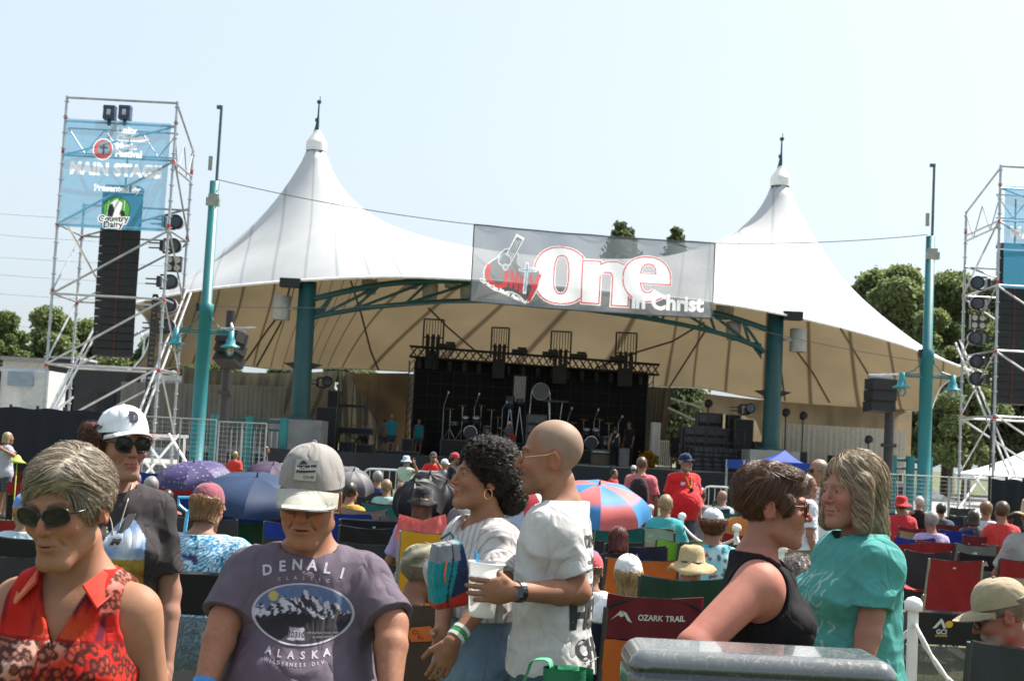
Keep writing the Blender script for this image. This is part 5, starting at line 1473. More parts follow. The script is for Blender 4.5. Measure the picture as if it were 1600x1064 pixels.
def post_red(s, o):
    glasses(s, o, w_=.029, hgt=.0185)
    # collar wings and buttons
    for k in (-1, 1):
        m = MB()
        pts = [(.046, .028, 1.478), (.060, -.035, 1.468), (.045, -.078, 1.445), (.080, -.088, 1.400), (.094, -.045, 1.425), (.085, .015, 1.450), (.06, .05, 1.475)]
        pts = [Vector((k * a * 1.12, b * 1.12 + s.Y(1.45), c + .012)) for a, b, c in pts]
        m.prism(pts, Vector((k * .003, -.003, .005)))
        V = np.array([tuple(v) for v in m.v]); add_mesh('collar', V, m.f, CLOTHM, s.collar_parent, attrs={'col': colmix(np.tile(np.array((.55, .03, .015)), (len(V), 1)), (.55, .20, .10), np.clip(wav(V, 40, 2) * 2, 0, 1))})
    b = MB()
    for z in (1.33, 1.25, 1.17):
        hh = s.bvh.ray_cast(Vector((0, -1, z)), Vector((0, 1, 0)))[0]
        if hh: b2 = MB().lathe([(.001, .004), (.006, .003), (.007, 0)], hh, 10, M=Matrix.Rotation(R(90), 3, 'X')); b2.build('button', mat('red button', (.4, .04, .03), rough=.3), s.collar_parent)
    e = MB()
    for k in (-1, 1):
        for z, r_ in ((-.043, .0032), (-.052, .0045)):
            c = s.fromhead(np.array((k * .083, .004, z))); q = MB().lathe([(.0005, r_), (r_ * .8, r_ * .6), (r_, 0), (r_ * .8, -r_ * .6), (.0005, -r_)], c, 8); q.build('earring', CHROME, o)
def fn_red(s, o): s.collar_parent = bpy.data.objects[o.children[0].name]; post_red(s, o)
person(122, 790, 2.84, R(-6), 'woman with short grey hair, dark sunglasses and sleeveless red animal-print blouse, looking down',
       dict(low=.72, hpitch=R(12), hyaw=R(-9), hroll=R(-3), bust=.03, bw=.94, skin=(.50, .25, .15), armr=.80, belly=.0, jaw=.92, lean=.05, lipc=(.30, .09, .08)), h=.0036,
       top=lambda s: shirt_fn(s, tank='wide', off=.012, hem=.80, neck=(.062, .058, .05), vneck=.14, loose=.02, wr=.005), topk=leo, hair=hair_grey, botc=(.6, .58, .52), bottom='trousers', post={'fn': fn_red})

# ---- woman in the white cap, dark tee
def tee_dark(s, p):
    c = np.tile(np.array((.050, .043, .046)), (len(p), 1))
    z = p[:, 2]; x = p[:, 0]; m = (p[:, 1] < 0) & (x > -.10) & (x < .115) & (z < 1.33 + .05 * np.sin(x * 30)) & (z > 1.02)
    sky = colmix(np.tile(np.array((.22, .33, .55)), (len(p), 1)), (.75, .78, .8), np.clip(wav(p, 30, 2) + .4, 0, 1))
    gr = colmix(np.tile(np.array((.45, .30, .07)), (len(p), 1)), (.25, .10, .03), np.clip((1.2 - z) * 8 + wav(p, 60, 1), 0, 1))
    pr = np.where((z > 1.245)[:, None], sky, gr)
    return np.where(m[:, None], pr, c)
def curly(col, n=2600, seed=1, bun=None, vol=.012, curlr=.006, low=-.05, pts=12, wide=0, rr=.0009, face=1.0):
    def g(s, o, h):
        def f(q):
            d = ell(q, (0, .026, .046), (.084 + vol, .104 + vol, .094 + vol))
            if bun: 
                for b in bun: d = smin(d, ell(q, b[0], b[1]), .02)
            d = np.maximum(d, -(q[:, 2] - low - np.clip(-q[:, 1] - .0, 0, .2) * 1.1)) if not bun else np.maximum(d, -(q[:, 2] + .05 - np.clip(-q[:, 1] + .03, 0, .2) * 1.0 + (q[:, 1] > .06) * .06))
            d = np.maximum(d, -ell(q, (0, -.128, -.015), (.074 * face, .088 * face, .080 * face)))
            for k in (-1, 1): d = np.maximum(d, -ell(q, (k * .088, -.004, -.02), (.022, .026, .032)))
            return d + .004 * wav(q, 130, 5)
        make_hair(s, o, f, col, h, n=n, flow=lambda p: np.stack([p[:, 0] * 5 + .5 * np.sin(p[:, 2] * 90), .8 + .6 * np.sin(p[:, 0] * 110), -.8 + .4 * np.sin(p[:, 1] * 95)], 1), pts=pts, step=.005, off=.004, rr=rr, curl=curlr, cfreq=1.25, lift=.020, colvar=.6, clump=.010, lo=(-.17, -.17, -.22), hi=(.17, .25, .2))
    return g
def cap_white(s, o):
    c, tr = cap(s, o, (.70, .72, .76), hi=-.008, droop=.010)
    m = MB(); g = lambda x, y: tr((x - .0, .012 - .108 * math.sqrt(max(0, 1 - (x / .09) ** 2)) * (1 - max(0, (y + .02)) * 4.2) - .003, .086 + y))
    text_on(m, 'D', g, .052, bold=.003, dx=0, sx=.85); m.add([g(-.018, .012), g(.012, .014), g(.012, .009), g(-.02, .007)], [(0, 1, 2, 3)]); m.add([g(-.006, .024), g(-.002, .024), g(-.002, -.024), g(-.006, -.024)], [(0, 1, 2, 3)]); m.add([g(.004, .02), g(.007, .02), g(.007, -.02), g(.004, -.02)], [(0, 1, 2, 3)])
    m.build('monogram', mat('navy thread', (.015, .015, .04), rough=.8), c)
def post_b(s, o):
    glasses(s, o, w_=.027, hgt=.023, rim=.0032)
    m = MB()
    def sp(x, z): 
        h_ = s.bvh.ray_cast(Vector((x, -1, z)), Vector((0, 1, 0)))[0]; return (h_ + Vector((0, -.004, 0))) if h_ else Vector((x, -.12, z))
    m.path([Vector((.055, -.02, 1.49)), sp(.045, 1.43), sp(.03, 1.36), sp(.02, 1.28)], .0022, n=5); m.path([Vector((-.055, -.02, 1.49)), sp(-.03, 1.43), sp(.0, 1.36), sp(.02, 1.28)], .0022, n=5); m.build('lanyard', mat('pale cord', (.4, .36, .3)), o)
    m = MB(); rows = [[sp(x + d_, z) for x, z in ((.09, 1.46), (.06, 1.38), (.02, 1.30), (-.03, 1.2), (-.09, 1.08))] for d_ in (-.014, .014)]; m.grid(rows); m.build('bag_strap', mat('strap grey', (.03, .028, .03), rough=.8), o)
person(186, 693, 4.75, R(12), 'woman in a white baseball cap, sunglasses and dark printed tee behind the grey-haired woman',
       dict(low=.72, bw=.92, hyaw=R(24), hpitch=R(4), bust=.02, skin=(.52, .27, .19), jaw=.95, lipc=(.42, .10, .10)), h=.0045, top=lambda s: shirt_fn(s, sleeve=.72, off=.014, neck=(.07, .06, .045)), topk=tee_dark,
       hair=curly((.10, .035, .018), n=1400, bun=[((-.045, .10, .0), (.06, .05, .07))]), cap_=cap_white, post={'fn': post_b}, bottom='shorts')

# ---- man in the grey cap and Denali tee
def cap_grey(s, o):
    c, tr = cap(s, o, (.24, .225, .215), brimcol=(.36, .35, .30), hi=.004, size=1.03, droop=.038)
    def g(x, y): return tr((x, .012 - .108 * math.sqrt(max(0, 1 - (x / .09) ** 2)) * (1 - max(0, (y + .02)) * 4.0) - .0035, .088 + y))
    m = MB(); m.add([g(x, y) for y in (-.026, 0, .024) for x in (-.026, -.012, 0, .012, .03)], [(j * 5 + i, j * 5 + i + 1, (j + 1) * 5 + i + 1, (j + 1) * 5 + i) for j in range(2) for i in range(4)]); m.build('patch', mat('patch grey', (.34, .33, .29), rough=.8), c)
    def g2(e): return lambda x, y: tr((x, .012 - .108 * math.sqrt(max(0, 1 - (x / .09) ** 2)) * (1 - max(0, (y + .02)) * 4.0) - .0035 - e, .088 + y))
    m = MB(); m.add([g2(.001)(x, y) for x, y in ((-.022, -.008), (0, -.007), (.026, -.004), (.027, .014), (0, .011), (-.021, .009))], [tuple(range(6))]); 
    m.add([g2(.001)(x, y) for x, y in ((-.018, .011), (.006, .014), (-.004, .022), (-.01, .022))], [(0, 1, 2, 3)]); m.build('patch_block', mat('patch navy', (.03, .035, .05), rough=.8), c)
    m = MB(); text_on(m, 'McGuckin', g2(.0018), .0125, bold=.0003, dx=.002, dy=.003, rot=.08); m.build('patch_name', mat('patch cream', (.55, .53, .46)), c)
    m = MB(); text_on(m, 'CO-48', g2(.0018), .009, bold=.0002, dx=.012, dy=-.017, rot=.05); m.build('patch_code', mat('patch navy', (.03, .035, .05)), c)
def denali(s, o):
    dirn = (0, 1, 0); z0 = 1.315; org = (0.0, 0, z0); ux = (1, 0, 0); uy = (0, 0, 1); W = mat('tee print pale', (.42, .40, .47), rough=.8, var=.12, vs=60)
    m = MB(); it = []
    for i, ch in enumerate('DENALI'):
        t = (i - 2.5); a = -t * .075; it.append(T2(ch, .038, dx=t * .041, dy=.122 - .0026 * t * t * 1.2, bold=.0012, rot=a))
    on_shirt(s, m, it, org, ux, uy, dirn); m.build('denali_word', W, s.sh_o)
    m = MB(); it = []
    for i, ch in enumerate('ALASKA'):
        t = (i - 2.5); it.append(T2(ch, .026, dx=t * .031 + .002, dy=-.108 + .0012 * t * t, bold=.0008, rot=t * .05))
    for i, ch in enumerate('WILDERNESS DIV.'):
        if ch != ' ': t = (i - 7); it.append(T2(ch, .0125, dx=t * .0115 + .002, dy=-.130 + .00018 * t * t, bold=.0003, rot=t * .02))
    on_shirt(s, m, it, org, ux, uy, dirn); m.build('alaska_words', W, s.sh_o); m = MB(); it = []
    for i, ch in enumerate('CLASSIC'): it.append(T2(ch, .013, dx=(i - 3) * .022, dy=.088 - .0006 * (i - 3) ** 2, bold=.0001))
    on_shirt(s, m, it, org, ux, uy, dirn); m.build('small_arc_word', W, s.sh_o)
    V2, F = disc2(.004, -.005, .140, .080, 30, 110); m = MB(); on_shirt(s, m, [(V2, F)], org, ux, uy, dirn, e=.0022)
    A = np.array(V2); x, y = A[:, 0], A[:, 1]; q = np.stack([x, y * 1.2, 0 * x], 1)
    ridge = .048 - np.abs(x - .005) * .36 + .007 * np.sin(x * 90) + .006 * np.sin(x * 211); C = np.tile(np.array((.085, .125, .23)), (len(A), 1))
    mt = y < ridge; sn = wav(np.stack([x * 1.5 + y * .9, y * .6, x * 0], 1), 130, 2) + .7 * wav(q, 300, 3)
    C[mt] = np.where((sn[mt] > -.05)[:, None], np.array((.42, .42, .48)), np.array((.035, .032, .042)))
    low = y < -.012 + .010 * np.sin(x * 24 + 2) + .004 * np.sin(x * 300); C[low] = (.022, .02, .026)
    mid = (~low) & (y < -.002 - .32 * (x - .13) * (x < .13) * -1 + 0) & (x > .01) & (y < .012 + .1 * x); C[mid] = (.04, .038, .05)
    C[(np.hypot(x + .078, y - .038) < .0135)] = (.42, .35, .12)
    C[(np.abs(x + .006) < .020) & (np.abs(y + .056) < .015)] = (.30, .27, .33)
    rim = np.hypot((x - .004) / .140, (y + .005) / .080) > .965; C[rim] = (.40, .39, .46)
    add_mesh('mountain_print', m.v, m.f, CLOTHM, s.sh_o, smooth=True, attrs={'col': C})
    m = MB(); on_shirt(s, m, [T2('20310', .019, dx=-.006, dy=-.058, bold=.0004)], org, ux, uy, dirn, e=.003); m.build('number', mat('print dark', (.05, .045, .055)), s.sh_o)
    m = MB(); on_shirt(s, m, [T2('DENALI NATIONAL PARK', .0075, dx=.065, dy=-.052, bold=.0001), T2('ALASKA RANGE', .0075, dx=.065, dy=-.062, bold=.0001)], org, ux, uy, dirn, e=.003); m.build('small_words', mat('print mid', (.16, .15, .18)), s.sh_o)
def post_c(s, o):
    s.sh_o = [c for c in o.children if c.name.startswith('shirt')][0]; denali(s, o)
    glasses(s, o, col=(.10, .06, .035), w_=.028, hgt=.02, rim=.0011, lensm=mat('tinted lens', (.10, .05, .025), rough=.1, var=0, alpha=.55), name='eyeglasses')
    w_ = s.arms[-1][1]; e = s.arms[-1][0]; a = w_ + (e - w_) * .10; b = w_ + (e - w_) * .17; d = (b - a) / np.linalg.norm(b - a)
    MB().tube(a, b, .034, .036, n=16).build('wristband', mat('blue wristband', (.02, .20, .55), rough=.4), o)
def hairy(s, p, c):
    for k in (-1, 1):
        d = cone(p, s.arms[k][0], s.arms[k][1], .05, .04); c = colmix(c, np.array(s.skin) * np.array((.72, .62, .55)), (d < .02) * np.clip(wav(p, 300, 2) * .9, 0, 1) * .7)
    return c
person(487, 775, 3.68, R(3), 'heavyset man in a grey baseball cap and purple-grey Denali Alaska tee, arms hanging down',
       dict(low=.72, hpitch=R(15), hyaw=R(-6), hroll=R(2), bw=1.08, bd=1.15, belly=.09, hips=1.12, armr=1.12, neckr=1.12, jaw=1.14, nose=1.35, headsc=1.05, skin=(.52, .245, .15), brow=(.3, .24, .18), skinpaint=hairy, legr=1.1, open_mouth=.0012, lipc=(.36, .13, .11)), h=.0038,
       armpx={-1: ((352, 968, 3.62), (316, 1085, 3.5)), 1: ((612, 975, 3.62), (610, 1095, 3.5))},
       top=lambda s: shirt_fn(s, sleeve=.88, off=.015, hem=.80, neck=(.082, .066, .05), loose=.028, wr=.0055), topc=(.135, .108, .142), botc=(.10, .10, .12), hair=hair_short((.32, .30, .28), vol=.002, n=500, low=-.045), cap_=cap_grey, post={'fn': post_c})

# ---- curly-haired woman with sling bag
def pre_d(s):
    Rt = s.Rz.T; s.fing[1] = dict(dir=Rt @ np.array((-.38, -.1, -1)), palm=Rt @ np.array((-.2, 1, 0)), thumb=Rt @ np.array((-1, 0, -.2)), curl=(.45, .5, .55, .6), spread=.6)
def stripes(s, p):
    c = np.tile(np.array((.60, .585, .60)), (len(p), 1)); t = p[:, 0] * .8 + p[:, 1] * .65
    for k in (-1, 1):
        d = cone(p, s.sh[k], s.arms[k][0], .09, .1) < 0; t = np.where(d, (p[:, 0] - p[:, 1]) * .9, t)
    fr = np.modf(np.abs(t + 1) / .026)[0]; c = colmix(c, (.40, .30, .225), np.clip(1 - np.abs(fr - .5) / .20, 0, 1) * 1.4 * .85)
    return colmix(c, (.42, .47, .6), np.clip(1 - np.abs(fr - .0) / .06, 0, 1) * .35)
def tattoo(s, p, c):
    e, w_ = s.arms[1]; ax = w_ - e; L = np.linalg.norm(ax); ax = ax / L; t = (p - e) @ ax; r_ = p - e - t[:, None] * ax
    near = (np.linalg.norm(r_, axis=1) < .06) & (t > .05) & (t < L * .88)
    u = np.cross(ax, (0, 1, 0)); u /= np.linalg.norm(u); uu = r_ @ u; v = r_ @ np.cross(ax, u)
    line = np.abs(uu - .010 * np.sin(t * 40)) < .0022; leaf = (np.abs(np.abs(uu - .01 * np.sin(t * 40)) - np.abs(np.modf(t / .035)[0] - .5) * .03) < .0024) & (np.abs(uu) < .019)
    return colmix(c, (.04, .05, .06), near * (line | leaf) * (p[:, 0] > s.arms[1][1][0] - .08) * .7)
def post_d(s, o):
    for k in (1, -1):
        c = s.fromhead(np.array((k * .081, -.002, -.052))); M = Matrix(s.Rh.tolist()); q = MB().path([Vector(c) + M @ Vector((.0, .016 * math.cos(a), .019 * math.sin(a))) for a in np.linspace(0, 6.28, 16)[:-1]], .0014, n=5, closed=True); q.build('earring', mat('gold', (.8, .55, .25), rough=.25, metal=1, var=0), o)
    e, w_ = s.arms[1]; ax = (w_ - e) / np.linalg.norm(w_ - e)
    for a, b, col, nm in ((.80, .84, (.7, .72, .7), 'watch_strap'), (.86, .90, (.03, .32, .08), 'wristband'), (.905, .945, (.7, .72, .7), 'wristband')):
        MB().tube(e + (w_ - e) * a, e + (w_ - e) * b, .0335, .0325, n=16).build(nm, mat(nm + str(col), col, rough=.5), o)
    f = np.array(s.pxl(727, 985, 4.45)); MB().box(Vector(e + (w_ - e) * .80 + (Vector(s.pxl(740, 985, 4.3)) - Vector(s.pxl(740, 985, 4.6))).normalized() @ Vector((0, 0, 0)) * 0), (.02, .02, .02)) if False else None
    # sling bag on the front and its strap
    wp = lambda x, y, d: Vector(s.pxl(x, y, d))
    bag = thing('sling_bag', 'teal, navy and red sling bag worn on the front of the curly-haired woman', 'bag')
    def f(p):
        a = np.abs(p * np.array((1, 1, 1)) ) - np.array((.055 + 0 * .1, .03, .125)) ; d = np.sqrt((np.maximum(a, 0) ** 2).sum(1)) + np.minimum(a.max(1), 0) - .03; d = d + np.clip(p[:, 2], 0, .2) * .18; return d + .005 * wav(p, 40, 2)
    V, F = surface_nets(f, (-.12, -.1, -.19), (.12, .1, .19), .006)
    C = np.tile(np.array((.01, .22, .25)), (len(V), 1)); C = colmix(C, (.015, .03, .08), (V[:, 0] - V[:, 2] * .3 > .015) * 1.); C = colmix(C, (.45, .03, .02), (V[:, 2] < -.10 + V[:, 0] * .3) * 1.); C = colmix(C, (.20, .22, .24), (V[:, 2] > .055) * (V[:, 0] < .04) * 1.); C = colmix(C, (.02, .02, .03), (np.abs(V[:, 0] + .01 - .02 * np.sin(V[:, 2] * 15)) < .004) * 1.)
    add_mesh('pouch', V, F, CLOTHM, bag, True, attrs={'col': C})
    m = MB().path([Vector((-.03, -.058, .06)), Vector((-.045, -.066, .0)), Vector((-.04, -.062, -.03))], .005, n=5); m.build('zip_pull', mat('orange cord', (.6, .12, .02)), bag)
    m = MB().path([Vector((.03, .0, .15)), Vector((.01, -.02, .178)), Vector((-.03, 0, .15))], .007, n=5); m.build('loop', mat('teal strap', (.01, .09, .1)), bag)
    bag.location = P(700, 893, 4.52); bag.rotation_euler = (R(6), R(-8), R(25)); bag.scale = (.72, .72, .72)
    a = P(712, 838, 4.52); 
    m = MB()
    def flat(pts, wd):
        up = Vector((0, -.15, 1)); r0 = [p + up * wd * .5 for p in pts]; r1 = [p - up * wd * .5 for p in pts]; m.grid([r0, r1])
    flat([P(706, 932, 4.48), P(730, 932, 4.44), P(760, 915, 4.42), P(790, 898, 4.43), P(812, 880, 4.48)], .022)
    m.build('strap', mat('teal strap', (.01, .09, .1), rough=.7), bag); 
    for c in bag.children:
        if c.name.startswith('strap'):
            c.matrix_parent_inverse = Matrix.LocRotScale(bag.location, bag.rotation_euler, bag.scale).inverted()
HAIRD = (.020, .012, .009)
person(750, 749, 4.98, R(-60), 'curly dark-haired woman with hoop earrings and striped white shirt, facing left',
       dict(hyaw=R(-6), hpitch=R(-5), bust=.028, bw=.94, bd=.95, skin=(.50, .24, .14), jaw=1.02, nose=.95, lipc=(.50, .06, .08), brow=(.03, .02, .015), hips=1.05, armr=.96, skinpaint=tattoo, belly=.01, legr=1.08), h=.0042,
       armpx={1: ((786, 905, 4.76), (706, 1003, 4.6)), -1: ((700, 900, 5.0), (690, 985, 4.8))},
       top=lambda s: shirt_fn(s, sleeve=.95, off=.016, hem=1.12, neck=(.085, .07, .05), loose=.05, wr=.009, vneck=.06), topk=stripes, bottom='mini', botc=(.13, .20, .28),
       hair=curly(HAIRD, n=7000, bun=[((0, .120, -.045), (.055, .052, .055)), ((0, .03, .1), (.072, .078, .042)), ((0, -.02, .11), (.05, .04, .028))], vol=.001, curlr=.0085, rr=.0010, face=1.20), post={'fn': post_d, 'pre': pre_d})

# ---- bald man with cup
def pre_e(s):
    Rt = s.Rz.T
    s.fing[1] = dict(dir=Rt @ np.array((-1, .05, -.02)), palm=Rt @ np.array((0, 1, 0)), thumb=Rt @ np.array((0, .3, 1)), curl=(.42, .40, .42, .48), spread=2.2, thumbbend=.7)
def post_e(s, o):
    sh = [c for c in o.children if c.name.startswith('shirt')][0]
    BK = mat('black shirt print', (.03, .03, .032), rough=.8, var=.2, vs=40)
    # big block letters on the back and small word on the chest
    it = []
    for i, (row, sz) in enumerate((('IDENTITY', .052), ('THE TRUTH', .055), ('WITH THE', .05), ('HERD', .12), ('CHRIST', .085), ('FIRST', .10))):
        m = MB(); on_shirt(s, m, [T2(row, sz, dx=0, dy=.10 - i * .078 - (i > 3) * .03, bold=sz * .045)], (0, 0, 1.26), (-1, 0, 0), (0, 0, 1), (0, -1, 0), e=.002); m.build('back_word', BK, sh)
    m = MB(); on_shirt(s, m, [T2('TRUTH', .032, dx=.03, dy=.085, bold=.0015)], (0, 0, 1.26), (1, 0, 0), (0, 0, 1), (0, 1, 0), e=.002); m.build('chest_print', BK, sh)
    e, w_ = s.arms[1]
    wt = MB().tube(w_ + (e - w_) * .03, w_ + (e - w_) * .10, .033, .034, n=18).build('watch', mat('black resin', (.015, .015, .018), rough=.35), o)
    fc = s.tolocal(P(794, 922, 4.33)); wp = w_ + (e - w_) * .065
    nrm = Vector(s.Rz.T @ np.array((0, -1, .1))).normalized()
    M = nrm.to_track_quat('Z', 'Y').to_matrix(); MB().box(Vector(wp) + nrm * .034, (.03, .034, .010), rot=M).build('watch_face', mat('watch face', (.05, .055, .06), rough=.15), wt)
    g = MB(); hp = lambda x, y, z: s.fromhead(np.array((x, y, z)))
    for k in (-1, 1):
        g.path([hp(k * .058, -.085, .004), hp(k * .0755, -.05, .008), hp(k * .079, -.01, .012), hp(k * .082, .012, .022), hp(k * .079, .03, .0)], .0012, n=5)
        g.path([hp(k * .032 + .024 * math.cos(a), -.106 + .010 * abs(math.cos(a)), .006 + .017 * math.sin(a)) for a in np.linspace(0, 6.28, 16)[:-1]], .0009, n=5, closed=True)
    g.build('eyeglasses', mat('gold', (.8, .55, .25)), o)
sb, ob = person(864, 716, 4.66, R(-98), 'bald man with a moustache in a white tee with back print, holding a cup',
       dict(low=.72, hyaw=R(4), hpitch=R(2), bw=1.02, bd=.92, skin=(.47, .225, .135), scalp=(.26, .19, .14), stubble=.28, brow=(.045, .03, .02), mustache=(.06, .035, .022), nose=1.1, jaw=1.02, armr=1.04, neckr=1.08, belly=.0), h=.0040,
       armpx={1: ((903, 925, 4.54), (803, 924, 4.34)), -1: ((868, 935, 4.98), (866, 1050, 4.95))},
       top=lambda s: shirt_fn(s, sleeve=.66, off=.016, hem=.93, neck=(.078, .064, .046), loose=.016, wr=.0075), topc=(.62, .61, .60), botc=(.035, .075, .09), post={'pre': pre_e, 'fn': post_e}, bottom='trousers')
def cup():
    c = P(756, 921, 4.40); root = thing('plastic_cup', 'white plastic cup with a blue straw in the bald man\'s hand', 'cup', c)
    M = Matrix.Rotation(R(3), 3, 'Y'); h = .165
    MB().lathe([(.001, -h / 2), (.038, -h / 2), (.040, -h / 2 + .004), (.054, h / 2), (.0525, h / 2), (.039, -h / 2 + .008), (.001, -h / 2 + .008)], c, 28, M=M).build('cup_wall', mat('milky plastic', (.82, .82, .80), rough=.3, var=.02, transl=.45), root, True)
    MB().path([c + M @ Vector((.0572 * math.cos(a), .0572 * math.sin(a), h / 2)) for a in np.linspace(0, 6.283, 29)[:-1]], .0032, n=6, closed=True).build('rim', mat('milky plastic', (.8, .8, .8)), root, True)
    MB().tube(c + Vector((-.0, .0, .02)), P(742, 860, 4.40), .0042, n=8).build('straw', mat('blue straw', (.02, .30, .65), rough=.3), root)
cup()

# ---- short brown-haired woman in black tank top
def hair_pixie(s, o, h):
    def f(q):
        d = ell(q, (0, .022, .046), (.080, .103, .091))
        d = smin(d, ell(q, (0, -.038, .092), (.052, .050, .026)), .03)
        d = np.maximum(d, -(q[:, 2] + .072 - np.clip(-q[:, 1] + .05, 0, .2) * .75))
        d = np.maximum(d, -cone(q, (0, -.01, -.06), (0, .0, -.2), .055, .05))
        d = np.maximum(d, -ell(q, (0, -.13, -.02), (.074, .082, .078)))
        for k in (-1, 1): d = np.maximum(d, -ell(q, (k * .088, -.004, -.024), (.028, .026, .034))); d = smin(d, ell(q, (k * .074, -.038, .012), (.012, .02, .028)), .01)
        return d
    make_hair(s, o, f, (.085, .038, .020), h, n=7500, flow=lambda p: np.stack([p[:, 0] * 3 + .6 * np.sin(p[:, 1] * 70 + p[:, 2] * 50), .55 - 1.5 * np.clip((p[:, 2] - .07) / .03, 0, 1) * np.clip(-p[:, 1] / .03 + 1.0, 0, 1) + .2 * np.sin(p[:, 2] * 90), -.9 + .9 * np.clip((p[:, 2] - .07) / .03, 0, 1)], 1), pts=10, step=.0075, off=.004, rr=.0008, lift=.012, clump=.008, colvar=.45, tint=((.24, .12, .06), .2))
def post_f(s, o):
    glasses(s, o, col=(.10, .008, .01), w_=.026, hgt=.019, rim=.0028)
def sunburn(s, p, c): return colmix(c, np.array((.50, .17, .13)), np.clip(wav(p, 8, 1) * .3 + .35, 0, .6) * (p[:, 2] < 1.5))
person(1204, 792, 4.05, R(78), 'woman with short brown hair, red-framed glasses and black tank top, facing right',
       dict(low=.72, hyaw=R(6), hpitch=R(3), bust=.02, bw=.98, bd=1.0, armr=1.30, belly=.03, neckr=1.0, skin=(.52, .24, .17), hips=1.15, jaw=1.06, nose=1.05, skinpaint=sunburn, lipc=(.42, .10, .11)), h=.0040,
       armpx={-1: ((1084, 1012, 3.78), (1110, 1120, 3.66))},
       top=lambda s: shirt_fn(s, tank=True, off=.013, hem=.80, neck=(.10, .085, .085), neckz=1.47, loose=.02, wr=.004), topc=(.012, .011, .013), hair=hair_pixie, post={'fn': post_f}, botc=(.03, .03, .04))

# ---- woman in the teal tee
def tealtee(s, p):
    c = np.tile(np.array((.085, .33, .305)), (len(p), 1)); x = p[:, 0]; z = p[:, 2]; m = (p[:, 1] < -.03) & (np.abs(x) < .13) & (z > 1.02) & (z < 1.36)
    d = (np.abs(wav(np.stack([x, z, x * 0], 1) * np.array((1, 1.3, 1)), 75, 2)) < .10) & ((z > 1.25) | (np.modf(z / .06)[0] > .35)); return colmix(c, (.40, .58, .55), m * d * .75)
person(1333, 768, 4.6, R(-78), 'woman with long wavy grey-blonde hair and teal printed tee, facing left',
       dict(low=.70, hyaw=R(14), hpitch=R(4), bust=.04, bw=.98, bd=1.0, belly=.055, armr=1.05, hips=1.05, skin=(.52, .26, .19), jaw=1.12, nose=1.15, neckr=1.1, brow=(.2, .15, .1), lipc=(.40, .14, .12)), h=.0042,
       armpx={1: ((1362, 960, 4.42), (1342, 1070, 4.36)), -1: ((1290, 950, 4.75), (1265, 1060, 4.6))},
       top=lambda s: shirt_fn(s, sleeve=.86, off=.017, hem=.72, neck=(.072, .06, .045), loose=.016, wr=.010), topk=tealtee, botc=(.05, .06, .10),
       hair=hair_long((.40, .31, .21), length=.130, n=7500, width=.066, tint=((.17, .12, .075), .3), wave=.0060, front=True))
# ================================================================== folding chairs
def rgbm(key, c, **k): return mat(key, c, rough=.8, var=.12, vs=5, bump=.25, bs=25, **k)
CC = {'red': (.30, .012, .018), 'maroon': (.14, .012, .02), 'black': (.014, .014, .017), 'charcoal': (.045, .045, .055), 'navy': (.015, .022, .06), 'blue': (.01, .04, .33), 'tan': (.30, .23, .15), 'orange': (.55, .13, .02), 'lime': (.16, .42, .03),
      'green': (.015, .06, .03), 'pale green': (.34, .48, .40), 'grey': (.16, .16, .17), 'yellow': (.65, .33, .01), 'brown': (.085, .055, .045), 'silver': (.33, .34, .36), 'white': (.6, .6, .6), 'plum': (.09, .03, .10), 'coral': (.75, .16, .15), 'sand': (.42, .36, .28), 'teal': (.01, .16, .17)}
def clothm(c, tr=.15): return rgbm('chair cloth ' + c, CC[c], transl=tr)
LEGM = mat('chair leg', (.06, .06, .065), rough=.35, metal=.3); LEGS_ = mat('chair leg silver', (.4, .4, .41), rough=.3, metal=.8)
chair_r = random.Random(21)
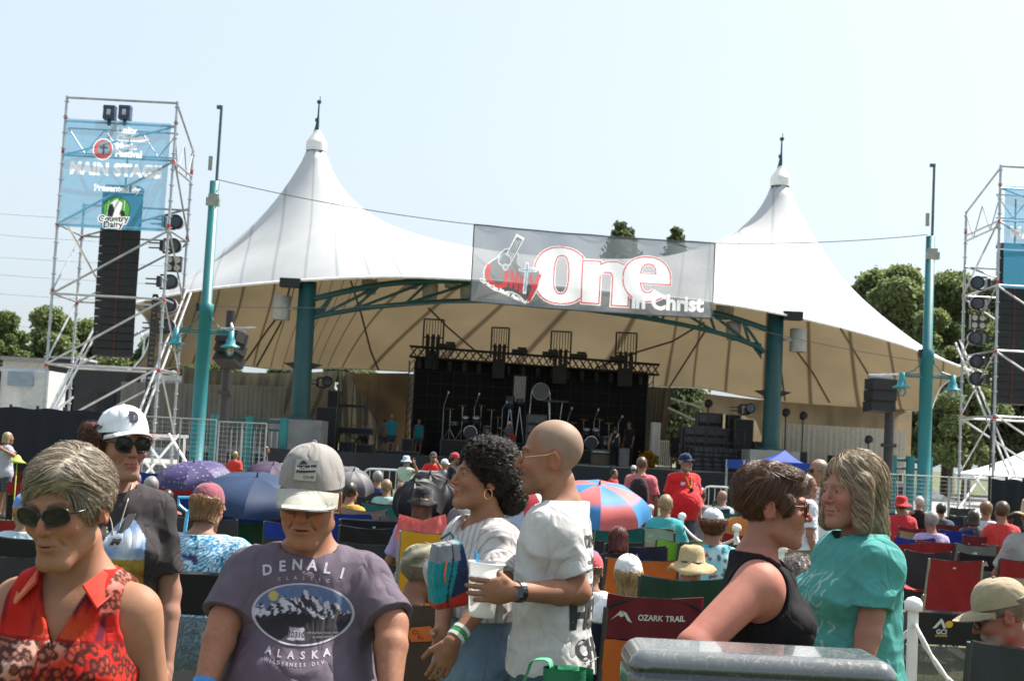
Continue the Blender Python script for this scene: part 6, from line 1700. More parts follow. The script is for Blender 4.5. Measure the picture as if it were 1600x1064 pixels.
def chair(x, ytop, wpx, top, low, style, label, D=None, ztop=.90, logo=None, low_col=None, group='folding chairs on the lawn', rz=None, seat=None):
    if D is None: D = FPX / ((ytop - hor(x)) / (CAMH - ztop))
    k = FPX / D; w_ = min(max(wpx / k, .44), .72); base = G(x, D)
    zt = P(x, ytop, D).z
    root = thing('camp_chair', label, 'folding chair', (0, 0, 0), group)
    hw = w_ / 2; r = chair_r; zl = .44; sag = r.uniform(.015, .035) if style != 'd' else .004; ph = r.uniform(0, 6)
    def bp(u, v, e=0):            # u -1..1 , v 0 bottom..1 top
        z = zl + (zt - zl) * v - sag * (1 - u * u) * v; y = -.10 * v * (1 if style != 'h' else 1.3) + .05 * (1 - u * u) * (1 - .5 * v) + .008 * math.sin(u * 7 + v * 9 + ph) - e
        return Vector((u * hw * (1 - .05 * v), y, z))
    n = 12
    vs = .68 if (style == 'd' or low != top) else 0
    def panel(v0, v1, m, nm, mm=6, top_round=False):
        rows = [[bp(-1 + 2 * i / n, v0 + (v1 - v0) * j / mm) for i in range(n + 1)] for j in range(mm + 1)]
        if top_round: rows = [[p - Vector((0, 0, .10 * (abs(-1 + 2 * i / n) ** 2.5) * ((v0 + (v1 - v0) * j / mm) ** 2) * (zt - zl))) for i, p in enumerate(rw)] for j, rw in enumerate(rows)]
        g = MB().grid(rows); g.grid([[p + Vector((0, .012, 0)) for p in rw] for rw in rows][::-1]); 
        g.grid([rows[-1], [p + Vector((0, .012, 0)) for p in rows[-1]]]); 
        return g.build(nm, m, root, True)
    if style == 'd':
        panel(.62, 1, clothm(top), 'back_band', 3); panel(0, .60, mat('see-through mesh', (.12, .12, .125), rough=.8, alpha=.55), 'back_mesh', 4)
    elif vs:
        panel(vs, 1, clothm(top), 'back_band', 3); panel(0, vs - .01, clothm(low), 'back_panel', 5)
    else: panel(0, 1, clothm(top), 'back_panel', 7, style == 'r')
    # piping along the top and the posts
    pm = LEGS_ if style in ('s',) else LEGM
    tb = MB().path([bp(-1 + 2 * i / n, 1) - Vector((0, -.006, (.10 * abs(-1 + 2 * i / n) ** 2.5 * (zt - zl)) if style == 'r' else 0)) for i in range(n + 1)], .006 if style != 'd' else .012, n=5)
    tb.build('top_rail', clothm('black' if top != 'black' else 'charcoal'), root)
    fr = MB()
    for s in (-1, 1):
        a = bp(s, 1); b = bp(s, 0); q = MB().path([a + Vector((s * .004, .01, -.004 if style != 'r' else -.06)), b + Vector((s * .004, .01, 0)), Vector((s * hw, .10, .02))], .012 if style != 'd' else .02, n=7); q.build('leg', pm, root)
        q = MB().tube(Vector((s * hw, .02, .60)), Vector((s * hw, .52, .02)), .011, n=6); q.build('leg', pm, root)
        MB().tube(Vector((s * hw, -.04, .05)), Vector((s * hw * .9, .50, .42)), .010, n=6).tube(Vector((s * hw, .10, .03)), Vector((-s * hw, .14, .40)), .009, n=6).build('brace', pm, root)
        g = MB(); rows = [[Vector((s * (hw + .035 * (i - .5)), .0 + .50 * j / 4, .64 - .02 * math.sin(math.pi * j / 4))) for i in (0, 1, 2)] for j in range(5)]; g.grid(rows); g.grid([[p - Vector((0, 0, .012)) for p in rw] for rw in rows][::-1]); g.build('armrest', clothm(top if top in ('red', 'blue', 'navy', 'black') else 'black'), root, True)
    m_ = MB(); rows = [[Vector((-hw + 2 * hw * i / 6, .02 + .48 * j / 5, .42 - .05 * math.sin(math.pi * i / 6) * math.sin(math.pi * j / 5))) for i in range(7)] for j in range(6)]; m_.grid(rows); m_.grid([[p - Vector((0, 0, .01)) for p in rw] for rw in rows][::-1]); m_.build('seat', clothm(seat or low), root, True)
    def lg(x_, y_, e=.004): 
        v = 1 + y_ / (zt - zl); return bp(x_ / hw, v, e)
    if logo == 'peak':
        m = MB()
        for pts in (((-.04, -.10), (-.012, -.055), (.0, -.075), (.016, -.10)), ((-.002, -.068), (.012, -.05), (.036, -.10), (.022, -.10))): m.add([lg(*q) for q in pts], [(0, 1, 2, 3)])
        m.build('logo', mat('logo pale', (.55, .55, .53), rough=.7), root)
    elif logo == 'dot':
        m = MB(); m.add([lg(.015 * math.cos(a), -.06 + .008 * math.sin(a)) for a in np.linspace(0, 6.28, 12)[:-1]], [tuple(range(11))]); m.build('logo', mat('logo pale', (.55, .55, .53)), root)
    elif logo == 'ozark':
        m = MB(); sc_ = 1.0
        for pts in (((-.20, -.115), (-.155, -.065), (-.135, -.085), (-.15, -.095), (-.165, -.088), (-.18, -.1)), ((-.148, -.066), (-.128, -.072), (-.098, -.115), (-.12, -.107))): m.add([lg(*q) for q in pts], [tuple(range(len(pts)))])
        text_on(m, 'OZARK TRAIL', lambda a, b: lg(.035 + a, -.09 + b), .036, bold=.0012, sx=.95); m.build('logo', mat('logo pale', (.55, .55, .53)), root)
    elif logo == 'gci':
        m = MB(); m.add([lg(*q) for q in ((-.06, -.085), (-.015, -.03), (.0, -.045), (.018, -.085), (.004, -.085), (-.012, -.055), (-.04, -.085))], [tuple(range(7))]); text_on(m, 'GCI', lambda a, b: lg(-.005 + a, -.105 + b), .036, bold=.001); m.build('logo', mat('logo pale', (.55, .55, .53)), root)
        m = MB(); m.add([lg(.03 + .02 * math.cos(a), -.06 + .02 * math.sin(a)) for a in np.linspace(0, 6.28, 14)[:-1]], [tuple(range(13))]); text_on(m, 'OUTDOOR', lambda a, b: lg(-.005 + a, -.126 + b), .014, bold=.0004); m.build('logo_sun', mat('logo gold', (.6, .36, .06)), root)
    elif logo == 'tag':
        m = MB(); m.add([lg(*q, .008) for q in ((-.055, -.12), (-.04, -.09), (.04, -.08), (.06, -.11), (.045, -.145), (-.035, -.15))], [tuple(range(6))]); t_ = m.build('tag_patch', mat('orange tag', (.62, .14, .03), rough=.7), root)
        m = MB(); text_on(m, 'COLEMAN' if False else 'COOL', lambda a, b: lg(.003 + a, -.108 + b, .011), .026, bold=.0006); text_on(m, 'RV', lambda a, b: lg(.003 + a, -.13 + b, .011), .022, bold=.0005); m.build('tag_word', mat('tag dark', (.2, .05, .02)), t_)
    root.location = base; root.rotation_euler = (0, 0, rz if rz is not None else r.uniform(-.12, .12))
    return root
CH = [
 (36, 753, 60, 'red', 'black', 'q', 'red and black folding chair beside the light blue cap at far left'),
 (38, 722, 66, 'black', 'maroon', 'q', 'black and maroon chair in front of the dark fence at far left'),
 (3, 806, 60, 'red', 'red', 'q', 'red chair cut off by the left edge of the photo', None),
 (30, 836, 70, 'black', 'black', 'q', 'black chair holding the person in the light blue cap', 8.3),
 (0, 858, 130, 'charcoal', 'charcoal', 'q', 'dark grey chair corner low at the far left edge', 5.6),
 (190, 722, 70, 'maroon', 'maroon', 'q', 'dark red chair just behind the white cap', None),
 (232, 736, 56, 'blue', 'blue', 'q', 'blue chair just right of the white-capped woman', None),
 (272, 752, 84, 'red', 'red', 'q', 'red chair under the speckled purple umbrella', None, 'dot'),
 (330, 762, 70, 'red', 'maroon', 'q', 'red chair half hidden under the navy umbrella', None),
 (282, 800, 60, 'green', 'charcoal', 'q', 'dark green chair by the light blue beach shovel', None),
 (322, 893, 140, 'black', 'black', 'd', 'big black chair holding the woman in the palm-leaf top', 6.9),
 (375, 790, 70, 'blue', 'green', 'q', 'bright blue and green chair below the navy umbrella', None),
 (443, 728, 46, 'plum', 'plum', 'q', 'plum coloured chair far back left of the grey cap', None),
 (578, 812, 108, 'black', 'charcoal', 'd', 'wide black chair just right of the man in the grey cap', None, 'dot'),
 (600, 784, 68, 'maroon', 'grey', 'q', 'dark red chair with a pale peak logo left of the coral towel', None, 'peak'),
 (561, 793, 72, 'tan', 'sand', 'q', 'tan chair with dark piping behind the wide black one', None),
 (572, 767, 66, 'charcoal', 'charcoal', 'q', 'charcoal chair behind the tan one', None),
 (575, 757, 50, 'white', 'white', 'q', 'white chair behind the charcoal one, below the bucket-hat woman', None),
 (640, 930, 130, 'brown', 'brown', 'q', 'brown chair with an orange tag holding the person in the camouflage cap', 5.7, 'tag'),
 (712, 788, 62, 'navy', 'charcoal', 'q', 'dark blue chair right of the coral towel', None),
 (705, 772, 44, 'silver', 'silver', 'q', 'pale grey chair behind the dark blue one near the black umbrellas', None),
 (665, 828, 84, 'yellow', 'yellow', 's', 'bright yellow chair in front of the coral towel', 8.6),
 (985, 849, 98, 'navy', 'sand', 'q', 'navy chair with a small peak logo behind the orange one', None, 'peak'),
 (1011, 820, 74, 'pale green', 'sand', 'r', 'pale green round-topped chair with peak logo below the striped umbrella', None, 'peak'),
 (1057, 842, 62, 'lime', 'lime', 'q', 'bright lime green chair behind the straw hat', None),
 (992, 871, 116, 'orange', 'orange', 'q', 'wide orange chair behind the white backwards cap', 10.5),
 (1052, 898, 86, 'green', 'green', 'q', 'dark green chair in front of the straw hat', 7.2),
 (1003, 925, 134, 'maroon', 'orange', 'r', 'maroon chair lettered OZARK TRAIL', 6.25, 'ozark'),
 (1040, 958, 90, 'charcoal', 'charcoal', 'q', 'charcoal chair just left of the grey bin', 6.4),
 (945, 962, 66, 'navy', 'charcoal', 'q', 'dark navy chair between the bald man and the grey bin', 6.3),
 (1148, 805, 48, 'red', 'red', 'r', 'red round-topped chair behind the white rope posts', 16.5),
 (1112, 793, 40, 'charcoal', 'charcoal', 'q', 'charcoal chair behind the curly-haired person in the flowered top', None),
 (1133, 783, 50, 'green', 'green', 'q', 'dark green chair holding the bald seated person', None),
 (1483, 872, 86, 'red', 'red', 's', 'tall red chair right beside the sagging white rope', None, 'dot'),
 (1440, 858, 56, 'charcoal', 'charcoal', 'q', 'charcoal chair left of the tall red chair', None),
 (1465, 845, 82, 'red', 'red', 'q', 'wide red chair behind the tall red one', None),
 (1533, 863, 84, 'black', 'grey', 'q', 'black and grey chair with a peak logo right of the tall red chair', None, 'peak'),
 (1588, 872, 76, 'red', 'sand', 'q', 'red chair above the tan cap at the right edge', None),
 (1563, 850, 70, 'red', 'red', 'q', 'crumpled red chair behind the black and grey one', None),
 (1516, 848, 40, 'grey', 'grey', 'q', 'grey chair between the two wide red chairs', None, 'peak'),
 (1487, 827, 56, 'blue', 'blue', 'q', 'bright blue chair behind the wide red chair', None),
 (1553, 833, 58, 'blue', 'navy', 'q', 'second bright blue chair nearer the right edge', None),
 (1441, 807, 42, 'silver', 'silver', 'q', 'pale grey chair with a peak logo behind the blue one', None, 'peak'),
 (1416, 804, 30, 'lime', 'lime', 'q', 'lime green chair just right of the wavy-haired woman', None),
 (1422, 838, 34, 'blue', 'navy', 'q', 'blue chair half hidden by the teal tee', None),
 (1425, 822, 36, 'red', 'maroon', 'q', 'small red chair behind the half hidden blue one', None),
 (1535, 815, 62, 'navy', 'grey', 'q', 'navy and grey chair with peak logo far back on the right', None, 'peak'),
 (1583, 820, 56, 'navy', 'navy', 'q', 'dark navy chair far back at the right edge', None),
 (1598, 835, 50, 'maroon', 'maroon', 'q', 'maroon chair cut off by the right edge', None),
 (1477, 806, 48, 'navy', 'charcoal', 'q', 'dark navy chair by the woman in the black vest', None),
 (1500, 793, 40, 'charcoal', 'green', 'q', 'dark green-grey chair behind the dark navy one', None),
 (1462, 953, 104, 'black', 'black', 'd', 'near black frame chair with a gold and white GCI logo and see-through back', 7.6, 'gci'),
 (1590, 1000, 120, 'charcoal', 'maroon', 'q', 'grey chair holding the man in the tan cap at lower right', 5.0),
 (735, 800, 44, 'lime', 'blue', 'q', 'small lime and blue chair just left of the curly-haired woman', 14.0),
 (480, 752, 40, 'teal', 'teal', 'q', 'teal chair far back behind the grey cap', 20.0),
]
for c in CH:
    c = list(c) + [None] * (9 - len(c))
    chair(*c[:7], D=c[7], logo=c[8])

# ================================================================== umbrellas
def umbrella(x, y, D, rad, cols, label, tilt=(0, 0), depth=.30, n=8, speck=None, droop=0., handle=True, name='umbrella', bumpy=0., sagr=.02, check=False):
    top = P(x, y, D); root = thing(name, label, 'umbrella', (0, 0, 0), 'umbrellas over the crowd')
    T = Matrix.Rotation(tilt[0], 3, 'X') @ Matrix.Rotation(tilt[1], 3, 'Y')
    def pt(a, t, e=0): 
        seg = (a / (2 * math.pi / n)) % 1; sc = 1 - .11 * math.sin(math.pi * seg) * t ** 2
        z = -depth * (t ** 2.1) - droop * t ** 3 - sagr * math.sin(math.pi * seg) * t - e + bumpy * math.sin(a * 7 + t * 9) * t; r_ = rad * math.sin(t * 1.45) / math.sin(1.45) * sc
        return T @ Vector((r_ * math.cos(a), r_ * math.sin(a), z))
    V, F, C = [], [], []
    m = 8
    if speck: 
        key = 'umb ' + label[:20]
    for s in range(n):
        g = MB(); a0 = s * 2 * math.pi / n
        g.grid([[pt(a0 + (2 * math.pi / n) * i / m * .99999, j / m) for i in range(m + 1)] for j in range(m + 1)])
        b = len(V); V += g.v; F += [tuple(i + b for i in f) for f in g.f]; C += [cols[(s + (1 if check and (q // (m + 1)) > m * .55 else 0)) % len(cols)] for q in range(len(g.v))]
    V = np.array(V); C = np.array(C, float)
    if speck is not None:
        pass
    mt = mat('umbrella cloth', attr='col', rough=.55, var=.06, vs=8, transl=.3, spec=.4)
    if speck is not None: mt = speckm()
    add_mesh('canopy', V, F, mt, root, smooth=True, attrs={'col': C})
    r_ = MB()
    for s in range(n): 
        a0 = s * 2 * math.pi / n; MB().path([pt(a0, t, .012) for t in (0.02, .3, .6, .98)], .0035, n=4).build('rib', STEEL, root)
    MB().tube(T @ Vector((0, 0, .05)), T @ Vector((0, 0, -.75)), .006, n=6).build('shaft', STEEL, root)
    MB().path([T @ Vector((0, 0, -.72)), T @ Vector((0, 0, -.86))], .014, n=7).build('handle', BLACK, root)
    MB().tube(T @ Vector((0, 0, 0)), T @ Vector((0, 0, .06)), .012, .004).build('tip', BLACK, root)
    root.location = top
    return root
def speckm():
    if 'speckled cloth' in _M: return _M['speckled cloth']
    m = mat('speckled cloth', attr='col', rough=.6, var=.05, transl=.25); N = m.node_tree.nodes; L = m.node_tree.links
    v = N.new('ShaderNodeTexVoronoi'); v.inputs['Scale'].default_value = 22; tc = N.new('ShaderNodeTexCoord'); L.new(tc.outputs['Object'], v.inputs['Vector'])
    r = N.new('ShaderNodeMapRange'); r.inputs[1].default_value = .22; r.inputs[2].default_value = .30; r.inputs[3].default_value = 1; r.inputs[4].default_value = 0; L.new(v.outputs['Distance'], r.inputs[0])
    b = N['Principled BSDF']; src = b.inputs['Base Color'].links[0].from_socket; mx = N.new('ShaderNodeMixRGB'); mx.inputs[2].default_value = (.30, .27, .42, 1); L.new(r.outputs[0], mx.inputs[0]); L.new(src, mx.inputs[1]); L.new(mx.outputs[0], b.inputs['Base Color']); return m
umbrella(303, 722, 17, .48, [(.06, .045, .15)], 'purple umbrella with small pale specks', speck=1, tilt=(R(12), R(-4)), depth=.22)
umbrella(402, 745, 14.5, .66, [(.02, .045, .11), (.022, .05, .12)], 'large plain navy umbrella left of the grey cap', tilt=(R(13), R(3)), depth=.26)
umbrella(427, 726, 22, .40, [(.07, .045, .09)], 'small plum umbrella behind the grey cap', depth=.2, tilt=(R(20), R(8)))
umbrella(553, 735, 19, .34, [(.10, .095, .115), (.16, .155, .17)], 'grey umbrella right of the grey cap', depth=.22, tilt=(R(22), R(14)))
umbrella(648, 753, 13.2, .26, [(.018, .016, .02)], 'black floppy umbrella behind the black hat, left one', depth=.20, droop=.04, bumpy=.01, sagr=.07, tilt=(R(24), R(-12)))
umbrella(697, 755, 13.6, .25, [(.018, .016, .02)], 'black floppy umbrella behind the black hat, right one', depth=.20, droop=.04, bumpy=.01, sagr=.07, tilt=(R(22), R(16)))
umbrella(672, 741, 15.0, .27, [(.020, .018, .022)], 'black floppy umbrella standing highest behind the black hat', depth=.2, droop=.04, bumpy=.01, sagr=.07, tilt=(R(26), 0))
BL, RDc = (.05, .25, .55), (.62, .06, .08)
umbrella(937, 757, 13.8, .54, [BL, (.70, .16, .16)], 'red and blue chequered umbrella right of the bald man', depth=.28, tilt=(R(16), R(2)), check=True)
umbrella(818, 756, 12.6, .30, [RDc, (.45, .62, .8)], 'red and pale blue umbrella between the curly-haired woman and the bald man', depth=.48, tilt=(R(18), R(-4)), droop=.05)

# ================================================================== mid-ground people
def simple(px, py, D, yaw, label, shirt, hair=None, hat=None, sit=False, shorts=(.05, .06, .09), group=None, bottom='shorts', topk=None, tank=False, post=None, hatf=None, floor=0., armpx=None, sleeve=.75, **spec):
    spec.setdefault('skin', (.46, .24, .16)); spec['sit'] = 1 if sit else 0; fine = spec.pop('fine', None)
    hf = hair if callable(hair) else (hair_short(hair, vol=.004) if hair is not None else None)
    cf = None
    if hat is not None: cf = lambda s, o: cap(s, o, hat)
    if hatf: cf = hatf
    return person(px, py, D, yaw, label, spec, top=lambda s: shirt_fn(s, sleeve=sleeve, off=.02, loose=.03, tank=tank, wr=.007), topc=shirt, topk=topk, botc=shorts, hair=hf, cap_=cf, group=group, post=post, bottom=bottom, floor=floor, armpx=armpx, h=max(.0085 if (sit and not fine) else .0055, D / 1408 * 1.15))
PI = math.pi
BR, DB, BLN, GRY = (.09, .045, .022), (.03, .018, .012), (.35, .24, .12), (.3, .28, .26)
# woman in the palm-leaf top, from behind
def palm(s, p):
    x, z = p[:, 0] + .2 * p[:, 1], p[:, 2]; d, dx, dy, i = cell(x + 3, z, .13, 4); a = np.arctan2(dy, dx + .4); f = np.sin(a * 46 + i * 20)
    c = np.tile(np.array((.03, .27, .48)), (len(p), 1)); c = colmix(c, (.50, .66, .74), np.clip(f * 2 + .3, 0, 1) * 1.); c = colmix(c, (.02, .05, .15), np.clip(np.sin(a * 23 + i * 9) * 3 - 2.0, 0, 1) * 1.)
    return colmix(c, (.05, .04, .12), (d > .74) * 1.)
simple(322, 793, 7.9, PI - .15, 'broad person seen from behind in a blue palm-leaf top and dusty red cap', (.1, .4, .6), hair=hair_long((.30, .17, .08), length=.07, n=1600, width=.055), hat=(.24, .07, .09), sit=True, topk=palm, bw=1.35, bd=1.2, belly=.06, hips=1.2, armr=1.2, lean=.10, hpitch=R(14))
simple(38, 800, 9.4, PI + .5, 'seated person in a light blue cap at far left', (.40, .52, .60), hair=hair_short((.3, .18, .1), vol=.008, low=-.08), hat=(.10, .22, .52), sit=True)
simple(13, 685, 24, 2.3, 'woman with blonde hair and pale tee standing at the dark fence, far left', (.36, .36, .42), hair=hair_long(BLN, length=.1), armpx={-1: ((22, 712, 23.8), (4, 702, 23.7)), 1: ((12, 712, 24.2), (0, 700, 24))})
simple(368, 712, 30, PI * .9, 'person in a coral top standing behind the wire fence', (.60, .05, .04), hair=BLN, bw=1.1)
simple(416, 703, 36, PI * .6, 'person in black leaning over the stage barrier at left', (.015, .015, .018), hair=DB, lean=.15)
# camouflage cap person
def camo(s, o):
    c, tr = cap(s, o, (.2, .18, .13), hi=-.006, size=1.04); me = c.data; V = np.zeros(len(me.vertices) * 3, np.float32); me.vertices.foreach_get('co', V); V = V.reshape(-1, 3)
    n = wav(V, 45, 1) ; C = np.tile(np.array((.30, .27, .20)), (len(V), 1)); C = colmix(C, (.11, .11, .06), np.clip(n * 4, 0, 1)); C = colmix(C, (.42, .40, .34), np.clip(-n * 5 - 1, 0, 1)); 
    for i, v in enumerate(me.color_attributes['col'].data): v.color = (*C[i], 1)
simple(655, 895, 6.0, PI - 1.0, 'person in a camouflage cap and olive jacket seated low in front', (.10, .095, .065), hair=hair_short((.18, .14, .11), vol=.001), hatf=camo, sit=True, hpitch=R(12), bw=1.1, skin=(.40, .19, .12))
# black ruffled hat with coral towel
simple(660, 787, 11.6, PI, 'long-haired person in a ruffled black hat and lilac top', (.33, .26, .48), hair=hair_long((.22, .14, .08), length=.19, n=900, width=.07), hatf=lambda s, o: bucket(s, o, (.02, .018, .022), brim=.03, drop=.035, wob=.006, hgt=.10), sit=True)
t = MB(); rows = []
for j in range(9):
    v = j / 8; row = []
    for i in range(15):
        u = -1 + 2 * i / 14; p = P(660 + u * (36 + 8 * v), 803 + v * 42 + 10 * (1 - abs(u)) * (1 - v) + 4 * abs(u) ** 2 * 0, 11.35 - .10 * (1 - u * u)); p.y += .02 * math.sin(u * 16 + v * 5); row.append(p)
    rows.append(row)
t.grid(rows); t.grid([[p + Vector((0, .02, 0)) for p in r_] for r_ in rows][::-1]); tag(t.build('towel', clothm('coral'), None, True), 'coral towel draped over the chair of the person in the black hat', 'towel')
chair(660, 812, 74, 'black', 'black', 'q', 'black chair under the coral towel', D=11.5)
# white backwards cap, straw hat, floral top
simple(981, 902, 7.5, PI + .05, 'blonde person from behind in a white backwards cap and white top', (.70, .70, .70), hair=hair_long((.52, .36, .16), length=.10, n=1500, width=.058), hatf=lambda s, o: cap(s, o, (.66, .66, .66), size=1.03), sit=True)
def strawm():
    m = mat('straw', attr='col', rough=.8, var=.25, vs=120, bump=.5, bs=180, transl=.2); return m
simple(1080, 886, 8.1, PI, 'person wearing a floppy woven straw hat seen from behind', (.35, .3, .25), hair=BR, hatf=lambda s, o: bucket(s, o, (.50, .38, .20), brim=.065, drop=.05, wob=.006, m_=strawm(), name='straw_hat'), sit=True)
def floral(s, p):
    d, dx, dy, i = cell(p[:, 0] + 3, p[:, 2], .055, 7); c = np.tile(np.array((.10, .38, .46)), (len(p), 1)); c = colmix(c, (.45, .62, .66), np.clip(wav(p, 20, 1) + .3, 0, 1)); a = np.arctan2(dy, dx)
    return colmix(c, (.35, .05, .06), (d < .30 + .12 * np.sin(a * 5)) * (i > .5)) * (1 - ((d < .28) & (i <= .5)) * .75)[:, None]
simple(1113, 822, 10.6, PI + .1, 'curly red-haired person in a pale cap and flowered blue top, from behind', (.1, .4, .5), hair=curly((.16, .06, .03), n=900, vol=.010, low=-.075, rr=.0016), hat=(.45, .46, .5), sit=True, topk=floral)
# man in the red polo
def red_post(s, o):
    sp = lambda x, z: (s.bvh.ray_cast(Vector((x, -1, z)), Vector((0, 1, 0)))[0] or Vector((x, -.14, z))) + Vector((0, -.006, 0))
    m = MB().path([Vector((-.055, -.01, 1.50)), sp(-.04, 1.42), sp(-.01, 1.32), sp(.005, 1.27)], .007, n=5); m.path([Vector((.055, -.01, 1.50)), sp(.05, 1.42), sp(.03, 1.32), sp(.005, 1.27)], .007, n=5); m.build('lanyard', mat('yellow cord', (.55, .38, .03)), o)
    m = MB().lathe([(.001, .0), (.03, .0), (.03, .02), (.001, .022)], sp(.005, 1.25), 12, M=Matrix.Rotation(R(90), 3, 'X')); m.build('badge', BLACK, o)
    m = MB().box(sp(-.09, 1.33), (.07, .01, .045)); m.build('name_tag', mat('name tag', (.45, .5, .7), rough=.5), o)
    m = MB(); on_shirt(s, m, [T2('STAFF', .03, dx=.09, dy=.07, bold=.001), T2('*', .06, dx=.09, dy=.03, bold=.001)], (0, 0, 1.27), (1, 0, 0), (0, 0, 1), (0, 1, 0), e=.004); m.build('shirt_print', mat('pale red print', (.75, .35, .35)), o)
    MB().tube(s.arms[-1][1], s.arms[-1][1] + (s.arms[-1][0] - s.arms[-1][1]) * .12, .034).build('wrist_watch', WHITEP, o)
simple(1071, 723, 19.2, R(22), 'big man in a red polo, navy cap and yellow lanyard walking on the lawn', (.55, .015, .02), hair=GRY, hat=(.012, .02, .07), bw=1.22, bd=1.2, belly=.10, armr=1.1, hips=1.1, stubble=.6, brow=(.3, .28, .26), shorts=(.07, .075, .10), post={'fn': red_post}, hyaw=R(15))
def backpack(s, o):
    def f(p): return ell(p, (0, .19, 1.20), (.155, .10, .25)) + .005 * wav(p, 30, 1)
    V, F = surface_nets(f, (-.2, .05, .9), (.2, .33, 1.5), .012); add_mesh('pack', V, F, CLOTHM, o, True, attrs={'col': np.tile(np.array((.025, .018, .022)), (len(V), 1))})
simple(1003, 727, 19.6, PI - .25, 'man in a faded pink tee walking away with a black backpack', (.48, .13, .15), hair=hair_short((.13, .07, .05), vol=.001), bw=1.15, hips=1.05, shorts=(.07, .07, .08), post={'fn': backpack})
def stripe2(s, p): return colmix(np.tile(np.array((.62, .60, .62)), (len(p), 1)), (.40, .05, .07), (np.modf(p[:, 2] / .05)[0] > .62) * (p[:, 2] > 1.12) * (p[:, 2] < 1.40) * 1.)
simple(1279, 737, 14.2, R(-35), 'grey-haired man in sunglasses and a white tee with red stripes', (.6, .6, .6), hair=hair_short((.25, .2, .16), vol=.001), topk=stripe2, post={'fn': lambda s, o: glasses(s, o)}, shorts=(.02, .025, .05), bw=1.1, hyaw=R(-30))
simple(1262, 760, 13.4, R(100), 'person in a pale tee mostly hidden behind the brown-haired woman', (.55, .60, .66), hair=hair_long(BR, length=.08), shorts=(.05, .04, .05))
simple(1245, 915, 6.6, PI, 'grey-haired person seated low behind the rope at centre right', (.2, .2, .22), hair=curly((.20, .17, .15), n=1200, vol=.012, low=-.07), sit=True)
simple(1437, 786, 20, R(150), 'white-haired woman in a black vest with a hand on her hip', (.012, .012, .014), hair=hair_short((.5, .47, .42), vol=.012, low=-.07), tank=True, skin=(.5, .26, .17), armpx={-1: ((1416, 800, 20), (1428, 818, 19.8)), 1: ((1452, 810, 20), (1448, 822, 19.8))})
simple(1541, 798, 19, PI - .4, 'person in a pale grey tee seated by the black fence on the right', (.45, .52, .58), hair=hair_short((.2, .1, .05), vol=.01, low=-.09), sit=True)
simple(1520, 810, 18.5, PI, 'small dark-haired child beside the pale grey tee on the right', (.05, .05, .06), hair=hair_long(DB, length=.1), sit=True)
simple(1408, 790, 19.5, PI, 'person in a red sun hat far back on the right', (.5, .03, .04), hair=BR, hatf=lambda s, o: bucket(s, o, (.5, .02, .02), brim=.05), sit=True)
simple(1470, 798, 21, PI, 'small person with dark hair seated behind the white-haired woman', (.06, .07, .1), hair=DB, sit=True)
simple(1128, 778, 21.5, PI + .4, 'bald person seated in the dark green chair by the barrier', (.30, .36, .40), hair=None, sit=True, scalp=(.3, .2, .15))
simple(966, 842, 11.4, PI, 'person with long maroon-red hair in a black lacy top', (.02, .015, .02), hair=hair_long((.10, .018, .015), length=.14, n=900, width=.085), sit=True, hpitch=R(20))
simple(924, 893, 8.4, PI, 'person in a coral cap just behind the bald man', (.6, .6, .6), hair=BR, hat=(.65, .08, .09), sit=True)
simple(990, 734, 33, PI, 'person in a pale cap far off right of the backpack', (.4, .3, .3), hair=BR, hat=(.45, .47, .5))
simple(960, 740, 30, R(60), 'person in a red top by the stage barrier left of the backpack', (.5, .03, .03), hair=DB, sit=False, hat=None)
# tan cap man at lower right
simple(1583, 955, 5.2, R(-108), 'man in a tan cap and red tee seated at lower right, looking down', (.55, .012, .018), hair=hair_short((.16, .12, .09), vol=.001), hat=(.33, .26, .17), sit=True, hpitch=R(24), hyaw=R(6), bw=1.15, fine=1, stubble=.7, brow=(.3, .26, .22), post={'fn': lambda s, o: glasses(s, o, col=(.08, .01, .03))}, lean=.08, skin=(.44, .2, .13))
simple(1612, 806, 12.5, PI, 'person in a wide tan sun hat at the right edge', (.3, .3, .3), hair=BR, hatf=lambda s, o: bucket(s, o, (.40, .30, .18), brim=.08, drop=.02), sit=True)
# small crowd near the barrier in front of the stage
simple(635, 721, 27, PI - .5, 'person in a pale bucket hat holding hands up to the face', (.40, .52, .42), hair=BR, hatf=lambda s, o: bucket(s, o, (.45, .6, .68), brim=.03), armpx={1: ((652, 738, 26.8), (647, 724, 26.7)), -1: ((622, 745, 27), (630, 760, 26.8))})
simple(677, 715, 28, R(12), 'man in a red tee and dark cap leaning on the silver barrier', (.55, .02, .02), hair=DB, hat=(.08, .06, .07), stubble=.8, armpx={-1: ((660, 738, 28), (655, 748, 27.8)), 1: ((692, 740, 28), (683, 722, 27.6))})
simple(695, 726, 26, PI - .6, 'person in a white cap and grey tee by the barrier', (.22, .25, .28), hair=GRY, hat=(.6, .58, .6))
simple(711, 717, 25.5, R(80), 'man in a red cap and black tee facing right by the barrier', (.014, .014, .016), hair=DB, hat=(.45, .05, .06), stubble=.8)
for x, y, D, c, h_, lb in ((604, 762, 19, (.3, .5, .45), (.3, .2, .1), 'small person in a green visor right of the grey umbrella'), (628, 768, 18, (.2, .2, .2), (.22, .13, .07), 'brown-haired child in front of the bucket-hat person'), (728, 762, 17.5, (.3, .28, .3), (.45, .33, .2), 'blonde child left of the curly-haired woman'), (716, 778, 16, (.1, .1, .16), (.03, .03, .06), 'seated person in a dark blue cap by the black umbrellas'), (262, 780, 15, (.4, .1, .08), DB, 'dark-haired seated person below the red chair at left'), (214, 750, 21, (.5, .5, .5), GRY, 'seated person far back right of the white cap')):
    simple(x, y, D, PI, lb, c, hair=h_, sit=True)
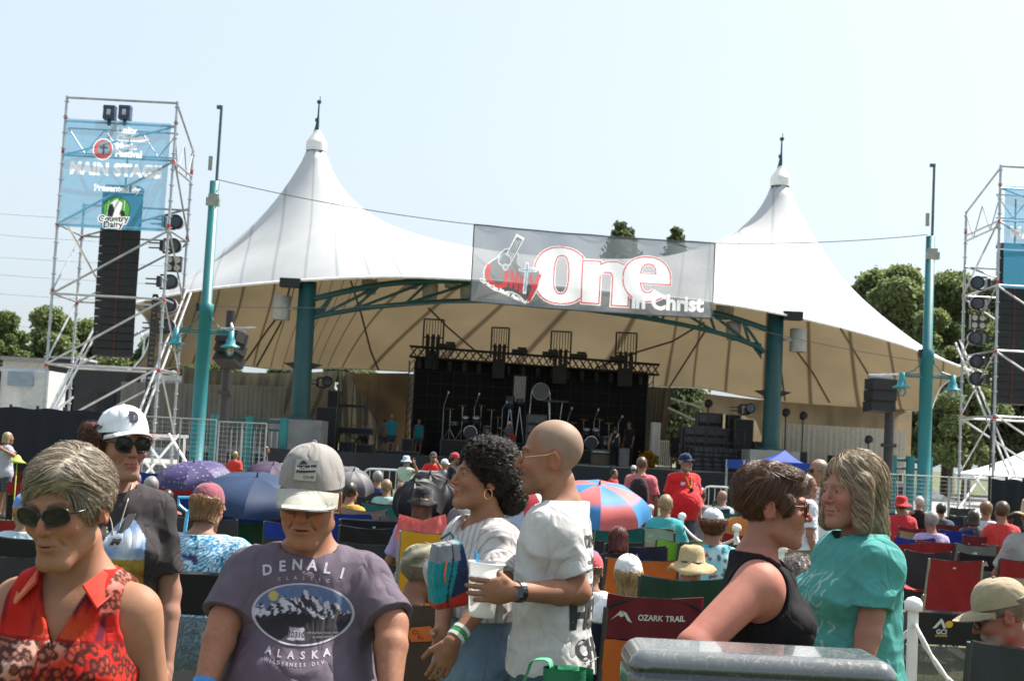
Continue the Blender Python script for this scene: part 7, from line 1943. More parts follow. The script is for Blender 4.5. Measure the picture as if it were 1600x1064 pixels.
for x, y, D, hn, hc, cn, c in ((236, 762, 14.5, 'grey', GRY, 'pale blue', (.3, .42, .55)), (470, 770, 15, 'brown', BR, 'white', (.6, .6, .6)), (505, 748, 19, 'fair', BLN, 'red', (.5, .04, .04)), (548, 770, 15.5, 'dark', DB, 'mustard', (.45, .28, .05)), (590, 748, 21, 'grey', GRY, 'navy', (.03, .05, .14)),
        (760, 748, 20, 'dark', DB, 'pink', (.6, .25, .3)), (905, 835, 11.8, 'fair', BLN, 'purple', (.2, .1, .3)), (930, 765, 20, 'brown', BR, 'yellow', (.55, .42, .08)), (965, 785, 16, 'grey', GRY, 'green', (.06, .25, .12)), (1040, 790, 15.5, 'fair', BLN, 'turquoise', (.05, .35, .38)), (1095, 775, 20, 'brown', BR, 'grey', (.2, .2, .22)),
        (1165, 790, 16.2, 'dark', DB, 'orange', (.5, .18, .04)), (1190, 772, 21, 'grey', GRY, 'white', (.6, .6, .6)), (1232, 790, 16, 'brown', BR, 'black', (.02, .02, .02)), (1300, 800, 15, 'fair', BLN, 'pale blue', (.3, .42, .55)), (1565, 800, 17, 'brown', BR, 'red', (.5, .04, .04)), (1455, 815, 15.8, 'grey', GRY, 'lilac', (.35, .28, .45))):
    simple(x, y, D, PI + chair_r.uniform(-.4, .4), 'seated person with %s hair and a %s top among the packed middle rows' % (hn, cn), c, hair=hc, sit=True)
# musicians and crew on the stage
def guitar(s, o, col=(.30, .03, .02)):
    c = Vector((.06, -.20, 1.10)); m = MB()
    def f(p): 
        a = np.abs(p[:, 1] + .20) - .02; return smax(smin(ell(p, (.14, -.2, 1.05), (.15, .3, .12)), ell(p, (-.0, -.2, 1.13), (.11, .3, .10)), .04), a, .01)
    V, F = surface_nets(f, (-.2, -.25, .85), (.35, -.15, 1.3), .015); g = add_mesh('guitar', V, F, CLOTHM, o, True, attrs={'col': np.tile(np.array(col), (len(V), 1))}); m.tube((-.08, -.2, 1.17), (-.58, -.24, 1.42), .022); m.box((-.62, -.24, 1.44), (.12, .03, .07)); m.build('guitar_neck', mat('guitar neck', (.18, .09, .04)), g)
SKD = (.40, .20, .13)
stg = dict(floor=ZS, group=None)
simple(613, 652, 57.5, R(15), 'man in a teal tee and shorts standing on the left side of the stage', (.01, .17, .21), hair=GRY, shorts=(.03, .04, .06), skin=SKD, bw=1.1, **stg)
simple(655, 659, 60, R(5), 'woman in a teal tee on the stage just left of the black video wall', (.01, .17, .21), hair=hair_long(DB, length=.1), shorts=(.05, .06, .1), skin=SKD, **stg)
simple(601, 658, 59, R(200), 'person in grey behind the man in the teal tee on the stage', (.12, .10, .09), hair=DB, skin=SKD, **stg)
simple(796, 663, 58, R(30), 'bearded guitarist in a pale cap and grey shirt at centre stage', (.07, .08, .12), hair=GRY, hat=(.5, .52, .55), bottom='trousers', shorts=(.02, .02, .03), skin=SKD, post={'fn': guitar}, **stg)
simple(571, 660, 60, R(10), 'guitarist in a pale shirt among the keyboards at left', (.25, .24, .24), hair=DB, skin=SKD, shorts=(.05, .05, .06), post={'fn': lambda s, o: guitar(s, o, (.05, .2, .25))}, **stg)
simple(961, 671, 57, PI + .2, 'performer in black overalls with a white guitar strap, back to the crowd', (.012, .012, .014), hair=DB, tank=True, bottom='trousers', shorts=(.012, .012, .014), skin=(.42, .22, .14), post={'fn': lambda s, o: MB().grid([[Vector((-.12 + .25 * t + d_, .125 + .02 * math.sin(3 * t), 1.44 - .42 * t)) for t in np.linspace(0, 1, 8)] for d_ in (-.022, .022)]).build('guitar_strap', WHITEP, o)}, **stg)
simple(983, 664, 59.5, R(-40), 'performer in black standing behind the overalls performer', (.012, .012, .014), hair=DB, bottom='trousers', shorts=(.015, .015, .015), skin=SKD, **stg)
simple(1055, 677, 58, R(-10), 'crew member in a dark cap and dark tee right of the video wall', (.014, .014, .018), hair=DB, hat=(.02, .02, .02), shorts=(.02, .02, .025), skin=(.3, .15, .1), **stg)
# ================================================================== gear on the stage
def drumkit(x, D, riser, label, sc=1., mirrored=1):
    b = onstage(x, D); z0 = ZS + riser
    def q(dx, dy, dz): return Vector((b.x + mirrored * dx * sc, b.y + dy * sc, z0 + dz * sc))
    root = thing('drum_kit', label, 'drum kit', (b.x, b.y, z0), 'drum kits')
    Mx = Matrix.Rotation(R(90), 3, 'X'); SH = mat('drum shell', (.05, .055, .07), rough=.2, coat=.5); HD = mat('drum head', (.35, .36, .38), rough=.4)
    def drum(c, r_, d, M, nm, hd=HD):
        o = MB().lathe([(r_, -d / 2), (r_ * 1.03, -d / 2 + .01), (r_, -d / 2 + .03), (r_, d / 2 - .03), (r_ * 1.03, d / 2 - .01), (r_, d / 2)], c, 20, M=M).build(nm, SH, root, True)
        MB().lathe([(.001, -d / 2 + .004), (r_ * .97, -d / 2 + .004)], c, 20, M=M).build('head', hd, o); MB().lathe([(.001, d / 2 - .004), (r_ * .97, d / 2 - .004)], c, 20, M=M).build('head', hd, o)
        MB().path([c + M @ Vector((r_ * 1.02 * math.cos(a), r_ * 1.02 * math.sin(a), d / 2)) for a in np.linspace(0, 6.28, 21)[:-1]], .012, n=4, closed=True).build('hoop', CHROME, o)
    drum(q(0, 0, .30), .28, .38, Mx, 'bass_drum', mat('dark head', (.03, .03, .035), rough=.4))
    Mt = Matrix.Rotation(R(20), 3, 'X')
    drum(q(-.22, .1, .78), .15, .22, Mt, 'tom'); drum(q(.18, .1, .78), .16, .24, Mt, 'tom'); drum(q(.62, .25, .42), .20, .36, Matrix.Identity(3), 'floor_tom'); drum(q(-.62, .3, .60), .18, .14, Matrix.Identity(3), 'snare')
    for cx, cy, cz, r_ in ((-.8, .2, 1.15, .2), (.75, .1, 1.2, .22), (-.35, .3, 1.30, .2), (1.0, .4, .95, .18), (.35, .35, 1.35, .18)):
        p = q(cx, cy, cz); t = MB().lathe([(.001, .03), (.04, .02), (r_, -.01)], p, 18, M=Matrix.Rotation(R(12), 3, 'X')).build('cymbal', mat('bronze', (.4, .28, .12), rough=.35, metal=.9), root, True)
        st = MB().tube(p, q(cx, cy + .05, .35), .014)
        for a in range(3): st.tube(q(cx, cy + .05, .40), q(cx + .26 * math.cos(a * 2.1 + .5), cy + .26 * math.sin(a * 2.1 + .5), 0), .013)
        st.build('cymbal_stand', CHROME, root)
    for cx in (-1.05, .1, 1.15):
        m = MB().tube(q(cx, .1, 0), q(cx, .1, 1.25), .012); m.tube(q(cx, .1, 1.25), q(cx + .15, 0, 1.75 if cx < 1 else 1.5), .01); m.box(q(cx + .15, 0, 1.75 if cx < 1 else 1.5), (.06, .06, .1)); m.build('mic_stand', STEEL, root)
def block(x0, x1, ytop, D, zb, name, label, cat, m=BLACK, dep=.8, det=None, grp=None, frames=False):
    a = P(x0, ytop, D); b = P(x1, ytop, D); zt = (a.z + b.z) / 2; c = Vector(((a.x + b.x) / 2, D + dep / 2, (zt + zb) / 2)); w_ = b.x - a.x
    root = thing(name, label, cat, (c.x, c.y, zb), grp)
    MB().box(c, (w_, dep, zt - zb)).build('case', m, root)
    e = MB(); fy = D - .012
    for s in (-1, 1): e.box((c.x + s * (w_ / 2 - .02), fy, c.z), (.035, .02, zt - zb)) 
    for z in (zt - .02, zb + .02): e.box((c.x, fy - .004, z), (w_, .02, .035))
    e.build('edge_trim', mat('case trim', (.09, .09, .095), rough=.35, metal=.4), root)
    if det == 'speaker':
        nn = max(1, int((zt - zb) / .65))
        for i in range(nn):
            z = zb + (zt - zb) * (i + .5) / nn; MB().box((c.x, D - .006, z), (w_ * .9, .014, (zt - zb) / nn * .86)).build('grille', mat('grille', (.02, .02, .022), rough=.8), root)
            for s in (-1, 1):
                if i == nn - 1: MB().lathe([(.001, -.03), (.07, -.03), (.06, 0)], (c.x + s * .13, D - .0, z), 14, M=Matrix.Rotation(R(90), 3, 'X')).build('driver', mat('pale driver', (.45, .45, .43), rough=.5), root)
    if det == 'rack':
        for i in range(5):
            z = zb + (zt - zb) * (i + .5) / 5; MB().box((c.x, D - .01, z), (w_ * .85, .02, (zt - zb) / 5 * .7)).build('unit', mat('rack unit', (.07, .07, .08), rough=.3, metal=.4), root)
    if det == 'amp':
        MB().box((c.x, D - .012, zb + (zt - zb) * .38), (w_ * .86, .014, (zt - zb) * .6)).build('grille', mat('amp cloth', (.10, .085, .06), rough=.9), root); MB().box((c.x, D - .014, zb + (zt - zb) * .85), (w_ * .86, .014, (zt - zb) * .1)).build('control_strip', mat('amp strip', (.4, .4, .38), rough=.4), root)
    return root
def riser(x0, x1, D, h, label): block(x0, x1, hor((x0 + x1) / 2) + (CAMH - ZS - h) * FPX / D, D, ZS, 'riser', label, 'riser', dep=2.2, grp='black risers')
riser(688, 778, 59.8, .75, 'black riser under the left drum kit'); riser(786, 868, 60.2, .75, 'black riser at centre stage'); riser(893, 965, 60.2, .62, 'black riser under the right drum kit')
drumkit(733, 60.6, .75, 'big drum kit with many cymbals on the left riser', 1.15); drumkit(922, 61, .62, 'smaller drum kit with a dark bass drum on the right riser', 1.0)
def gong():
    c = P(845, 612, 61.2); root = thing('gong', 'large round drum standing on edge at centre stage', 'drum', (c.x, c.y, ZS + .75)); M = Matrix.Rotation(R(90), 3, 'X')
    MB().lathe([(.37, -.16), (.38, .16), (.36, .16), (.36, -.16)], c, 28, M=M).build('shell', CHROME, root, True); MB().lathe([(.001, .12), (.36, .12)], c, 28, M=M).build('head', mat('gong head', (.10, .105, .12), rough=.5), root)
    m = MB()
    for s in (-1, 1): m.tube(c + Vector((s * .4, 0, 0)), Vector((c.x + s * .5, c.y, ZS + .75)), .02); 
    m.tube(Vector((c.x - .5, c.y, ZS + .8)), Vector((c.x + .5, c.y, ZS + .8)), .02); m.build('stand', CHROME, root)
    c = P(812, 608, 61.4); root = thing('chimes', 'tall rack of pale tubular chimes at centre stage', 'chimes', (c.x, c.y, ZS + .75)); k = FPX / 61.4
    for i in range(8): MB().tube(c + Vector((-.22 + i * .063, 0, .55)), c + Vector((-.22 + i * .063, 0, -.55)), .018).build('chime', mat('pale tube', (.5, .5, .46), rough=.35, metal=.5), root)
    MB().box(c + Vector((0, 0, .58)), (.56, .05, .05)).tube(c + Vector((-.28, 0, .6)), Vector((c.x - .28, c.y, ZS + .75)), .018).tube(c + Vector((.28, 0, .6)), Vector((c.x + .28, c.y, ZS + .75)), .018).build('frame', BLACKG, root)
    for i, (x, y, lb) in enumerate(((797, 628, 'tall single drum left of the chimes'), (812, 632, 'small drum on a tripod in front of the chimes'))):
        c = P(x, y, 60.8); root = thing('drum', lb, 'drum', (c.x, c.y, ZS + .75)); r_ = .2 if i == 0 else .17
        MB().lathe([(.001, .25), (r_, .25), (r_, -.3 if i == 0 else .0), (.001, -.3 if i == 0 else 0)], c, 18).build('shell', mat('blue shell', (.04, .05, .09), rough=.25), root, True); m = MB()
        for a in range(3): m.tube(c + Vector((0, 0, -.1)), Vector((c.x + .25 * math.cos(a * 2.1), c.y + .25 * math.sin(a * 2.1), ZS + .76)), .014)
        m.build('leg_set', CHROME, root)
    c = P(868, 627, 60.8); root = thing('keyboard_table', 'narrow tray of percussion on a stand right of the round drum', 'stand', (c.x, c.y, ZS + .75)); MB().box(c, (1.1, .4, .08)).build('tray', BLACKG, root)
    for s in (-1, 1): MB().tube(c + Vector((s * .3, 0, 0)), Vector((c.x + s * .12, c.y, ZS + .76)), .015).build('leg', CHROME, root)
gong()
block(823, 855, 648, 58.5, ZS, 'amp_rack', 'tall flight case of silver amplifiers at centre stage', 'rack', det='rack')
block(853, 890, 668, 58.6, ZS, 'flight_case', 'low dark case right of the silver amplifiers', 'case')
block(924, 955, 702, 57.2, ZS - .0, 'guitar_amp', 'guitar amplifier with a pale control strip on the stage floor', 'amplifier', det='amp'); block(726, 752, 701, 57.2, ZS, 'guitar_amp', 'small grey amplifier below the left drum riser', 'amplifier', det='amp', m=mat('grey amp', (.12, .12, .12)))
block(968, 984, 700, 56.5, ZS, 'flight_case', 'grey case beside the overalls performer', 'case', m=mat('grey amp', (.12, .12, .12)))
block(494, 527, 636, 56.5, ZS, 'speaker_stack', 'tall black speaker stack at the left side of the stage', 'speaker', det='speaker', dep=1.0)
block(460, 492, 664, 55.2, ZS, 'covered_speakers', 'black covered speakers beside the left teal column', 'speaker', det='speaker'); block(512, 530, 610, 58.5, ZS, 'side_array', 'slim black speaker column behind the left stack', 'speaker', det='speaker')
block(530, 576, 632, 60, ZS + 1.9, 'keyboard_rack', 'black shelf of gear above the keyboards at left', 'rack', dep=.5); block(528, 582, 668, 58.5, ZS + .75, 'keyboard', 'black stage piano at left', 'piano', dep=.6)
m = MB()
b0 = onstage(555, 58.5)
for dx in (-.75, -.3, .3, .75): m.tube(b0 + Vector((dx, .3, 0)), b0 + Vector((-dx * .6, .3, .8)), .025); m.tube(b0 + Vector((dx, .6, 0)), b0 + Vector((dx, .6, 3.0)), .025)
tag(m.build('keyboard_stand', BLACKG), 'black crossed stands under the stage piano', 'stand')
block(585, 655, 704, 57.5, ZS, 'pedal_board', 'low dark boards on the stage near the teal tee man', 'case', dep=.5); block(1065, 1150, 668, 59.5, ZS, 'rack', 'long black bank of equipment right of the video wall', 'rack', det='rack', dep=1.2); block(1076, 1160, 700, 57, ZS, 'rack', 'lower black bank of equipment right of the video wall', 'rack', det='rack'); block(1148, 1178, 655, 58, ZS, 'speaker_stack', 'black speaker stack left of the right teal column', 'speaker', det='speaker', dep=1.0); block(1138, 1158, 648, 59.5, ZS, 'side_array', 'slim black speaker column behind the right stack', 'speaker', det='speaker')
for x0, x1, y, D, zb, nm, lb in ((420, 440, 700, 52, 0, 'flight_case', 'dark case on the ground left of the left plinth'), (530, 552, 690, 57, ZS, 'flight_case', 'dark case under the keyboards at left'), (556, 584, 694, 57.6, ZS, 'amplifier', 'low dark amplifier beside the pale-shirted guitarist'), (628, 646, 685, 58.5, ZS, 'flight_case', 'upright dark case between the two teal tees'), (1090, 1130, 645, 60.5, ZS, 'rack', 'tall dark rack behind the right equipment bank'), (1180, 1200, 690, 56, 0, 'flight_case', 'dark case against the right teal column'), (1228, 1262, 705, 57, 0, 'flight_case', 'long dark case before the pale right drape'), (1300, 1330, 712, 56, 0, 'flight_case', 'dark case low in front of the right drape')):
    block(x0, x1, y, D, zb, nm, lb, 'case', det='rack' if nm == 'rack' else None)
# frames of the equipment banks
m = MB(); a0 = onstage(1068, 56.8)
for i in range(7):
    m.tube(a0 + Vector((i * .4, 0, 0)), a0 + Vector((i * .4, 0, 1.75)), .025)
    if i < 6: m.tube(a0 + Vector((i * .4, 0, 1.7)), a0 + Vector((i * .4 + .4, 0, .1)), .015)
for z in (.1, .6, 1.15, 1.7): m.tube(a0 + Vector((0, 0, z)), a0 + Vector((2.4, 0, z)), .022)
tag(m.build('equipment_frame', BLACKG), 'black tube frame in front of the right equipment bank', 'frame')
for x, y, lb in ((509, 598, 'left stack'), (1168, 640, 'right stack')):
    o = copy_tree(ml); o.location = P(x, y, 56.8); o.scale = (.9, .9, .9); o.rotation_euler = (R(-15), 0, R(10)); tag(o, 'black moving light on top of the %s of speakers' % lb, 'stage light')
for x, y, lb in ((1107, 631, 'lamp on a slim stand right of the video wall'), (1228, 645, 'round black lamp just right of the right teal column'), (1255, 650, 'lamp on a slim stand before the pale right drape'), (1357, 687, 'lamp on a stand near the right end of the tent')):
    c = P(x, y, 58); root = thing('lamp_stand', lb, 'lamp', (c.x, c.y, 0), 'lamps on slim stands'); MB().lathe([(.001, -.14), (.13, -.14), (.17, .1), (.001, .1)], c, 14, M=Matrix.Rotation(R(70), 3, 'X')).build('lamp_head', BLACK, root, True); MB().tube(c, (c.x, c.y, ZS if x < 1200 else 0), .03).build('pole', BLACKG, root)
# flowers at the foot of the side canvas
r = np.random.RandomState(2); V, F, sh = leafcloud([tuple(onstage(1012, 58.5) + Vector((0, 0, .3)))], [(.35, .3, .35)], 700, .06, 5); FM = leafmat('yellow petals', (.45, .28, .02)); o = add_mesh('flower_bunch', V, F, FM, None, attrs={'shade': sh}); tag(o, 'bunch of yellow flowers on the stage right of the video wall', 'flowers')
# white posts under right gap
MB_ = MB().tube(P(1025, 660, 62), P(1022, 712, 62), .22); tag(MB_.build('white_column', WHITEP), 'short white column below the right side canvas', 'column')
m = MB()
for i in range(7): a = onstage(1030 + i * 3.2, 66); m.tube(a + Vector((0, 0, 0)), a + Vector((0, 0, 1.2)), .03)
m.tube(onstage(1028, 66) + Vector((0, 0, 1.2)), onstage(1052, 66) + Vector((0, 0, 1.2)), .04); tag(m.build('white_railing', WHITEP), 'white railing glimpsed right of the video wall', 'railing')
for y0, y1, x0, x1, lb in ((622, 636, 1048, 1095, 'upper white pole crossing the gap right of the video wall'), (637, 655, 1044, 1083, 'lower white pole crossing the gap right of the video wall')):
    tag(MB().tube(P(x0, y0, 68), P(x1, y1, 68), .05).build('pole', WHITEP), lb, 'pole')
# delay speakers on poles
for (x, yt, yb, D, cx, cy, rz, lb) in ((343, 485, 668, 47, 361, 545, -.5, 'black speaker cluster leaning out from a dark pole right of the left lamp post'), (1385, 594, 762, 47, 1376, 618, .25, 'black speaker cluster on a dark pole left of the right lamp post')):
    b = G(x, D); zt = P(x, yt, D).z; root = thing('pole_speaker', lb, 'speaker', b, 'speakers on dark poles')
    MB().tube(b, Vector((b.x, b.y, zt)), .17, .15, n=14).box(Vector((b.x, b.y, zt * .52)), (.42, .42, .12)).build('pole', mat('dark pole', (.03, .025, .028), rough=.45), root)
    c = P(cx, cy, D - .6); k = FPX / D
    for i in range(3):
        M = Matrix.Rotation(rz, 3, 'Z') @ Matrix.Rotation(R(-12 - 9 * i if x < 800 else -3 * i), 3, 'X')
        o = MB().box(c + Vector((.03 * i * (-1 if x < 800 else 0), .07 * i, .36 - .36 * i)), (.88, .6, .35), rot=M).build('cabinet', BLACK, root)
    m = MB().tube(Vector((b.x, b.y, zt - .35)), c + Vector((0, .2, .62)), .05); m.box(c + Vector((0, .1, .60)), (.8, .3, .06)); m.tube(c + Vector((-.4, .1, .66)), c + Vector((.75, .1, .75)), .03); m.build('bracket', STEEL, root)

# ================================================================== barriers, fences, railings
def barrier(x0, x1, D0, D1, label):
    a, b = G(x0, D0), G(x1, D1); u = b - a; L = u.length; u.normalize(); root = thing('crowd_barrier', label, 'barrier', a, 'silver crowd barriers')
    m = MB(); z1 = 1.08; pts = [a + Vector((0, 0, .02)), a + Vector((0, 0, z1 - .15))] + [a + u * (.15 - .15 * math.cos(t)) + Vector((0, 0, z1 - .15 + .15 * math.sin(t))) for t in (.5, 1.1, 1.57)] + [b - u * (.15 - .15 * math.cos(t)) + Vector((0, 0, z1 - .15 + .15 * math.sin(t))) for t in (1.57, 1.1, .5)] + [b + Vector((0, 0, z1 - .15)), b + Vector((0, 0, .02))]
    m.path(pts, .022, n=6); m.tube(a + Vector((0, 0, .2)), b + Vector((0, 0, .2)), .016); m.build('frame', mat('bright barrier', (.6, .6, .6), rough=.35, metal=.4), root)
    n = int(L / .125); m = MB()
    for i in range(1, n): p = a + u * (L * i / n); m.tube(p + Vector((0, 0, .2)), p + Vector((0, 0, z1)), .009, n=5)
    m.build('bars', mat('bright barrier', (.6, .6, .6)), root)
for i, (x0, x1, D0, lb) in enumerate(((405, 480, 27.5, 'silver crowd barrier behind the grey cap'), (484, 560, 27.6, 'silver crowd barrier right of the grey cap'), (563, 635, 27.7, 'silver crowd barrier left of the bucket-hat person'), (640, 712, 27.8, 'silver crowd barrier behind the red-shirted man at the stage'), (1095, 1142, 27.6, 'silver crowd barrier just right of the red polo'), (1146, 1220, 27.7, 'silver crowd barrier behind the bald seated person'))): barrier(x0, x1, D0, D0 + .2, lb)
def wirefence(x0, x1, D0, D1, h, label, step=.20):
    a, b = G(x0, D0), G(x1, D1); u = b - a; L = u.length; u.normalize(); root = thing('wire_fence', label, 'fence', a, 'wire mesh fence panels')
    m = MB()
    for p in (a, b, a + u * L / 2): m.tube(p, p + Vector((0, 0, h)), .018)
    m.tube(a + Vector((0, 0, h)), b + Vector((0, 0, h)), .014); m.tube(a + Vector((0, 0, .1)), b + Vector((0, 0, .1)), .014); m.build('frame', STEEL, root)
    w_ = MB(); n = int(L / step); k = int(h / step)
    for i in range(n): p = a + u * (L * i / n); w_.tube(p, p + Vector((0, 0, h)), .0035, n=3, cap=False)
    for j in range(1, k * 2): w_.tube(a + Vector((0, 0, h * j / k / 2)), b + Vector((0, 0, h * j / k / 2)), .0035, n=3, cap=False)
    w_.build('wires', STEEL, root)
wirefence(218, 330, 33, 33, 1.92, 'wire fence panel around the foot of the left lamp post'); wirefence(334, 408, 32, 30.5, 1.88, 'wire fence panel in front of the coral-topped person')
wirefence(1338, 1410, 37, 37, 1.45, 'wire fence panel left of the right lamp post'); wirefence(1412, 1480, 37, 37, 1.45, 'wire fence panel below the right lamp post'); wirefence(1482, 1545, 37, 37, 1.45, 'wire fence panel in front of the right scaffold')
def clothfence(x0, x1, D, h, label):
    a, b = G(x0, D), G(x1, D); rows = [[a.lerp(b, i / 40) + Vector((0, .04 * math.sin(i * .9) , z - .03 * math.sin(math.pi * i / 40 * 4) ** 2 * (z > .5))) for i in range(41)] for z in (0.02, h * .5, h)]
    root = thing('fabric_fence', label, 'fence', a, 'black fabric fences'); MB().grid(rows).build('cloth', mat('black fence cloth', (.010, .012, .02), rough=.8), root, True)
    for i in range(0, 41, 8): p = a.lerp(b, i / 40) + Vector((0, .1, 0)); MB().tube(p, p + Vector((0, 0, h + .04)), .03).build('post', BLACKG, root)
clothfence(-40, 170, 27, 1.93, 'black fabric fence at far left behind the blonde woman'); clothfence(1546, 1680, 29, 1.52, 'black fabric fence at far right by the scaffold'); clothfence(408, 720, 49, 1.2, 'low black fabric wall before the left half of the stage'); clothfence(722, 1300, 48.5, 1.15, 'low black fabric wall before the right half of the stage')
def railing(x0, x1, D, h, label):
    a, b = G(x0, D), G(x1, D); n = max(2, int((b - a).length / 1.9)); root = thing('teal_railing', label, 'railing', a, 'teal railings')
    m = MB(); m.tube(a + Vector((0, 0, h)), b + Vector((0, 0, h)), .06); m.tube(a + Vector((0, 0, h - .3)), b + Vector((0, 0, h - .3)), .04); m.build('rails', TEALD, root)
    for i in range(n + 1): p = a.lerp(b, i / n); MB().tube(p, p + Vector((0, 0, h + .15)), .16, n=10).build('post', TEAL, root)
    m = MB(); k = int((b - a).length / .2)
    for i in range(k): p = a.lerp(b, i / k); m.tube(p + Vector((0, 0, .2)), p + Vector((0, 0, h - .3)), .018, n=4)
    m.build('balusters', STEEL, root)
railing(330, 438, 49.5, 2.1, 'teal railing below the left drape'); railing(1392, 1448, 50, 1.9, 'teal railing beside the right lamp post')
# rope posts
PO = [(972, 822, 17.5), (1011, 800, 17.5), (1061, 806, 15.5), (1143, 812, 13.5), (1217, 845, 9.8)]
def ropepost(x, D, h, label):
    b = G(x, D); root = thing('rope_post', label, 'post', b, 'white rope posts'); MB().box(b + Vector((0, 0, h / 2)), (.042, .042, h)).build('shaft', WHITEP, root); MB().lathe([(.001, .03), (.03, .02), (.045, 0), (.045, -.04), (.03, -.04)], b + Vector((0, 0, h + .02)), 10).build('post_cap', WHITEP, root, True); MB().box(b + Vector((0, 0, .02)), (.2, .2, .03)).build('foot', WHITEP, root); return b + Vector((0, -.04, h - .08))
tops = []
for (x, D, lb) in ((955, 20, 'white rope post left of the pale green chair'), (1011, 17.6, 'white rope post at the left leg of the red polo'), (1060, 15.6, 'white rope post at the right hand of the red polo'), (1145, 13.6, 'white rope post before the round red chair'), (1214, 10.8, 'white rope post behind the brown-haired woman'), (1248, 9.3, 'white rope post between the brown-haired and the wavy-haired woman'), (1418, 6.9, 'white rope post hidden behind the teal tee'), (1640, 6.3, 'white rope post just beyond the right edge')): tops.append(ropepost(x, D, .98, lb))
m = MB(); RW = mat('white rope', (.68, .66, .62), rough=.9, var=.15, vs=60)
root = thing('rope', 'thick white twisted rope sagging between the white posts', 'rope', tops[0])
for i in range(len(tops) - 1):
    a, b = tops[i], tops[i + 1]; L = (b - a).length; n = int(L / .03); sag = .10 + .02 * L if i < 5 else .30
    for s in (0, math.pi):
        pts = []
        for j in range(n + 1):
            t = j / n; c = a.lerp(b, t) + Vector((0, 0, -sag * 4 * t * (1 - t))); pts.append(c + Vector((.0, math.cos(j * 1.1 + s) * .008, math.sin(j * 1.1 + s) * .008)))
        MB().path(pts, .010, n=5).build('strand', RW, root, True)

# ================================================================== near things: bin, rolled mat, shovel, bits on the lawn
def bin_():
    D = 3.3; b = G(1150, D); root = thing('wheelie_bin', 'scuffed grey plastic bin lid with a dark groove at lower right', 'bin', (b.x, b.y, 0))
    c = np.array((b.x, b.y, 1.145))
    def f(p):
        q = p - c; q = q.copy(); front = np.clip(-q[:, 1], 0, 1)
        hx, hy, hz, r_ = .302, .135, .070, .042
        a = np.abs(q) - (np.array((hx, hy, hz)) - r_); d = np.sqrt((np.maximum(a, 0) ** 2).sum(1)) + np.minimum(a.max(1), 0) - r_
        gz = np.abs(np.abs(q[:, 2] - .022) ) - .006; ins = np.maximum(gz, -(d + .008)); d = np.maximum(d, -np.maximum(gz, -(d + .006)))
        return d
    V, F = surface_nets(f, c - np.array((.36, .27, .12)), c + np.array((.36, .27, .12)), .0065); col = np.tile(np.array((.10, .11, .115)), (len(V), 1))
    gr = np.abs(V[:, 2] - c[2] - .022) < .010; col[gr] = (.015, .017, .03); n = wav(V, 25, 1) + .6 * wav(V * np.array((3, 1, 1)), 90, 2); col = colmix(col, (.22, .22, .21), np.clip(n * .6 - .2, 0, .25) * ~gr); add_mesh('lid', V, F, scuffm(), root, True, attrs={'col': col})
    m = MB(); z0, z1 = .08, 1.08; V = [(b.x + sx * (.22 if z == z0 else .27), b.y + sy * (.09 if z == z0 else .115), z) for z in (z0, z1) for sx, sy in ((-1, -1), (1, -1), (1, 1), (-1, 1))]; m.add(V, [(3, 2, 1, 0), (4, 5, 6, 7), (0, 1, 5, 4), (1, 2, 6, 5), (2, 3, 7, 6), (3, 0, 4, 7)]); m.build('bin_body', mat('bin grey', (.08, .085, .09), rough=.5), root)
    for s in (-1, 1): MB().lathe([(.001, -.03), (.1, -.03), (.1, .03), (.001, .03)], (b.x + s * .2, b.y + .1, .1), 16, M=Matrix.Rotation(R(90), 3, 'Y')).build('wheel', BLACK, root)
def scuffm():
    m = mat('scuffed plastic', attr='col', rough=.2, var=.06, vs=6, bump=.02, bs=60, coat=.5, spec=.6); N = m.node_tree.nodes; L = m.node_tree.links; n = N.new('ShaderNodeTexNoise'); n.inputs['Scale'].default_value = 38; n.inputs['Detail'].default_value = 8; n.inputs['Distortion'].default_value = 2.5; tc = N.new('ShaderNodeTexCoord'); L.new(tc.outputs['Object'], n.inputs[0]); r = N.new('ShaderNodeMapRange'); r.inputs[1].default_value = .45; r.inputs[2].default_value = .62; r.inputs[3].default_value = .13; r.inputs[4].default_value = .34; L.new(n.outputs[0], r.inputs[0]); L.new(r.outputs[0], N['Principled BSDF'].inputs['Roughness']); 
    b = N['Principled BSDF']; src = b.inputs['Base Color'].links[0].from_socket; mx = N.new('ShaderNodeMixRGB'); mx.inputs[2].default_value = (.26, .25, .21, 1); r2 = N.new('ShaderNodeMapRange'); r2.inputs[1].default_value = .56; r2.inputs[2].default_value = .68; r2.inputs[3].default_value = 0; r2.inputs[4].default_value = .30; L.new(n.outputs[0], r2.inputs[0]); L.new(r2.outputs[0], mx.inputs[0]); L.new(src, mx.inputs[1]); L.new(mx.outputs[0], b.inputs['Base Color']); return m
bin_()
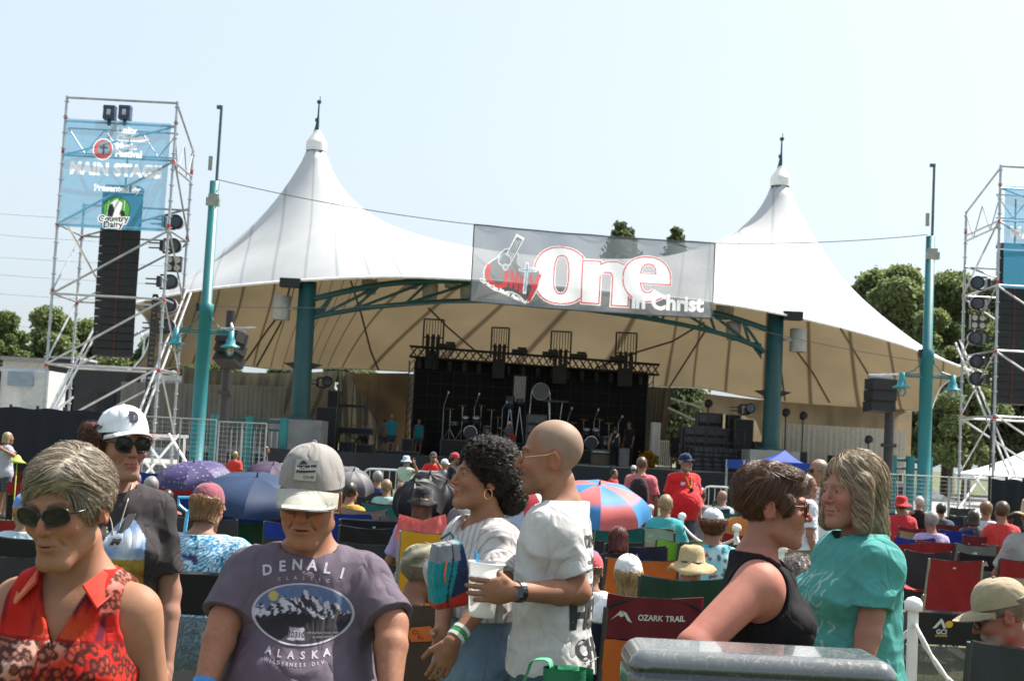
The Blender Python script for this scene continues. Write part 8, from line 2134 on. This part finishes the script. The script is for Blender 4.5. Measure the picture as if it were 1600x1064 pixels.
def rolled():
    D = 4.15; c = P(885, 1052, D); root = thing('rolled_mat', 'green rolled mat with strap loops at the bottom beside the bald man', 'mat', (c.x, c.y, 0)); GM = mat('green webbing', (.01, .16, .07), rough=.6, var=.1, vs=30, bump=.3, bs=200); GL = mat('light green webbing', (.10, .50, .25), rough=.6, var=.1, vs=30, bump=.3, bs=200, transl=.2)
    pts = []
    for i in range(90): a = i * .19; r_ = .078 - .0021 * i * .3; pts.append((c.x + r_ * math.cos(a), c.y + r_ * .75 * math.sin(a)))
    m = MB()
    for off in (0, .004): m.grid([[Vector((x, y + off, z)) for x, y in pts] for z in (.05, c.z + .015)])
    m.build('roll', GM, root, True); m = MB().grid([[Vector((x, y - .003, z)) for x, y in pts[60:]] for z in (c.z - .02, c.z + .022)]); m.build('inner_edge', GL, root, True)
    m = MB(); L = [P(810, 1075, D), P(822, 1050, D), P(828, 1034, D), P(842, 1030, D), P(858, 1036, D), P(858, 1075, D)]; L = [Vector(interp(L, t)) for t in np.linspace(0, 1, 24)]; m.grid([L, [p + Vector((.012, .045, .0)) for p in L]]); m.grid([[p + Vector((.0, 0, -.003)) for p in L], [p + Vector((.012, .045, -.003)) for p in L]]); m.build('strap_loop', GL, root, True)
rolled()
m = MB(); a = P(288, 838, 9.2)
m = MB().tube(a, a + Vector((0.01, 0, .16)), .012); m.path([a + Vector((.01, 0, .16)), a + Vector((-.05, 0, .20)), a + Vector((-.055, 0, .25)), a + Vector((.065, 0, .255)), a + Vector((.065, 0, .20))], .011, n=6, closed=True)
m.tube(a, (a.x, a.y, .05), .012); m.box((a.x, a.y, .1), (.12, .02, .18)); tag(m.build('beach_shovel', mat('light blue plastic', (.10, .42, .70), rough=.4)), 'light blue beach shovel standing up behind the palm-leaf top', 'shovel')
c = P(27, 719, 17); tag(MB().lathe([(.001, .07), (.03, .05), (.06, .0), (.11, -.03), (.001, -.03)], c, 16).tube(c, (c.x, c.y, 0), .006).build('garden_stake_hat', mat('lime plastic', (.45, .55, .05), rough=.5), None, True), 'small lime green cone on a stake in front of the dark fence', 'cone')
# cups, bags and bottles strewn between the chairs
BAGC = [('charcoal', 1270, 1000, 5.0, 'dark handbag just right of the black tank top'), ('grey', 725, 815, 11.5, 'grey bag standing left of the curly-haired woman')]
for c, x, y, D, lb in BAGC:
    p = P(x, y, D); p.z = max(p.z, .14) if y > 900 and D > 5.5 else p.z
    if p.z > .5 and D < 6: pass
    def f(q, p=p): return ell(q, tuple(p), (.15, .10, .13)) + .012 * wav(q, 18, 2)
    V, F = surface_nets(f, np.array(p) - .2, np.array(p) + .2, .009); root = thing('bag', lb, 'bag', (p.x, p.y, p.z)); add_mesh('sack', V, F, clothm(c), root, True); MB().path([p + Vector((-.08, 0, .1)), p + Vector((-.05, 0, .22)), p + Vector((.05, 0, .22)), p + Vector((.08, 0, .1))], .008, n=5).build('bag_handle', clothm('black'), root)
# packed rows of small chairs further off
cols = ['navy', 'charcoal', 'black', 'maroon', 'blue', 'green', 'red', 'grey', 'tan', 'red', 'teal', 'red', 'blue', 'lime']; r_ = random.Random(4)
ORD = ['first', 'second', 'third', 'fourth', 'fifth', 'sixth', 'seventh', 'eighth', 'ninth', 'tenth', 'eleventh', 'twelfth']
for D, rown in ((12.6, 'nearest'), (14.6, 'second'), (17, 'middle'), (20, 'fourth'), (23.5, 'farthest')):
    cnt = {}
    x = 195 + r_.uniform(0, 30)
    while x < 1600:
        if not (1035 < x < 1105 and D > 14) and not (x > 1400 and D < 16):
            c = r_.choice(cols)
            if r_.random() < .85:
                cnt[c] = cnt.get(c, 0) + 1
                chair(x, hor(x) + (CAMH - .88) * FPX / D, .55 * FPX / D, c, r_.choice((c, 'charcoal')), 'q', '%s small %s chair from the left in the %s of the packed middle rows' % (ORD[cnt[c] - 1], c, rown), D=D, group='small chairs packed in the middle distance')
        x += FPX / D * r_.uniform(.60, .85)
# grass blades on the near lawn
def grass():
    r = np.random.RandomState(8); n = 46000; X = r.uniform(-3.6, 5.2, n); Y = 4 + 9 * r.uniform(0, 1, n) ** 1.3; X = X * Y / 7
    h = r.uniform(.02, .065, n); a = r.uniform(0, 6.28, n); w_ = .0035; dx, dy = np.cos(a) * w_, np.sin(a) * w_; lx, ly = r.normal(size=n) * .02, r.normal(size=n) * .02
    V = np.zeros((n, 3, 3)); V[:, 0] = np.stack([X - dx, Y - dy, 0 * X], 1); V[:, 1] = np.stack([X + dx, Y + dy, 0 * X], 1); V[:, 2] = np.stack([X + lx, Y + ly, h], 1); F = np.arange(n * 3).reshape(n, 3)
    sh = np.repeat(r.uniform(.5, 1.7, n), 3); o = add_mesh('grass', V.reshape(-1, 3), F, leafmat('grass blade', (.10, .13, .03)), None, attrs={'shade': sh}); tag(o, kind='stuff')
grass()
